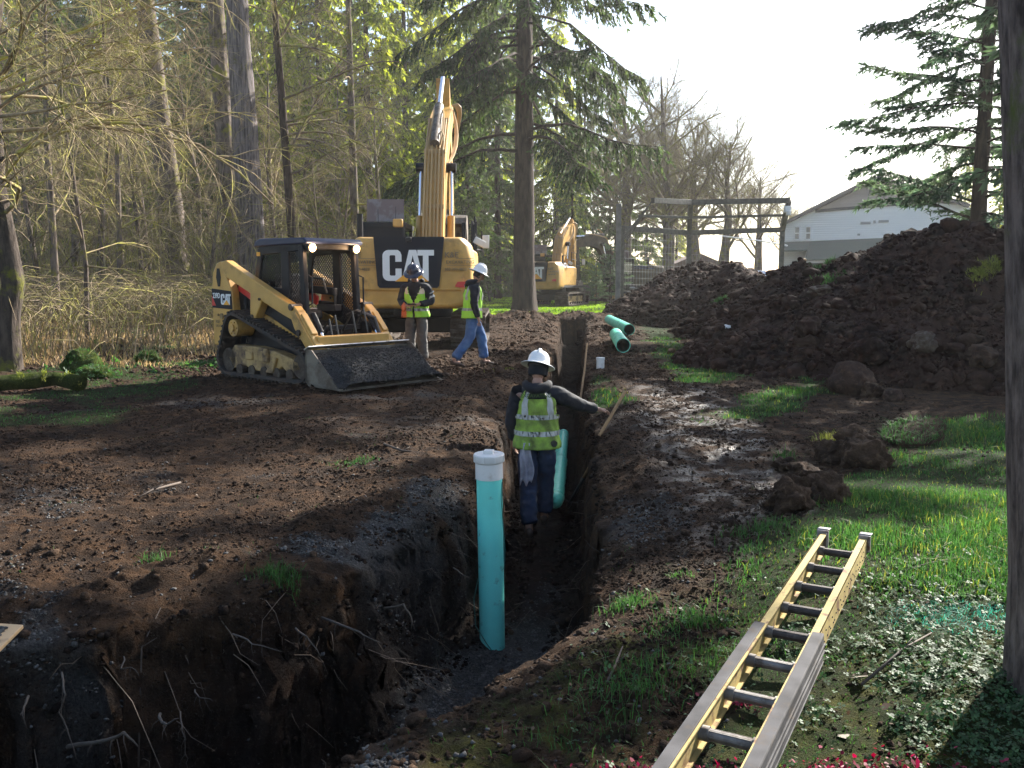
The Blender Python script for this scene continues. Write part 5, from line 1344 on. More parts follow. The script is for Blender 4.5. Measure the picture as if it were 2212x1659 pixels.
# ---- wall of conifers behind
protoC = [conifer(rg, 34, 2.5, 5.6, 130, 38, 8, .50, M_needlel, M_barkF, .38, droop=.5, sprays=1.9, name='conifer_tree', bare=.05),
          conifer(rg, 30, 2, 5.0, 120, 34, 8, .50, M_needle, M_barkF, .36, droop=.4, sprays=1.7, name='conifer_tree', bare=.05),
          conifer(rg, 38, 7, 5.2, 120, 30, 8, .55, M_needleb, M_barkF, .42, droop=.35, sprays=1.8, name='conifer_tree', bare=.05)]
spots = [(610, 62, 0, .80), (700, 70, 0, 1.0), (800, 64, 0, .9), (880, 78, 0, 1.0), (665, 85, 1, 1.1), (960, 72, 0, .85), (1040, 86, 0, .95), (930, 95, 2, 1.0), (770, 98, 2, 1.1), (1010, 60, 1, .52), (1075, 70, 1, .85), (1120, 92, 0, 1.0), (1200, 84, 0, .80), (1260, 98, 1, .85), (1235, 76, 1, .5), (1330, 92, 1, .72),
         (1395, 104, 1, .62), (1460, 110, 0, .55), (560, 100, 2, 1.15), (470, 92, 2, 1.0), (395, 104, 1, 1.1), (310, 96, 2, .95), (215, 88, 1, 1.0), (130, 98, 2, 1.1), (40, 90, 2, 1.0), (-60, 84, 1, 1.0), (180, 120, 0, 1.1), (350, 128, 2, 1.2), (520, 125, 0, 1.1), (640, 120, 2, 1.15), (-10, 120, 2, 1.2), (860, 118, 1, 1.1), (120, 58, 1, .8), (300, 66, 0, .9), (455, 60, 1, .85), (545, 70, 0, 1.0), (30, 70, 0, 1.0), (225, 72, 1, .9), (1000, 112, 1, 1.0), (445, 112, 1, 1.05), (270, 112, 1, 1.1), (90, 108, 1, 1.1), (720, 108, 1, 1.1)]
seen = set()
for i, (px, y, k, s) in enumerate(spots):
    o = protoC[k] if k not in seen else copy_tree(protoC[k]); seen.add(k)
    lab = ['yellow green conifer in the wood', 'mid green conifer in the wood', 'tall bluish conifer far back'][k]
    place(o, pxx(px, y), y, i*1.7, s, lab + ', ' + ordinal(spots, i) + ' of its kind from the left', group=['sunlit conifers of the wood', 'green conifers of the wood', 'tall bluish conifers of the wood'][k], dz=-.3)
# ---- big trunks at the left
def tall_trunk(name, px0, y, px1, w, H, bark, label, seed, branches=10, crown_from=4.0, mosslen=3.0, curve=0.0):
    root = empty(name); x0 = pxx(px0, y); dx = pxx(px1, y)-x0; zt = aty(600, 0, y).z
    f = dx/zt
    pts = [(0, 0, -.4), (f*H*.12+curve, 0, H*.15), (f*H*.35+curve*.6, 0, H*.36), (f*H*.6, 0, H*.62), (f*H, 0, H)]
    r = w*y/FPX/2
    trunk_mesh('trunk', pts, [r*1.08, r, r*.84, r*.6, .05], bark, root, 16, .07, .22, seed)
    rr = np.random.default_rng(seed); st = []
    for k in range(branches):
        z = rr.uniform(crown_from, H*.9); a = rr.uniform(0, 2*PI); L_ = rr.uniform(.6, 1.2)*mosslen; t = z/H
        st.append(((f*z, 0, z), (math.cos(a), math.sin(a), rr.uniform(-.1, .5)), L_, .05*(1.2-t)))
    v, f_ = bare_branches(rr, st, [(7, .45, .45, .8), (6, .5, .5, .8)], droop=.5, up=.1)
    np_mesh('crown', v, f_, M_twig, root, smooth=True)
    place(root, x0, y, 0, 1, label); return root
tall_trunk('maple_tree', 388, 38, 338, 50, 26, M_barkB, 'straight reddish mossy trunk standing alone at the edge of the brush', 3, 26, 5, 2.2)
tall_trunk('cottonwood_tree', 505, 37, 487, 40, 28, M_barkB, 'mossy reddish trunk close on the left of the grey furrowed trunk', 5, 34, 2.5, 1.6)
tall_trunk('cottonwood_tree', 548, 35, 532, 55, 28, M_barkG, 'thick grey furrowed trunk rising behind the tracked loader', 7, 14, 8, 3.0)
tall_trunk('alder_tree', 771, 44, 764, 18, 22, M_barkB, 'thin pale straight trunk left of the excavator boom', 9, 40, 3, 3.0)
# ---- bare twisted trees
def bare_tree(rng, H, r, n1, levels, mt, bark, name='bare_tree', crown_lo=.25, spread=.9, lean=(.1, 0), droop=.1, L1=.45, up=.25, wig=.4, upbias=(.2, 1.1)):
    root = empty(name)
    pts = [(0, 0, -.3)]; p = np.array([0., 0, 0]); 
    for k in range(4):
        p = p + np.array([lean[0]*H/4 + rng.normal(0, .05)*H/4, lean[1]*H/4 + rng.normal(0, .05)*H/4, H/4]); pts.append(tuple(p))
    rad = [r*1.1, r, r*.75, r*.45, r*.12]
    trunk_mesh('trunk', pts, rad, bark, root, 8, .08, .3, float(rng.random()*9)); st = []
    PP = np.array(pts)
    for k in range(n1):
        t = rng.uniform(crown_lo, .98)*4; i = min(int(t), 3); q = PP[i]*(1-t+i)+PP[i+1]*(t-i); a = k*2.4+rng.normal(0, .4)
        st.append((q, (math.cos(a)*spread, math.sin(a)*spread, rng.uniform(*upbias)), H*L1*rng.uniform(.6, 1.1)*(1.15-.5*t/4), r*.42*(1.15-.22*t)))
    v, f = bare_branches(rng, st, levels, droop=droop, up=up, wig=wig)
    np_mesh('crown', v, f, mt, root, smooth=True); return root
rb = np.random.default_rng(5)
LV = [(8, .50, .5, .75), (6, .5, .5, .75), (4, .5, .55, .8)]
protoB = [bare_tree(rb, 9, .13, 20, LV, M_twig, M_barkB, droop=.25, spread=1.0), bare_tree(rb, 12, .15, 18, LV, M_twig, M_barkB, lean=(-.06, .02), spread=.8),
          bare_tree(rb, 7, .08, 22, [(8, .5, .5, .8), (6, .5, .55, .8)], M_twigd, M_barkB, lean=(.15, .05), crown_lo=.1, droop=.4), bare_tree(rb, 15, .18, 22, LV, M_twigd, M_barkB, spread=.7, L1=.32, up=.4)]
bs = [(-40, 28, 0, 1.0), (90, 30, 2, 1.1), (150, 34, 1, .9), (215, 30, 0, .85), (270, 42, 1, 1.1), (330, 46, 0, 1.2), (440, 44, 1, 1.0), (600, 46, 1, 1.0), (655, 52, 0, 1.2), (720, 48, 2, 1.2), (820, 56, 3, .9), (30, 44, 1, 1.1), (120, 50, 3, 1.0), (200, 56, 0, 1.5), (290, 60, 3, 1.1), (380, 58, 1, 1.3), (470, 62, 3, 1.1), (560, 55, 0, 1.3),
      (640, 64, 3, 1.0), (740, 60, 1, 1.2), (-20, 60, 3, 1.1), (60, 64, 0, 1.6), (20, 36, 2, 1.2), (310, 36, 2, 1.1), (440, 33, 2, .9), (620, 40, 2, 1.1), (690, 42, 2, 1.0), (900, 66, 2, 1.2), (1060, 62, 2, 1.0), (170, 40, 2, 1.3), (250, 50, 2, 1.5), (420, 50, 2, 1.5), (530, 48, 2, 1.3)]
seen = set()
for i, (px, y, k, s) in enumerate(bs):
    o = protoB[k] if k not in seen else copy_tree(protoB[k]); seen.add(k)
    place(o, pxx(px, y), y, i*2.1, s, ['bare mossy tree with tangled twigs', 'bare leaning tree with long limbs', 'low bare thicket tree', 'tall bare dark twigged tree'][k] + ', ' + ordinal(bs, i) + ' of its kind from the left',
          group=['bare mossy trees', 'bare leaning trees', 'low thicket trees', 'tall bare dark trees'][k], dz=-.2)
# ---- near mossy maple at the left edge, its limbs arching to the right
def near_tree():
    rng = np.random.default_rng(17); y = 15.4; root = empty('maple_tree'); x0 = pxx(2, y); M_bd = barkmat('bark_dark_mossy', (.085, .065, .052), (.03, .024, .02), (.12, .12, .02), .54, .62, .3, 9, 1.2)
    pts = [(0, 0, -.3), (.10, 0, 1.0), (.22, 0, 1.5), (.0, 0, 3.2), (-.05, .2, 5.4), (.5, .5, 9)]
    trunk_mesh('trunk', pts, [.22, .19, .18, .16, .13, .05], M_bd, root, 12, .10, .35, 4)
    pts2 = [(.05, 0, .8), (-.35, -.2, 1.7), (-.6, -.3, 3.5), (-.5, -.5, 7)]
    trunk_mesh('side_trunk', pts2, [.15, .13, .11, .05], M_bd, root, 10, .1, .0, 6)
    st = []
    for k in range(30):
        z = rng.uniform(2.6, 8.4); a = rng.uniform(-.9, .9)
        st.append(((.0, .1, z), (math.cos(a), math.sin(a), rng.uniform(.05, .75)), rng.uniform(2.2, 5.0), rng.uniform(.020, .045)))
    v, f = bare_branches(rng, st, [(9, .52, .5, .7), (7, .5, .5, .8), (3, .5, .6, .8)], droop=.75, up=.1, wig=.45, k=7)
    np_mesh('crown', v, f, M_twig, root, smooth=True)
    place(root, x0, y, 0, 1, 'nearest mossy tree at the left edge of the photo, its twigs arching over the brush')
near_tree()
def slim(px, y, seed, label, n=16, H=9, r=.07, L_=2.4):
    rng = np.random.default_rng(seed); root = bare_tree(rng, H, r, n, [(7, .5, .5, .75), (6, .5, .5, .8), (3, .5, .6, .8)], M_twig, M_barkB, 'bare_tree', .25, .9, (.02, 0), .5, L_/H, .15, .45, (.0, .8)); place(root, pxx(px, y), y, seed, 1, label)
slim(118, 24, 31, 'slender mossy sapling in the brush right of the near left tree', 20, 10, .09, 3.0)
slim(255, 27, 33, 'slim bare sapling between the near left tree and the reddish trunk', 20, 10, .08, 3.0)
slim(180, 20, 35, 'low arching bare shrub tree at the left edge of the clearing', 16, 7, .05, 2.6)
# ---- overhanging limb at the top centre (from a tree just left of the boom)
rng_ = np.random.default_rng(44); root = empty('leaning_tree'); y = 26
a = Vector(aty(640, -60, y)); pts = [aty(560, -900, y+1), aty(610, -300, y+.5), aty(660, -40, y), aty(740, 110, y), aty(765, 260, y), aty(700, 420, y)]
# it grows from the ground off to the back and leans over
b0 = Vector((pxx(640, y+6), y+6, gz(pxx(640, y+6), y+6)))
tr = [tuple(Vector((0, 0, -.3))), tuple(Vector((-.1, -.2, 4))), tuple(Vector((-.1, -1.0, 8))), tuple(Vector((.0, -2.0, 11)))]
trunk_mesh('trunk', tr, [.17, .15, .12, .08], M_barkF, root, 8, .08, .2, 2)
st = []
for k in range(14):
    z = rng_.uniform(5, 11); t = z/11; st.append(((-.1, -2.0*t*t, z), (rng_.uniform(.1, 1), rng_.uniform(-.5, .3), rng_.uniform(-.2, .4)), rng_.uniform(2.5, 4.6), .05))
v, f = bare_branches(rng_, st, [(8, .5, .45, .7), (5, .5, .5, .8)], droop=.7, up=0, wig=.35, k=8)
np_mesh('crown', v, f, M_twigd, root, smooth=True); place(root, b0.x, b0.y, 0, 1, 'dark bare tree whose drooping limbs hang over the woods left of the boom')
# ---- oaks behind the backstop
LO = [(10, .55, .48, .7), (8, .52, .46, .75), (7, .50, .46, .8), (4, .55, .5, .8)]
ro = np.random.default_rng(61)
oak = bare_tree(ro, 11.5, .38, 24, LO, M_twigd, M_barkB, 'oak_tree', .28, 1.0, (.02, 0), -.05, .50, .35, .42, (.3, 1.1))
place(oak, pxx(1560, 68), 68, .5, 1.02, 'bare spreading oak behind the backstop, with one clear dark trunk')
oak2 = bare_tree(ro, 17, .45, 26, LO, M_twigd, M_barkB, 'oak_tree', .3, .75, (-.02, 0), 0, .42, .35, .42, (.3, 1.1))
place(oak2, pxx(1440, 70), 70, 1.3, 1.0, 'tallest bare oak, standing behind the left bay of the backstop')
for i, (px, y, s, src, lab) in enumerate([(1440, 90, .95, oak2, 'far bare oak between the middle post and left post of the backstop'), (1500, 76, .85, oak2, 'bare oak behind the middle post of the backstop'), (1640, 84, .95, oak, 'pale bare oak behind the right bay of the backstop'),
                                        (1350, 74, 1.0, oak2, 'bare oak behind the leaning left post of the backstop'), (1690, 95, .8, oak, 'hazy bare tree just left of the white building'), (1790, 118, .95, oak, 'faint bare tree over the left roof slope of the building'), (1975, 122, 1.15, oak, 'faint bare tree over the right roof slope of the building')]):
    o = copy_tree(src); place(o, pxx(px, y), y, 1.3+i*1.9, s, lab)
for px, y, s, k, lab in [(2030, 90, .50, 1, 'hazy green conifer beside the right end of the white building'), (2150, 60, .30, 0, 'low sunlit conifer behind the crest of the soil heap'), (2075, 100, .5, 0, 'pale conifer far behind the hemlock')]:
    o = copy_tree(protoC[k]); place(o, pxx(px, y), y, 2.0, s, lab, dz=-1)
# ---- foreground trunk at the right edge
root = empty('cedar_tree'); y = 3.15; xr = pxx(2192, y)
r0 = .30
pts = [(r0+.085, 0, -.3), (r0+.06, 0, .4), (r0+.01, 0, 1.1), (r0-.04, 0, 1.6), (r0-.14, 0, 2.5), (r0-.75, 0, 12)]
trunk_mesh('trunk', pts, [r0*1.04, r0, r0, r0*.98, r0*.96, .12], barkmat('bark_near', (.27, .21, .185), (.06, .045, .04), (.13, .15, .04), .55, .64, .30, 16, 1.6), root, 48, .05, .04, 12)
rt = np.random.default_rng(71); st = [((r0-.1, 0, rt.uniform(5, 11.5)), (math.cos(k*2.4), math.sin(k*2.4), .2), rt.uniform(1.5, 3.5), .04) for k in range(18)]
v, f = bare_branches(rt, st, [(8, .5, .5, .7), (6, .5, .5, .8)], droop=.2); np_mesh('crown', v, f, M_twigd, root)
place(root, xr+.05, y, 0, 1, 'big rough trunk at the right edge of the photo, beside the ladder and grass', dz=0)
# ---- firs just outside the picture on the right: their shade falls across the ground
for i, (x, y, s, k) in enumerate([(13.7, 20.9, .62, 2)]):
    o = copy_tree(protoC[k]); place(o, x, y, i*2.0, s, 'conifer standing beyond the right edge, behind the soil heap')
# ================================================================= PIPES, TOOLS, LADDER
M_pvc = mat('green_pipe', (.18, .76, .66), .35, mud=(.12, .26, .21), mud_lo=.60, mud_hi=.70, mud_scale=9, noise_amt=.12, noise_scale=3)
M_pvcg = mat('green_pipe_light', (.16, .70, .50), .35, mud=(.09, .12, .07), mud_lo=.56, mud_hi=.72, mud_scale=5)
M_cap = mat('white_cap', (.66, .65, .64), .35, mud=(.40, .34, .28), mud_lo=.56, mud_hi=.74, mud_scale=8)
M_wire = mat('tracer_wire', (.02, .12, .10), .5)
M_woodh = mat('wood_handle', (.36, .21, .10), .6, mud=(.15, .10, .06), mud_lo=.5, mud_hi=.7, mud_scale=12)
M_dark = mat('dark_metal', (.03, .03, .032), .5, .3)
M_in = mat('pipe_inside', (.03, .10, .07), .5)
# standpipe
zf = gz(-.13, 5.95)
bs_ = atz(1064, 1400, zf+.02); tp = aty(1057, 1032, bs_.y-.03)
root = empty('standpipe', (bs_.x, bs_.y, bs_.z)); d = tp - Vector(bs_); tag(root, 'upright turquoise pipe with a white screw cap, standing on gravel in the trench', 'pipe')
b = MB(); b.tube([Vector((0, 0, -.05)), d*.5, d], .094, 40); b.build('pipe', M_pvc, root, smooth='auto')
rot = d.to_track_quat('Z', 'Y').to_matrix().to_4x4(); b = MB(); b.M = Matrix.Translation(d) @ rot
b.lathe([(.094, -.002), (.1, -.002), (.1, .115), (.108, .122), (.112, .128), (.112, .172), (.106, .180), (.0, .182)], 40)
cp = b.build('cap', M_cap, root, smooth='auto')
b = MB(); b.M = Matrix.Translation(d) @ rot; b.box((0, 0, .192), (.07, .07, .026), (0, 0, .4)); b.build('plug', M_cap, cp, bevel=.004)
b = MB(); b.M = Matrix.Translation(d) @ rot
for k in range(8): b.box((.111*math.cos(k*PI/4+.2), .111*math.sin(k*PI/4+.2), .150), (.012, .012, .042), (0, 0, k*PI/4+.2))
split(b.build('grip_rib', M_cap, cp))
b = MB(); b.tube([d*.98 + Vector((.094, -.03, 0)), d*.86 + Vector((.088, -.055, 0)), d*.75 + Vector((.094, -.04, 0)), d*.6 + Vector((.105, -.05, 0)), d*.48 + Vector((.096, -.04, 0))], .0035, 6)
b.tube([d*.42 + Vector((-.096, -.02, 0)), d*.3 + Vector((-.13, -.03, 0)), d*.15 + Vector((-.12, -.05, 0)), d*.06 + Vector((-.04, -.10, 0)), Vector((.0, -.10, .02))], .0035, 6)
w_ = b.build('tracer_wire', M_wire, None); w_.location = root.location; tag(w_, 'thin dark green wire looping down beside the turquoise standpipe', 'wire')
# pipes on the ground
def open_pipe(a, e, r, label, name='pipe', m=M_pvcg, bell=True):
    a, e = Vector(a), Vector(e); d = (e-a); L_ = d.length; root = empty(name, a); tag(root, label, 'pipe')
    M = d.to_track_quat('Z', 'Y').to_matrix().to_4x4(); b = MB(); b.M = M
    b.lathe([(r-.014, .0), (r, .0), (r, L_*.5), (r+.003, L_*.5), (r+.003, L_*.5+.02), (r, L_*.5+.02), (r, L_), (r-.014, L_)], 32)
    b.build('wall', m, root, smooth='auto')
    b = MB(); b.M = M; b.lathe([(r-.015, .003), (r-.015, L_-.003)], 32); b.build('lining', M_in, root, smooth=True); return root
open_pipe(atz(1346, 746, .19), atz(1330, 722, .19), .155, 'open green pipe lying on the mud, the nearer of two')
open_pipe(atz(1359, 712, .20), atz(1316, 690, .20), .155, 'open green pipe lying behind the nearer one, pointing left')
a = Vector((aty(1199, 1080, 9.25).x, 9.25, gz(.42, 9.3)+.36)); e = Vector((aty(1217, 940, 14.2).x, 14.2, gz(.8, 14)+.15))
root = empty('sewer_pipe', a); tag(root, 'green wrapped pipe laid along the trench floor right of the worker', 'pipe')
b = MB(); d = e-a; b.tube([d*t for t in (0, .3, .6, 1)], .085, 24); b.build('pipe', M_pvcg, root, smooth='auto')
b = MB(); n_ = 26; b.tube([d*(.02+.5*k/n_)+Vector((.006*math.sin(k*2.1), 0, .005*math.cos(k*1.7))) for k in range(n_)], [.088+.008*abs(math.sin(k*1.35)) for k in range(n_)], 24); b.tube([d*-.012, d*.0, d*.022], [.03, .085, .094], 20); b.build('plastic_wrap', mat('plastic_wrap', (.16, .70, .50), .3, bump=.6, bump_scale=18), root, smooth=True)
# white pipe end
c = atz(1297, 790, .03); b = MB(); b.lathe([(.072, -.1), (.072, .11), (.079, .11), (.079, .15), (.0, .152)], 24); o = b.build('pipe_stub', M_cap, None, smooth='auto'); o.location = c; tag(o, 'short white capped pipe stub poking out of the mud right of the trench', 'pipe stub')
# shovel
a = atz(1222, 1103, gz(.62, 9.6)+.06); e = Vector((aty(1288, 982, 9.0).x, 9.0, aty(1288, 982, 9.0).z))
root = empty('shovel', a); tag(root, 'muddy shovel leaning blade down on the right wall of the trench', 'shovel')
d = (e-a); b = MB(); b.tube([d*.20, d*.62], .019, 10); b.tube([d*.20, d*.08], [.021, .028], 10); b.build('socket', M_dark, root, smooth=True)
b = MB(); b.tube([d*.62, d*1.02], .018, 10); b.build('handle', M_woodh, root, smooth=True)
u = d.normalized(); s_ = u.cross(Vector((0, 1, 0))).normalized(); nn = u.cross(s_)
b = MB(); vs = []; fs = []
for i in range(9):
    t = i/8; wd = .115*(1-(t-.25)**2*1.0 if t > .25 else 1)*(1 if t < .55 else math.sqrt(max(0.02, 1-((t-.55)/.45)**2)))
    for j in range(7):
        q = (j-3)/3; vs.append(u*(.20-.30*t) + s_*wd*q - nn*(.03*q*q))
for i in range(8):
    for j in range(6): k = i*7+j; fs.append((k, k+1, k+8, k+7))
b.add(vs, fs); o = b.build('blade', mat('shovel_steel', (.12, .11, .10), .5, .5, mud=(.06, .045, .035), mud_lo=.4, mud_hi=.6, mud_scale=9), root, smooth=True); m = o.modifiers.new('s', 'SOLIDIFY'); m.thickness = .004
# wooden handle held by the worker, stake
b = MB(); a = aty(1306, 922, 9.28); e = aty(1350, 846, 9.42); b.tube([a - (e-a)*.25, a, e], .017, 12); o = b.build('wooden_stick', M_woodh, None, smooth='auto'); tag(o, 'pale wooden tool handle under the outstretched hand of the trench worker', 'tool handle')
b = MB(); a = aty(1254, 862, 14); e = aty(1268, 742, 14.6); b.tube([a, a.lerp(e, .5)+Vector((.01, 0, 0)), e], [.018, .016, .014], 8); o = b.build('grade_stake', M_woodh, None, smooth='auto'); tag(o, 'long thin wooden stake standing against the right wall of the trench', 'stake')

# ----------------------------------------------------------------- ladder
M_fib = mat('fibreglass_yellow', (.44, .34, .14), .75, spec=.15, noise_amt=.2, noise_scale=5, mud=(.17, .10, .06), mud_lo=.52, mud_hi=.62, mud_scale=11, mud_rough=.7)
M_alu = mat('weathered_rail', (.085, .082, .085), .8, .0, spec=.15, noise_amt=.45, noise_scale=7, mud=(.10, .075, .055), mud_lo=.55, mud_hi=.75, mud_scale=10)
M_rung = mat('rung_dark', (.075, .058, .05), .7, .1, noise_amt=.4, noise_scale=20, mud=(.16, .13, .11), mud_lo=.55, mud_hi=.75, mud_scale=20)
M_rungl = mat('rung_grey', (.23, .21, .19), .55, .3, noise_amt=.4, noise_scale=20, mud=(.09, .065, .05), mud_lo=.5, mud_hi=.7, mud_scale=16)
zt = .25
Lt, Rt = atz(1768, 1160, zt), atz(1875, 1155, zt); Lb, Rb = atz(1418, 1659, zt), atz(1633, 1659, zt)
dl = ((Lb-Lt)+(Rb-Rt))/2; dl.z = 0; dl = dl.normalized(); sd_ = Vector((-dl.y, dl.x, 0));
if sd_.x < 0: sd_ = -sd_
top_c = (Lt+Rt)/2; wid = abs((Rt-Lt).dot(sd_)); widb = abs((Rb-Lb).dot(sd_)); wid = (wid+widb)/2
root = empty('extension_ladder', (top_c.x, top_c.y, 0)); tag(root, 'mud spattered yellow fibreglass ladder with grey lower section, lying on the grass', 'ladder')
LM = Matrix(((dl.x, sd_.x, 0, 0), (dl.y, sd_.y, 0, 0), (0, 0, 1, 0), (0, 0, 0, 1)))   # local x along the ladder towards the viewer, y to the right
root.matrix_world = Matrix.Translation((top_c.x, top_c.y, .0)) @ LM
LL = 3.9; hw = wid/2; z0, z1_ = .155, .25
def zl(x): return 0
split_x = 1.42
for sgn in (-1, 1):
    b = MB(); yo = sgn*(hw); yi = sgn*(hw-.034)
    b.box((LL/2, yo-sgn*.002, (z0+z1_)/2), (LL, .005, z1_-z0)); b.box((LL/2, (yo+yi)/2, z1_-.003), (LL, .034, .006)); b.box((LL/2, (yo+yi)/2, z0+.003), (LL, .034, .006)); b.box((LL/2, (yo+yi)/2-sgn*.0, (z0+z1_)/2), (LL, .004, z1_-z0-.012))
    rl = b.build('rail', M_fib, root)
    b = MB(); b.box((LL/2+split_x/2, yo+sgn*.012, (z0+z1_)/2-.004), (LL-split_x, .008, z1_-z0+.012)); b.box((LL/2+split_x/2, yo-sgn*.006, z1_+.004), (LL-split_x, .042, .006)); b.box((LL/2+split_x/2, yo+sgn*.004, z0-.010), (LL-split_x, .03, .006))
    b.box((LL/2+split_x/2, yo+sgn*.019, .215), (LL-split_x, .006, .012)); b.box((LL/2+split_x/2, yo+sgn*.019, .188), (LL-split_x, .006, .012))
    b.build('lower_rail', M_alu, root, bevel=.002)
    b = MB(); b.box((-.012, yo-sgn*.012, .222), (.034, .058, .088)); b.box((-.05, yo-sgn*.012, .262), (.085, .060, .008), (0, -.15, 0)); b.box((-.01, yo-sgn*.034, .20), (.07, .006, .11)); b.build('end_cap', mat('end_cap_grey', (.20, .19, .20), .4, .2, mud=(.12, .07, .045), mud_lo=.5, mud_hi=.62, mud_scale=14), root, bevel=.003)
    b = MB(); rr = random.Random(5+sgn)
    for k in range(34):
        xx = .1 + k*.038 + rr.uniform(-.01, .01)
        zq = .20+rr.choice((-.018, .018, .0))
        if xx < split_x-.02: b.tube([(xx, yo+sgn*.0005, zq), (xx, yo+sgn*.004, zq)], .0038, 8)
    b.build('rivet', M_dark, rl)
for k in range(13):
    xx = .17 + k*.300
    if xx > LL-.05: break
    b = MB(); hwk = hw-.003; b.tube([(xx, -hwk, .203), (xx, hwk, .203)], .0175, 18); rg_ = b.build('rung', M_rung if xx < split_x else M_rungl, root, smooth='auto')
    b = MB()
    for sgn in (-1, 1): b.tube([(xx, sgn*(hw-.004), .203), (xx, sgn*(hw-.05), .203)], .024, 14)
    split(b.build('collar', M_rungl, rg_, smooth='auto'))
    b = MB()
    for q in range(6): a = q*PI/3; b.bar((xx+.0178*math.cos(a), -hw+.05, .203+.0178*math.sin(a)), (xx+.0178*math.cos(a), hw-.05, .203+.0178*math.sin(a)), .0025, .0025)
    b.build('ridge', M_rung if xx < split_x else M_rungl, rg_)

# plywood board with gravel on it at the left edge
zt_ = .10
q1, q2, q3 = atz(51, 1349, zt_), atz(-10, 1345, zt_), atz(-2, 1402, zt_)
q1 = Vector(q1); e1 = (Vector(q2)-q1).normalized(); e2 = (Vector(q3)-q1).normalized()
bl = [q1, q1+e2*.55, q1+e2*.55+e1*.6, q1+e1*.6]
b = MB(); b.add([tuple(p) for p in bl]+[tuple(p-Vector((0, 0, .018))) for p in bl], [(0, 1, 2, 3), (7, 6, 5, 4), (0, 4, 5, 1), (1, 5, 6, 2), (2, 6, 7, 3), (3, 7, 4, 0)])
o = b.build('plywood_board', mat('plywood_tan', (.50, .33, .17), .6, mud=(.2, .13, .08), mud_lo=.5, mud_hi=.7, mud_scale=8), None, bevel=.004); tag(o, 'tan board holding dark gravel, cut by the left edge of the photo', 'board')
rr = np.random.default_rng(3); n = 1500; uu, vv = .09+rr.random(n)*.9, .09+rr.random(n)*.9
PP = np.array([list(bl[0]+(bl[1]-bl[0])*u+(bl[3]-bl[0])*v) for u, v in zip(uu, vv)])
tag(scatter('board_gravel', PP, rr.uniform(.006, .013, n), protos1, M_grav, rr), kind='stuff')

# ================================================================= BACKSTOP, BUILDING, CARS
M_post = mat('treated_timber', (.10, .095, .085), .8, noise_amt=.35, noise_scale=6)
M_postl = mat('grey_timber', (.20, .19, .18), .8, noise_amt=.35, noise_scale=3)
root = empty('backstop', (0, 0, 0)); tag(root, 'ball field backstop of dark timber posts and rails with an overhanging top', 'backstop')
Yb = 50
def P_(px, py, Y): return aty(px, py, Y)
def post(pts, w_, m=M_post, nm='post'):
    b = MB()
    for a, e in zip(pts[:-1], pts[1:]): b.bar(a, e, w_, w_, (0, 1, 0))
    return b.build(nm, m, root, bevel=.01)
def grd(p): return Vector((p.x, p.y, gz(p.x, p.y)-.1))
A1 = P_(1489, 502, 52); post([grd(A1), A1, P_(1492, 434, 50.5)], .24)
A2 = P_(1690, 496, Yb); post([grd(A2), A2, P_(1704, 434, 48.2)], .24)
A0 = P_(1346, 492, 49); post([grd(A0), A0], .16)
LP = P_(1337, 440, 45.5); post([grd(LP), LP], .24, M_postl)
rails = [((1346, 493, 49), (1489, 503, 52)), ((1489, 503, 52), (1690, 496, Yb)), ((1410, 433, 47.2), (1492, 437, 50.5)), ((1492, 437, 50.5), (1707, 433, 48.2)), ((1380, 466, 48), (1490, 470, 51.2)), ((1490, 470, 51.2), (1697, 465, 49.1))]
for i, (a, e) in enumerate(rails):
    b = MB(); b.bar(P_(*a), P_(*e), .22 if i < 4 else .10, .28 if i < 4 else .14); b.build('rail', M_post, root, bevel=.01)
for i in range(5):
    b = MB(); b.tube([P_(1344+i*2.5, 512+i*2, 46+i*.7), P_(1375+i*8, 476-i*10, 46.6+i*.4)], .03, 6); b.build('overhang_brace', M_post, root)
b = MB(); b.tube([P_(1642, 498, 50.6), P_(1644, 467, 49.5)], .03, 6); b.build('strut', M_post, root)
# wire netting: thin wires
b = MB()
for i in range(24):
    t = i/23; a = P_(1346+143*t, 493+10*t, 49+3*t); b.tube([Vector((a.x, a.y, gz(a.x, a.y))), a], .006, 3, False)
    a = P_(1489+201*t, 503-7*t, 52-2*t); b.tube([Vector((a.x, a.y, gz(a.x, a.y))), a], .006, 3, False)
for i in range(12):
    a0, a1_, a2 = [Vector((q.x, q.y, gz(q.x, q.y)+(q.z)*(i+.5)/12)) for q in (A0, A1, A2)]; b.tube([a0, a1_], .005, 3, False); b.tube([a1_, a2], .005, 3, False)
b.build('wire_netting', mat('galvanised_wire', (.25, .25, .25), .5, .6), root)
b = MB(); b.box(P_(1701, 452, 48.2), (.34, .3, .34)); b.box(P_(1703, 460, 48.0), (.2, .3, .25)); b.build('floodlight', M_white, root, bevel=.03)

M_side = mat('white_siding', (.62, .62, .64), .6)
def siding(name, col, pitch=.2):
    m = bpy.data.materials.new(name); m.use_nodes = True; N, L = nodes(m); b = N['Principled BSDF']; b.inputs['Roughness'].default_value = .6; b.inputs['Base Color'].default_value = (*col, 1)
    tc = N.new('ShaderNodeTexCoord'); sx = N.new('ShaderNodeSeparateXYZ'); L.new(tc.outputs['Object'], sx.inputs[0]); mu = N.new('ShaderNodeMath'); mu.operation = 'MULTIPLY'; mu.inputs[1].default_value = 1/pitch; L.new(sx.outputs[2], mu.inputs[0])
    fr = N.new('ShaderNodeMath'); fr.operation = 'FRACT'; L.new(mu.outputs[0], fr.inputs[0]); bp = N.new('ShaderNodeBump'); bp.inputs['Strength'].default_value = .8; bp.inputs['Distance'].default_value = .03; L.new(fr.outputs[0], bp.inputs['Height']); b.inputs['Specular IOR Level'].default_value = .15; L.new(bp.outputs[0], b.inputs['Normal']); return m
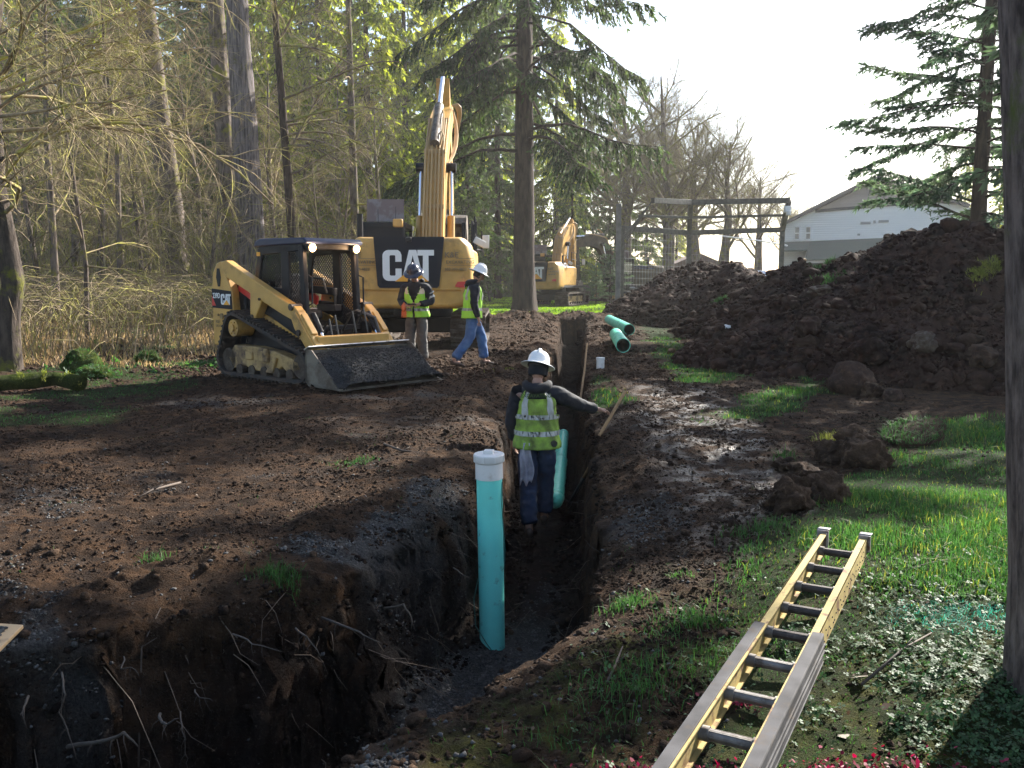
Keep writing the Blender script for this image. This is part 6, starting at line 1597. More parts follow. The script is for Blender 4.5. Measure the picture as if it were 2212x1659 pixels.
M_side = siding('white_siding_boards', (.80, .81, .84)); M_gab = siding('beige_gable_boards', (.36, .31, .30), .3)
M_trim = mat('slate_trim', (.060, .068, .080), .95, spec=.05); M_mroof = siding('metal_roof_green', (.085, .115, .105), .5)
Yh = 80
root = empty('house', (P_(1690, 600, Yh).x, Yh, 0)); ox, oy = root.location.x, root.location.y; root.rotation_euler[2] = math.radians(-18); root.scale = (.88, 1, .97); tag(root, 'large white two storey building with grey gable behind the soil heap', 'building')
def H_(px, py, dy=0): p = P_(px, py, Yh); return Vector((p.x-ox, dy, p.z))
def poly_prism(pts, d0, d1): 
    b = MB(); b.prism([(p.x, p.z) for p in pts], 'y', d0, d1); return b
poly_prism([H_(1690, 612), H_(1690, 484), H_(1768, 449), H_(1990, 436), H_(2080, 445), H_(2180, 470), H_(2180, 612)], 0, 12).build('wall', M_side, root)
poly_prism([H_(1768, 449), H_(1903, 390), H_(2003, 420), H_(2030, 433), H_(1990, 437)], -.03, 11.9).build('gable', M_gab, root)
b = MB(); a, e = H_(1766, 452), H_(1992, 438); b.bar(a + Vector((0, -.08, 0)), e + Vector((0, -.08, 0)), .12, .26); b.build('trim_board', M_trim, root)
b = MB()
for q in ((H_(1686, 486), H_(1903, 385)), (H_(1903, 385), H_(2100, 452))):
    a, e = q; d_ = (e-a).normalized(); n_ = Vector((-d_.z, 0, d_.x)); b.prism([(a.x, a.z), (e.x, e.z), (e.x+n_.x*.28, e.z+n_.z*.28), (a.x+n_.x*.28, a.z+n_.z*.28)], 'y', -.9, 13)
b.build('roof', M_trim, root)
def win(px, py, w_, h_, nm='window', fr=.12, mull=True):
    c = H_(px, py); b = MB(); W2, H2 = w_*Yh/FPX/2, h_*Yh/FPX/2
    b.box((c.x, -.06, c.z+H2), (W2*2+fr*2, .1, fr)); b.box((c.x, -.06, c.z-H2), (W2*2+fr*2, .1, fr)); b.box((c.x-W2, -.06, c.z), (fr, .12, H2*2)); b.box((c.x+W2, -.06, c.z), (fr, .12, H2*2))
    if mull: b.box((c.x, -.055, c.z), (W2*2, .08, fr*.8))
    o = b.build(nm, M_white if mull else M_trim, root); g = MB(); g.box((c.x, -.02, c.z), (W2*2-.05, .05, H2*2-.05)); g.build('pane', mat('window_pane', (.10, .10, .12), .2, spec=.7), o); return o
win(1724, 500, 12, 28); win(1750, 500, 12, 28); 
o = win(1903, 410, 26, 17, mull=False); b = MB(); c = H_(1903, 410); b.box((c.x, -.09, c.z), (.08, .06, .7)); b.build('mullion', M_trim, o)
for px, py, w_, h_ in ((1880, 480, 22, 5), (1900, 478, 5, 6), (1920, 477, 22, 5), (1865, 505, 6, 4)):
    b = MB(); c = H_(px, py); b.box((c.x, -.05, c.z), (w_*Yh/FPX, .1, h_*Yh/FPX)); b.build('wall_vent', mat('vent_grey', (.24, .25, .27), .6), root)
b = MB(); q = [H_(1688, 519), H_(1752, 519), H_(1962, 512), H_(1962, 552), H_(1745, 560), H_(1735, 538), H_(1688, 538)]
for (a, e, a2, e2) in ((H_(1688, 519), H_(1752, 518), H_(1684, 539), H_(1748, 538)), (H_(1752, 518), H_(1985, 511), H_(1742, 559), H_(1985, 553))):
    b.add([(a.x, -.05, a.z), (e.x, -.05, e.z), (e2.x, -2.4, e2.z), (a2.x, -2.4, a2.z), (a.x, -.05, a.z-.15), (e.x, -.05, e.z-.15), (e2.x, -2.4, e2.z-.15), (a2.x, -2.4, a2.z-.15)], [(0, 1, 2, 3), (7, 6, 5, 4), (0, 4, 5, 1), (1, 5, 6, 2), (2, 6, 7, 3), (3, 7, 4, 0)])
split(b.build('lean_to_roof', M_mroof, root))
poly_prism([H_(1740, 560), H_(1985, 553), H_(1985, 620), H_(1805, 620), H_(1805, 566), H_(1740, 568)], -2.0, -.1).build('lower_wall', M_side, root)
b = MB(); b.box((H_(1772, 590).x, -1.9, H_(1772, 592).z), (2.5, .1, 2.3)); b.build('doorway', M_trim, root)
b = MB(); b.box((H_(1892, 563).x, -2.1, H_(1892, 563).z), (.3, .15, .2)); b.build('wall_lamp', mat('lamp_cream', (.8, .7, .5), .4), root)

def truck(px, y, rz, col, label, name='pickup_truck', s=1.0):
    x = pxx(px, y); root = empty(name, (x, y, gz(x, y)), rz); root.scale = (s, s, s); tag(root, label, 'car' if name != 'pickup_truck' else 'pickup truck')
    m = mat(name+'_paint'+str(px), col, .3, .2, coat=.4)
    b = MB(); b.prism([(-2.7, .5), (2.7, .5), (2.75, .95), (2.6, 1.12), (1.2, 1.18), (-2.7, 1.18)], 'y', -.95, .95); body = b.build('body', m, root, bevel=.08)
    b = MB(); b.prism([(1.2, 1.17), (.5, 1.78), (-.8, 1.82), (-1.15, 1.17)], 'y', -.82, .82); b.build('cabin', m, root, bevel=.07)
    b = MB(); b.prism([(1.16, 1.20), (.52, 1.72), (.48, 1.72), (1.05, 1.18)], 'y', -.76, .76); b.build('windscreen', M_glass, root)
    b = MB()
    for sy in (-1, 1): b.prism([(.95, 1.22), (.42, 1.70), (-.75, 1.73), (-.98, 1.22)], 'y', sy*.823-.01, sy*.823+.01)
    split(b.build('side_window', M_glass, root))
    for xx in (1.75, -1.65):
        for sy in (-1, 1):
            b = MB(); b.tube([(xx, sy*.72, .38), (xx, sy*.96, .38)], .38, 20); wh = b.build('wheel', M_rub, root, smooth='auto'); b = MB(); b.tube([(xx, sy*.95, .38), (xx, sy*.975, .38)], .22, 16); b.build('rim', M_chrome, wh)
    for sy in (-1, 1):
        b = MB(); b.box((2.72, sy*.72, .92), (.08, .34, .16)); b.build('headlight', M_lens, root, bevel=.02)
    b = MB(); b.box((2.74, 0, .86), (.06, .95, .26)); b.build('grille', M_blk, root); b = MB(); b.box((2.78, 0, .55), (.14, 1.8, .16)); b.build('bumper', M_chrome, root, bevel=.03)
    return root
truck(1622, 74, math.radians(-60), (.16, .27, .45), 'pale blue pickup truck parked between the two humps of the soil heap', s=1.25)
truck(1668, 86, math.radians(-75), (.35, .37, .40), 'grey pickup truck parked right of the blue one, mostly hidden', s=1.2)
truck(1695, 98, math.radians(-85), (.45, .50, .55), 'silver pickup truck beside the corner of the white building', s=1.1)
# rope posts behind the heap
p1, p2 = P_(1737, 562, 42), P_(1764, 574, 42)
for p, lab in ((p1, 'brown rope post behind the heap, the taller left one'), (p2, 'grey rope post behind the heap, right of the taller one')):
    root = empty('rope_post', (p.x, p.y, 0)); tag(root, lab, 'post', 'rope posts'); b = MB(); b.tube([(0, 0, 0), (0, 0, p.z)], .11, 10); b.lathe([(.12, p.z), (.12, p.z+.05), (.0, p.z+.09)], 10); b.build('post', MATS['wood_handle'] if p is p1 else M_postl, root, smooth='auto')
b = MB(); b.tube([p1+Vector((0, 0, -.1)), p1.lerp(p2, .3)+Vector((0, 0, -.32)), p1.lerp(p2, .7)+Vector((0, 0, -.30)), p2+Vector((0, 0, -.1))], .03, 6); o = b.build('rope', M_white, None, smooth=True); tag(o, 'white rope sagging between the two posts behind the heap', 'rope')
b = MB(); b.tube([P_(1560, 510, 60), P_(1640, 520, 58), P_(1700, 531, 56)], .05, 5); o = b.build('overhead_cable', M_white, None, smooth=True); tag(o, 'bright overhead cable crossing behind the right bay of the backstop', 'cable')
# service cables run on to poles left and right of the view
# small hut and planters
x = pxx(1500, 84); root = empty('wooden_hut', (x, 84, 0)); tag(root, 'small brown wooden hut with one window behind the left hump of the heap', 'hut')
b = MB(); b.box((0, 0, 1.3), (6, 4, 2.6)); b.build('wall', mat('hut_boards', (.09, .055, .04), .8, noise_amt=.3), root)
b = MB(); b.prism([(-3.3, 2.5), (3.3, 2.5), (0, 3.9)], 'y', -2.3, 2.3); b.build('roof', mat('hut_roof', (.16, .10, .08), .8, noise_amt=.3), root)
b = MB(); b.box((.9, -2.03, 1.5), (1.3, .08, .9)); b.build('window', M_glass, root)
M_conc = mat('planter_concrete', (.22, .21, .20), .85, noise_amt=.35, noise_scale=4)
for px, py, w_, lab, y in ((1362, 640, 1.15, 'grey concrete planter with a white jug on it, right of the backstop post', 66), (1407, 640, 1.3, 'second concrete planter, nearer to the soil heap', 68)):
    x = pxx(px, y); root = empty('concrete_planter', (x, y, gz(x, y))); tag(root, lab, 'planter', 'concrete planters')
    b = MB(); hh = .95; ww_ = w_/2
    for (cx, cy, dx, dy) in ((-ww_+.07, 0, .14, w_), (ww_-.07, 0, .14, w_), (0, -ww_+.07, w_-.28, .14), (0, ww_-.07, w_-.28, .14)): b.box((cx, cy, hh/2), (dx, dy, hh))
    b.build('box', M_conc, root, bevel=.02); b = MB(); b.box((0, 0, hh*.42), (w_-.3, w_-.3, hh*.8)); b.build('soil', M_clod, root)
x = pxx(1367, 66); b = MB(); b.lathe([(0, 0), (.24, 0), (.27, .10), (.12, .40), (.10, .50), (.24, .72), (.21, .72), (.0, .5)], 20); o = b.build('white_jug', M_cap, None, smooth=True); o.location = (x, 65.9, gz(x, 66)+.80); tag(o, 'white vase shaped jug standing on the left concrete planter', 'jug')

# ================================================================= BOULDERS, CLODS, LOGS, ROOTS
M_bould = soilmat('boulder_soil', (.055, .033, .024), (.030, .020, .016), (.085, .050, .034), 2.5, .8)
def boulder(name, px, py, y, r, label, m=M_bould, seed=1, flat=.85, cat='boulder', scl=(1, 1, 1), dz=0.0, amp=.22, rz=0, group=None, onheap=False):
    p = aty(px, py, y); x = p.x
    z = gz(x, y)
    if onheap: z = max(z, float(heap_h(np.array([x]), np.array([float(y)]))[0]))
    b = MB(); b.blob((0, 0, 0), r, seed, amp, 4, flat, scl); o = b.build(name, m, None, smooth=True); o.location = (x, y, z + r*flat*.45 + dz); o.rotation_euler = (0, 0, rz)
    tag(o, label, cat, group); return o
boulder('boulder', 1836, 850, 12.3, .30, 'largest rounded brown boulder at the foot of the soil heap', seed=3, amp=.14, flat=.95)
boulder('boulder', 1928, 866, 11.6, .13, 'small reddish boulder right of the largest one at the heap foot', seed=5, amp=.15)
boulder('boulder', 1885, 880, 11.9, .14, 'small dark boulder just right of the largest boulder', seed=8, m=M_clod, amp=.3)
boulder('boulder', 1745, 770, 14.6, .20, 'brown boulder part way up the heap, above the long grass tongue', seed=9, m=M_heap, onheap=True, amp=.2)
boulder('boulder', 1880, 788, 13.3, .24, 'blocky boulder in the lower slope above the largest boulder', seed=11, m=M_heap, onheap=True, amp=.3)
boulder('boulder', 1990, 815, 12.9, .20, 'boulder on the lower slope at the right part of the heap', seed=12, m=M_rock, onheap=True, amp=.22)
boulder('boulder', 1770, 705, 16.0, .20, 'bluish flat rock in the middle of the heap slope', seed=14, m=M_rock, onheap=True, flat=.5, amp=.2)
boulder('boulder', 2120, 800, 12.6, .20, 'rusty boulder at the heap foot near the right trunk', seed=15, m=M_bould, onheap=True)
boulder('rock', 1398, 660, 40, .55, 'dark lump at the far left toe of the soil heap', seed=17, m=M_clod, cat='clod')
boulder('rock', 1570, 745, 17.2, .10, 'pale grey stone resting near the heap toe above the grass patch', seed=18, m=M_cap, cat='stone', onheap=True, flat=.6)
boulder('rock', 1793, 1103, 5.98, .055, 'smooth grey stone lying on the clods above the ladder', seed=19, m=mat('slate_stone', (.16, .17, .20), .4), cat='stone', dz=.05, amp=.1, flat=.6)
boulder('soil_clod', 1870, 985, 7.55, .20, 'big reddish clod, largest of the group above the tall grass', seed=21, m=M_clod, cat='clod', amp=.28)
boulder('soil_clod', 1800, 975, 7.9, .15, 'dark clod left of the biggest one above the tall grass', seed=23, m=M_clod, cat='clod', amp=.3)
boulder('soil_clod', 1845, 950, 8.4, .15, 'clod behind the biggest one in the group above the tall grass', seed=25, m=M_clod, cat='clod', amp=.3)
boulder('soil_clod', 1735, 1010, 7.2, .12, 'low clod at the left end of the clod group', seed=27, m=M_clod, cat='clod', amp=.3, flat=.7)
boulder('soil_clod', 1745, 1085, 6.2, .12, 'mossy topped clod just above the left tip of the ladder', seed=29, m=M_clod, cat='clod', amp=.3)
boulder('soil_clod', 1790, 1110, 6.0, .13, 'dark clod under the smooth grey stone above the ladder', seed=31, m=M_clod, cat='clod', amp=.3)
boulder('soil_clod', 1700, 1140, 5.75, .14, 'grass tufted clod left of the ladder tip', seed=33, m=M_clod, cat='clod', amp=.3)
boulder('soil_clod', 1695, 1000, 7.5, .09, 'small clod with yellow grass blades on the mud', seed=35, m=M_clod, cat='clod', amp=.3)
# overturned sod slab
p = aty(1975, 935, 8.6); root = empty('sod_slab', (p.x, p.y, gz(p.x, p.y)+.02), .25); root.rotation_euler = (.35, -.18, .2); tag(root, 'tilted slab of sod with grass on top behind the biggest clod', 'sod')
b = MB(); n = 12; vs = []
for k in range(n):
    a = 2*PI*k/n; r = 1+.15*math.sin(k*2.3); vs.append((.34*r*math.cos(a), .20*r*math.sin(a), .11+.03*math.sin(k*1.3)))
for k in range(n):
    a = 2*PI*k/n; r = 1+.2*math.sin(k*1.7+1); vs.append((.26*r*math.cos(a), .17*r*math.sin(a), -.02))
b.add(vs, [tuple(range(n)), tuple(range(2*n-1, n-1, -1))]+[(k, (k+1) % n, (k+1) % n+n, k+n) for k in range(n)]); sl_ = b.build('soil', M_clod, root, bevel=.02)
# mossy stump stones and log at the left
M_moss = soilmat('moss_cushion', (.060, .085, .012), (.025, .040, .008), (.10, .12, .02), 7, 1.5)
boulder('mossy_stone', 180, 792, 15.0, .30, 'taller moss covered stone at the left edge of the clearing', m=M_moss, seed=41, cat='mossy stone', amp=.15, flat=.95)
boulder('mossy_stone', 205, 808, 14.4, .23, 'lower moss covered stone in front of the taller one', m=M_moss, seed=43, cat='mossy stone', amp=.12, flat=.55, scl=(1.25, 1, 1))
boulder('mossy_stone', 322, 778, 17.0, .22, 'small dark mossy stone near the brush edge left of the loader', m=M_moss, seed=45, cat='mossy stone', amp=.2, flat=.7)
b = MB(); rr = random.Random(3); pts = [atz(-60, 835, .12), atz(20, 826, .12), atz(70, 822, .14), atz(120, 818, .13), atz(172, 828, .10)]; b.tube(pts, [.12, .11, .12, .10, .12], 12); o = b.build('fallen_log', M_moss, None, smooth=True); tag(o, 'mossy fallen log lying at the left edge beside the mossy stones', 'log')
# roots sticking out of the near trench wall
M_root = mat('root_bark', (.055, .040, .030), .8, noise_amt=.4, noise_scale=20)
def root_obj(pxs, y0, r, label):
    pts = [aty(a, b_, y0 + dy) for a, b_, dy in pxs]; P2 = []
    for i in range(len(pts)-1):
        for q in range(3): P2.append(pts[i].lerp(pts[i+1], q/3) + Vector((mnoise.noise(pts[i]*5+Vector((q, 0, 0))), mnoise.noise(pts[i]*5+Vector((0, q, 3))), mnoise.noise(pts[i]*7)))*.012)
    P2.append(pts[-1]); r *= .62; n = len(P2); b = MB(); b.tube(P2, [r*(1-.75*i/(n-1)) for i in range(n)], 7)
    for k in range(3):
        i = 2+k*max(1, (n-4)//3); i = min(i, n-2); d_ = Vector((mnoise.noise(P2[i]*9), -.4, mnoise.noise(P2[i]*13+Vector((4, 4, 4)))-.6)).normalized()
        b.tube([P2[i], P2[i]+d_*.03, P2[i]+d_*.06+Vector((.012, 0, -.012))], [r*.3, r*.2, r*.08], 5)
    o = b.build('tree_root', M_root, None, smooth=True); tag(o, label, 'root', 'roots in the trench wall'); return o
yw = 3.75
root_obj([(150, 1610, .3), (230, 1597, .0), (270, 1583, -.1), (298, 1612, -.15)], 3.4, .017, 'thickest pale root, bending over at the bottom left of the pit')
root_obj([(132, 1450, .2), (140, 1500, 0), (128, 1540, 0), (150, 1590, -.05), (165, 1640, -.1)], 3.45, .008, 'long root hanging down the pit wall at the far left')
root_obj([(345, 1545, .3), (350, 1562, 0), (362, 1568, -.1), (385, 1552, -.1)], 3.45, .012, 'short stubby root curled in the dark of the pit')
root_obj([(388, 1535, .25), (395, 1580, 0), (402, 1630, 0), (405, 1659, 0)], 3.4, .005, 'thin straight root dangling low in the pit')
root_obj([(420, 1490, .3), (432, 1508, 0), (460, 1515, -.05)], 3.6, .006, 'small hooked root low in the pit wall')
root_obj([(695, 1335, .5), (745, 1352, .05), (790, 1370, -.1), (820, 1388, -.15)], 4.3, .012, 'straight root slanting down right under the widest part of the lip')
root_obj([(830, 1312, .4), (870, 1308, .0), (888, 1335, -.05), (888, 1358, -.05)], 4.7, .012, 'arched root looping out of the wall near the standpipe')
root_obj([(640, 1355, .4), (665, 1375, 0), (692, 1418, -.05)], 4.1, .010, 'root pointing down right beneath the small grass tuft')
root_obj([(505, 1370, .4), (545, 1390, 0), (610, 1408, -.1)], 3.9, .008, 'root slanting right in the middle of the pit wall')
root_obj([(270, 1420, .4), (262, 1445, 0), (285, 1440, 0), (300, 1460, -.05)], 3.65, .006, 'tangled thin root below the left lip')
root_obj([(980, 1225, .3), (1000, 1240, 0), (1020, 1250, -.05)], 5.2, .007, 'root poking from the wall just left of the standpipe')
root_obj([(1330, 1080, .3), (1290, 1110, 0), (1255, 1125, -.05)], 6.6, .006, 'thin root across the right wall below the shovel')
root_obj([(1300, 1195, .3), (1275, 1180, 0), (1262, 1165, -.05)], 5.6, .006, 'forked root sticking from the right wall of the trench')
root_obj([(60, 1505, .2), (52, 1528, 0), (44, 1545, -.03)], 3.35, .010, 'cut pale root stub at the far left of the pit wall')
# fine hair roots
rr = np.random.default_rng(9); x = rr.uniform(-2.6, .9, 2600); y = rr.uniform(3.4, 9, 2600); it = sdist(TRENCH, x, y); k = (it > .03) & (it < .35); x, y = x[k], y[k]; z = H(x, y)
k = z < -.12; x, y, z = x[k], y[k], z[k]; n = len(x)
gxs = (sdist(TRENCH, x+.02, y)-sdist(TRENCH, x-.02, y))/.04; gys = (sdist(TRENCH, x, y+.02)-sdist(TRENCH, x, y-.02))/.04
D = np.stack([gxs, gys, -.8*np.ones(n)], -1) + rr.normal(0, .6, (n, 3)); L_ = rr.gamma(2, .04, n)[:, None]
P0 = np.stack([x-gxs*.03, y-gys*.03, z], -1); P1 = P0+D*L_*.5; P2_ = P1+(D+rr.normal(0, .6, (n, 3)))*L_*.5; P3 = P2_+(D+rr.normal(0, .8, (n, 3))+[0, 0, -.5])*L_*.5
v, f = tubes_np(np.stack([P0, P1, P2_, P3], 1), np.tile([[.0032, .0025, .0016, .0007]], (n, 1)), 3)
o = np_mesh('root_hairs', v, f, mat('root_hair', (.12, .085, .06), .8), None, smooth=True); tag(o, kind='stuff')
# ================================================================= GRASS AND GROUND COVER
M_grass = leafmat('grass_blade', (.032, .084, .024), (.055, .118, .032), .45, scale=1.2, rnd=.45)
M_lawn_sun = leafmat('lawn_blade_sunlit', (.12, .22, .035), (.20, .28, .05), .55, scale=.4, rnd=.4)  # brighter copy of the grass, low sun shining through it painted in
M_grassl = leafmat('grass_pale', (.20, .21, .05), (.14, .17, .035), .45, scale=2, rnd=.4)
M_dry = leafmat('dry_blade', (.40, .30, .16), (.26, .18, .10), .35, scale=1, rnd=.45)
M_teal = leafmat('painted_blade', (.07, .32, .23), (.05, .20, .13), .3, scale=5, rnd=.4)
M_clov = leafmat('clover_leaf', (.035, .080, .026), (.060, .110, .045), .3, rough=.6, scale=3, rnd=.45)
M_pink = leafmat('painted_leaf', (.34, .025, .075), (.16, .02, .03), .25, scale=6, rnd=.5)
M_litter = leafmat('dead_leaf', (.10, .06, .035), (.15, .10, .065), .25, scale=6, rnd=.5)
def blades(name, x, y, h, w_, mt, rng, zf=None, lean=.45, tag_kind='stuff', z=None):
    n = len(x); z = (H(x, y) if zf is None else zf(x, y)) if z is None else z
    a = rng.random(n)*2*PI; ca, sa = np.cos(a), np.sin(a); b = rng.random(n)*2*PI; ln = lean*rng.gamma(2, .5, n)
    P0 = np.stack([x, y, z-.01], -1); S = np.stack([ca, sa, 0*ca], -1)*w_[:, None]/2
    dx = np.stack([np.cos(b), np.sin(b), 0*b], -1)
    M1 = P0 + dx*(h*ln*.25)[:, None]; M1[:, 2] += h*.6; T_ = P0 + dx*(h*ln*.9)[:, None]; T_[:, 2] += h*(1-.25*np.minimum(ln, 2))
    V = np.stack([P0-S, P0+S, M1+S*.75, M1-S*.75, T_], 1).reshape(-1, 3); i = np.arange(n)[:, None]*5
    o = np_mesh(name, V, [np.concatenate([i, i+1, i+2, i+3], 1), np.concatenate([i+3, i+2, i+4], 1)], mt)
    return tag(o, kind=tag_kind)
rg_ = np.random.default_rng(91)
# near lawn at the right and green patches
x, y = sample_xy(800000, (-.5, 12), (2.0, 24), rg_, 1.9); k = np.abs(x) < .9*y+2; x, y = x[k], y[k]; mm = masks(x, y)
tall = sstep(-.3, .4, fbm(x, y, 4, 1.6, .6, 95)); lush = sstep(3.3, 4.3, y + .5*fbm(x, y, 3, 1.2, .5, 96))
den = mm[0]*(.35+.65*tall)*(.30+.70*lush)*sstep(.02, -.15, heap_h(x, y)-H(x, y, False))
k = rg_.random(len(x)) < den; x, y, tall_, lush_ = x[k], y[k], tall[k], lush[k]
h = (.016+.042*tall_*lush_+.012*lush_)*rg_.uniform(.6, 1.4, len(x)); wd = (.0022+.0006*y)*rg_.uniform(.7, 1.3, len(x))
pale = rg_.random(len(x)) < .10; teal = (((x-2.62)/.36)**2 + ((y-4.32)/.17)**2 + .5*rg_.normal(0, .6, len(x))) < 1
pc = atz(2075, 1320, .12); teal = (((x-pc.x)/.36)**2 + ((y-pc.y)/.20)**2 + np.abs(rg_.normal(0, .45, len(x)))) < 1
g = ~pale & ~teal
blades('grass', x[g], y[g], h[g], wd[g], M_grass, rg_); blades('pale_grass', x[pale], y[pale], h[pale]*1.1, wd[pale], M_grassl, rg_, lean=.8)
xx = pc.x + rg_.normal(0, .16, 700); yy = pc.y + rg_.normal(0, .09, 700)
blades('painted_grass', np.concatenate([x[teal], xx]), np.concatenate([y[teal], yy]), np.concatenate([h[teal], rg_.uniform(.02, .045, 700)]), np.concatenate([wd[teal], np.full(700, .0035)]), M_teal, rg_, lean=1.2)
# moss and weeds on bare ground, near tufts
x, y = sample_xy(60000, (-7, 4), (2.2, 16), rg_, 1.7); mm = masks(x, y); n_ = fbm(x, y, 3, 2.6, .6, 97)
k = (rg_.random(len(x)) < sstep(.28, .5, n_)*.35*(1-mm[0]) + .45*mm[5]*(mm[4] < -.1)*sstep(.1, .5, n_+.15)) & (mm[4] < -.08) & (np.abs(x) < .62*y+.5); x, y = x[k], y[k]
blades('sprouts', x, y, rg_.uniform(.012, .045, len(x)), np.full(len(x), .0035), M_grass, rg_, lean=.9)
def tuft(px, py, n, r, h, mt, z=.0, zz=None, nm='grass_tuft'):
    c = atz(px, py, z); c = Vector((c.x, c.y, 0)); x = c.x + rg_.normal(0, r, n); y = c.y + rg_.normal(0, r*.8, n); return blades(nm, x, y, rg_.uniform(.5, 1.2, n)*h, np.full(n, .0025+.0005*c.y), mt, rg_, lean=.8, z=None if zz is None else np.full(n, zz))
for px, py, n, r, h in ((603, 1212, 260, .06, .09), (1245, 1225, 50, .04, .05), (1360, 1290, 200, .07, .08), (1400, 1460, 260, .13, .08), (1345, 1500, 200, .12, .09), (1430, 1350, 120, .06, .05), (1470, 1240, 60, .04, .05), (1500, 1330, 220, .08, .09), (1220, 1560, 120, .1, .06), (1540, 1410, 300, .14, .06),
                       (770, 995, 200, .10, .05), (330, 1190, 60, .05, .08), (1085, 805, 60, .12, .06), (430, 785, 900, .35, .07), (340, 760, 600, .35, .08), (1695, 990, 90, .05, .16), (1785, 950, 70, .05, .12), (1640, 1165, 220, .10, .08), (1760, 1068, 160, .09, .07)):
    tuft(px, py, n, r, h, M_grass if py > 960 or px < 500 else M_grassl)
# grass on the sod slab
n = 900; a = rg_.random(n)*2*PI; r = rg_.random(n)**.4; loc = np.stack([.35*r*np.cos(a), .21*r*np.sin(a), np.full(n, .11)], -1)
bpy.context.view_layer.update(); sod = bpy.data.objects['sod_slab']; Wm = np.array(sod.matrix_world); wl = loc @ Wm[:3, :3].T + Wm[:3, 3]
blades('sod_grass', wl[:, 0], wl[:, 1], rg_.uniform(.03, .10, n), np.full(n, .006), M_grass, rg_, lean=1.4, z=wl[:, 2])
# clump of grass riding on the heap near the right trunk
n = 1100; c = aty(2125, 620, 14.4); x = c.x+rg_.uniform(-.32, .32, n); y = 14.4+(x-c.x)*.5+rg_.normal(0, .08, n); blades('heap_grass', x, y, rg_.uniform(.04, .11, n), np.full(n, .010), M_grassl, rg_, lean=1.2, z=heap_h(x, y)+.03)
for px, py, yy in ((1770, 668, 17.5), (1790, 700, 16.4), (1555, 660, 25)):
    n = 160; c = aty(px, py, yy); x = c.x+rg_.normal(0, .12, n); y = yy+rg_.normal(0, .12, n); blades('heap_grass', x, y, rg_.uniform(.06, .14, n), np.full(n, .014), M_grass, rg_, lean=1.2, z=heap_h(x, y)+.02)
# far lawn
x, y = sample_xy(90000, (-12, 26), (36, 75), rg_, 1.6); mm = masks(x, y); k = rg_.random(len(x)) < mm[0]*.8; x, y = x[k], y[k]
blades('lawn_grass', x, y, rg_.uniform(.05, .11, len(x)), np.full(len(x), .05), M_lawn_sun, rg_)
# clover and moss in the near right corner
def leaves(name, x, y, r, mt, rng, hz=.02, lobes=3, tilt=.45, zadd=None):
    n = len(x); z = H(x, y) + rng.uniform(.004, hz, n)
    Vs = []; a0 = rng.random(n)*2*PI; nx_, ny_ = rng.normal(0, tilt, n), rng.normal(0, tilt, n)
    F = []; base = np.arange(n)*(lobes*5); 
    for l in range(lobes):
        a = a0 + l*2*PI/lobes; ca, sa = np.cos(a), np.sin(a)
        for (u, v) in ((.05, 0), (.6, -.48), (1.05, -.3), (1.05, .3), (.6, .48)):
            X = (u*ca - v*sa)*r; Y = (u*sa + v*ca)*r; Vs.append(np.stack([x+X, y+Y, z + X*nx_ + Y*ny_ + .12*abs(v)*r], -1))
        F.append(np.stack([base+l*5+k for k in range(5)], -1))
    return tag(np_mesh(name, np.stack(Vs, 1).reshape(-1, 3), np.concatenate(F), mt), kind='stuff')
x, y = sample_xy(75000, (.2, 5.6), (2.0, 5.6), rg_, 1.6); mm = masks(x, y); n_ = fbm(x, y, 3, 2.2, .6, 99); k = (rg_.random(len(x)) < sstep(-.3, .2, n_)*sstep(5.0, 3.4, y)*mm[0]*.8*sstep(.7, 1.3, x)+.03*(mm[4] < -.1)*sstep(5, 4, y)); x, y = x[k], y[k]
leaves('clover', x, y, rg_.uniform(.006, .015, len(x)), M_clov, rg_, .035)
x, y = sample_xy(700, (-3, 4), (2.2, 9), rg_, 1.6); mm = masks(x, y); k = (mm[4] < -.05); x, y = x[k], y[k]; leaves('leaf_litter', x, y, rg_.uniform(.006, .018, len(x)), M_litter, rg_, .02, 1, .5)
for (px, py, n, sx, sy) in ((1340, 1622, 190, .15, .05), (1560, 1640, 220, .16, .05), (1780, 1632, 330, .22, .06), (1560, 1640, 140, .3, .05), (1585, 1478, 110, .07, .03), (1870, 1625, 110, .12, .05)):
    c = atz(px, py, .08); x = c.x+rg_.normal(0, sx, n); y = c.y+rg_.normal(0, sy, n); leaves('painted_leaves', x, y, rg_.uniform(.006, .017, n), M_pink, rg_, .03, 1, .7)
for (px, py, r, sd_) in ((1835, 1437, .05, 1), (2010, 1445, .03, 2), (1830, 1545, .035, 3), (1925, 1505, .025, 4), (1650, 1590, .03, 6)):
    c = atz(px, py, .1); leaves('fallen_leaf', np.array([c.x]), np.array([c.y]), np.array([r*1.3]), mat('leaf_pale%d' % sd_, (.24, .20, .16) if sd_ % 2 else (.20, .11, .06), .6), np.random.default_rng(sd_), .03, 1, .35)
for o in [o for o in C.objects if o.name.startswith('fallen_leaf')]:
    pass
lf = [o for o in C.objects if o.name.startswith('fallen_leaf')]
for o, lab in zip(lf, ['big pale dead leaf lying right of the ladder', 'small brown leaf near the teal sprayed grass', 'pale curled leaf among the clover right of the ladder', 'brown leaf in the clover below the big pale leaf', 'pale leaf between the ladder rails near the bottom']):
    tag(o, lab, 'leaf'); o['kind'] = 'thing'; c = o.data.vertices
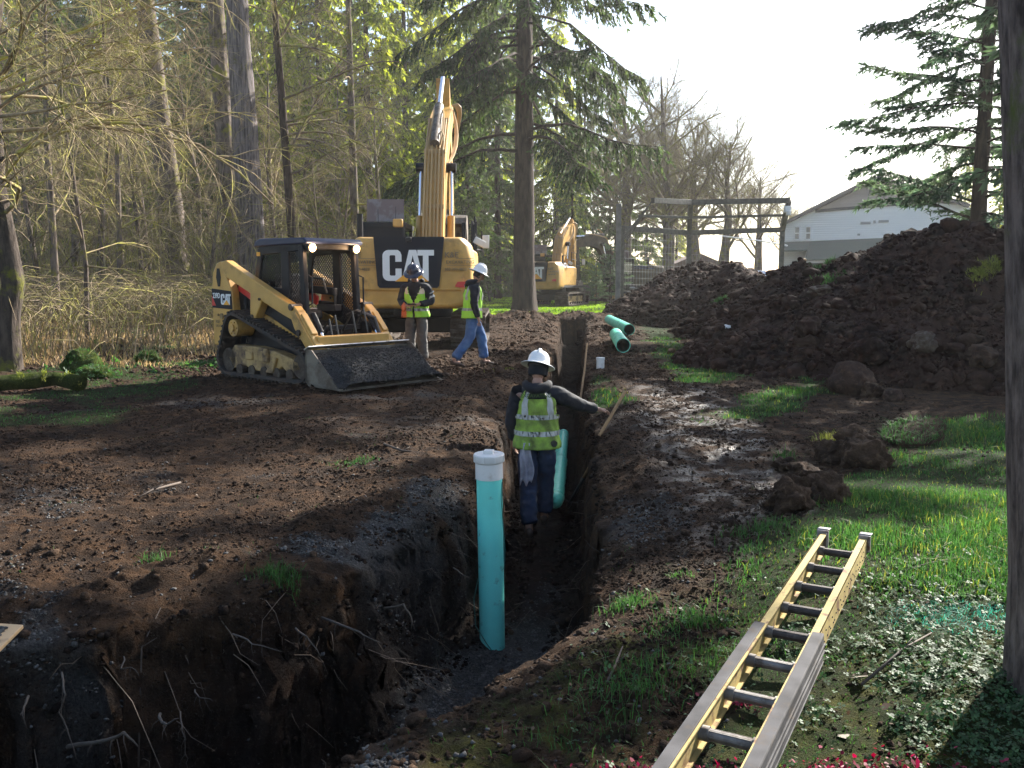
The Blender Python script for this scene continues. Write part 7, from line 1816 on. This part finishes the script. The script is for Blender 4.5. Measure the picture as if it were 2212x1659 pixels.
# sticks
M_stick = mat('stick_bark', (.075, .052, .038), .8, noise_amt=.4, noise_scale=20)
for pxs, r, lab in ((((1312, 1455), (1330, 1418), (1345, 1380)), .006, 'brown stick on the bank right of the standpipe'), (((1050, 1640), (1075, 1672), (1110, 1700)), .005, 'thin stick at the bottom edge of the photo'), (((1900, 1290), (2010, 1262), (2080, 1250)), .004, 'long thin twig lying in the grass above the sprayed patch'),
                    (((830, 960), (870, 975), (905, 978)), .012, 'short stick on the trampled soil left of the trench'), (((390, 1040), (330, 1055), (300, 1070)), .010, 'stick lying on the sunny soil at the left'), (((270, 1312), (300, 1285), (345, 1262)), .005, 'fine curved twig on the left lip of the pit'), (((1860, 1500), (1950, 1440), (2010, 1410)), .006, 'lichen covered twig among the clover')):
    b = MB(); P3_ = []
    for a_, c_ in pxs: q = atz(a_, c_, .02); P3_.append(Vector((q.x, q.y, gz(q.x, q.y)+.025)))
    b.tube(P3_, [r, r*.9, r*.5], 6); q = P3_[1]; b.tube([q, q+Vector((.06, .05, .03))], [r*.6, r*.3], 5); o = b.build('stick', M_stick, None, smooth=True); tag(o, lab, 'stick')
# ----------------------------------------------------------------- brush at the left
rr = np.random.default_rng(77)
def brush(name, n, xr, yr, hh, rad, mt, cond=None, arch=1.0):
    x = rr.uniform(*xr, n); y = rr.uniform(*yr, n)
    edge = 17.5 + 1.5*fbm(x, y, 3, .4, .5, 3) + np.clip(x+6, -3, 8)*1.6
    k = (y > edge) & (x < -3.8-.02*y) & (np.abs(x) < .66*y+2) & (rr.random(n) < (.35+.65*sstep(-.2, .3, fbm(x, y, 3, .35, .5, 8)))); x, y = x[k], y[k]; n = len(x); z = H(x, y)
    a = rr.random(n)*2*PI; h = hh*rr.uniform(.35, 1.2, n)*sstep(-1.0, 3.0, (y-edge[k]))**.5+.15; r = h*arch*rr.uniform(.3, 1.1, n)
    d = np.stack([np.cos(a), np.sin(a), 0*a], -1); P0 = np.stack([x, y, z-.05], -1)
    def at(t, q): 
        p = P0 + d*(r*t)[:, None]; p[:, 2] += h*q; return p + rr.normal(0, .03, (n, 3))*hh
    L_ = np.stack([P0, at(.12, .5), at(.35, .85), at(.7, .9), at(1.05, .65)], 1); R = rad*rr.uniform(.6, 1.3, n)[:, None]*np.array([[1, .85, .7, .5, .25]])*(1+.02*y)[:, None]
    v, f = tubes_np(L_, R, 3); return tag(np_mesh(name, v, f, mt, smooth=True), kind='stuff')
brush('bramble_canes', 7000, (-24, -4), (16, 44), 1.3, .008, M_twig, arch=1.7)
brush('dark_canes', 6000, (-24, -4), (17, 44), 1.2, .007, M_twigd, arch=1.5)
brush('thicket_twigs', 4500, (-32, -3), (28, 62), 4.0, .008, M_twigd, arch=1.1)
brush('tan_canes', 2000, (-24, -4), (16.5, 40), .7, .006, mat('dry_stem', (.32, .24, .14), .8, noise_amt=.4))
x = rr.uniform(-24, -4, 60000); y = rr.uniform(16, 42, 60000); edge = 17.5 + 1.5*fbm(x, y, 3, .4, .5, 3) + np.clip(x+6, -3, 8)*1.6
k = (y > edge-1.2) & (x < -3.8-.02*y) & (np.abs(x) < .66*y+2); x, y = x[k], y[k]
blades('dry_grass', x, y, rr.uniform(.10, .36, len(x))*sstep(-1.4, .8, y-edge[k])*(.4+.9*sstep(-.2, .4, fbm(x, y, 3, .8, .5, 21)))+.03, np.full(len(x), .016), M_dry, rr, lean=.9)
x = rr.uniform(-24, -3, 40000); y = rr.uniform(12, 40, 40000); nn = fbm(x, y, 3, .5, .5, 13); k = (nn > .22) & (rr.random(len(x)) < .5) & (np.abs(x) < .66*y+2) & (x < -4.5-.03*y) & (y > 12.5-.2*(x+4)); x, y = x[k], y[k]
leaves('brush_leaves', x, y, rr.uniform(.015, .035, len(x)), M_grass, rr, .25, 3, .6)
x = rr.uniform(-8.5, -4.0, 22000); y = rr.uniform(9, 17, 22000); mm = masks(x, y); k = rr.random(len(x)) < mm[0]*.8; x, y = x[k], y[k]
blades('moss_grass', x, y, rr.uniform(.015, .05, len(x)), np.full(len(x), .010), M_grass, rr, lean=.8)
for nm in ('mossy_stone', 'mossy_stone.001', 'mossy_stone.002', 'fallen_log'):
    o = bpy.data.objects[nm]; bpy.context.view_layer.update(); me = o.data; n = 1500; vi = rr.integers(0, len(me.polygons), n); ctr = np.array([tuple(o.matrix_world @ me.polygons[int(i)].center) for i in vi]); nz = np.array([me.polygons[int(i)].normal.z for i in vi]); q = nz > -.1
    c3 = ctr[q] + rr.normal(0, .02, (q.sum(), 3)); blades('moss_fuzz', c3[:, 0], c3[:, 1], rr.uniform(.015, .045, len(c3)), np.full(len(c3), .010), M_grassl if nm == 'fallen_log' else M_grass, rr, lean=1.2, z=c3[:, 2])
# ================================================================= AIR
b = MB(); b.box((0, 150, 22), (640, 560, 58)); hz = b.build('haze', None); tag(hz, kind='stuff')
m = bpy.data.materials.new('haze'); m.use_nodes = True; N, L = nodes(m); N.remove(N['Principled BSDF']); out = [n for n in N if n.type == 'OUTPUT_MATERIAL'][0]
pv = N.new('ShaderNodeVolumePrincipled'); pv.inputs['Color'].default_value = (1, .97, .92, 1); pv.inputs['Density'].default_value = .00055; pv.inputs['Anisotropy'].default_value = .4; L.new(pv.outputs[0], out.inputs['Volume']); hz.data.materials.append(m)
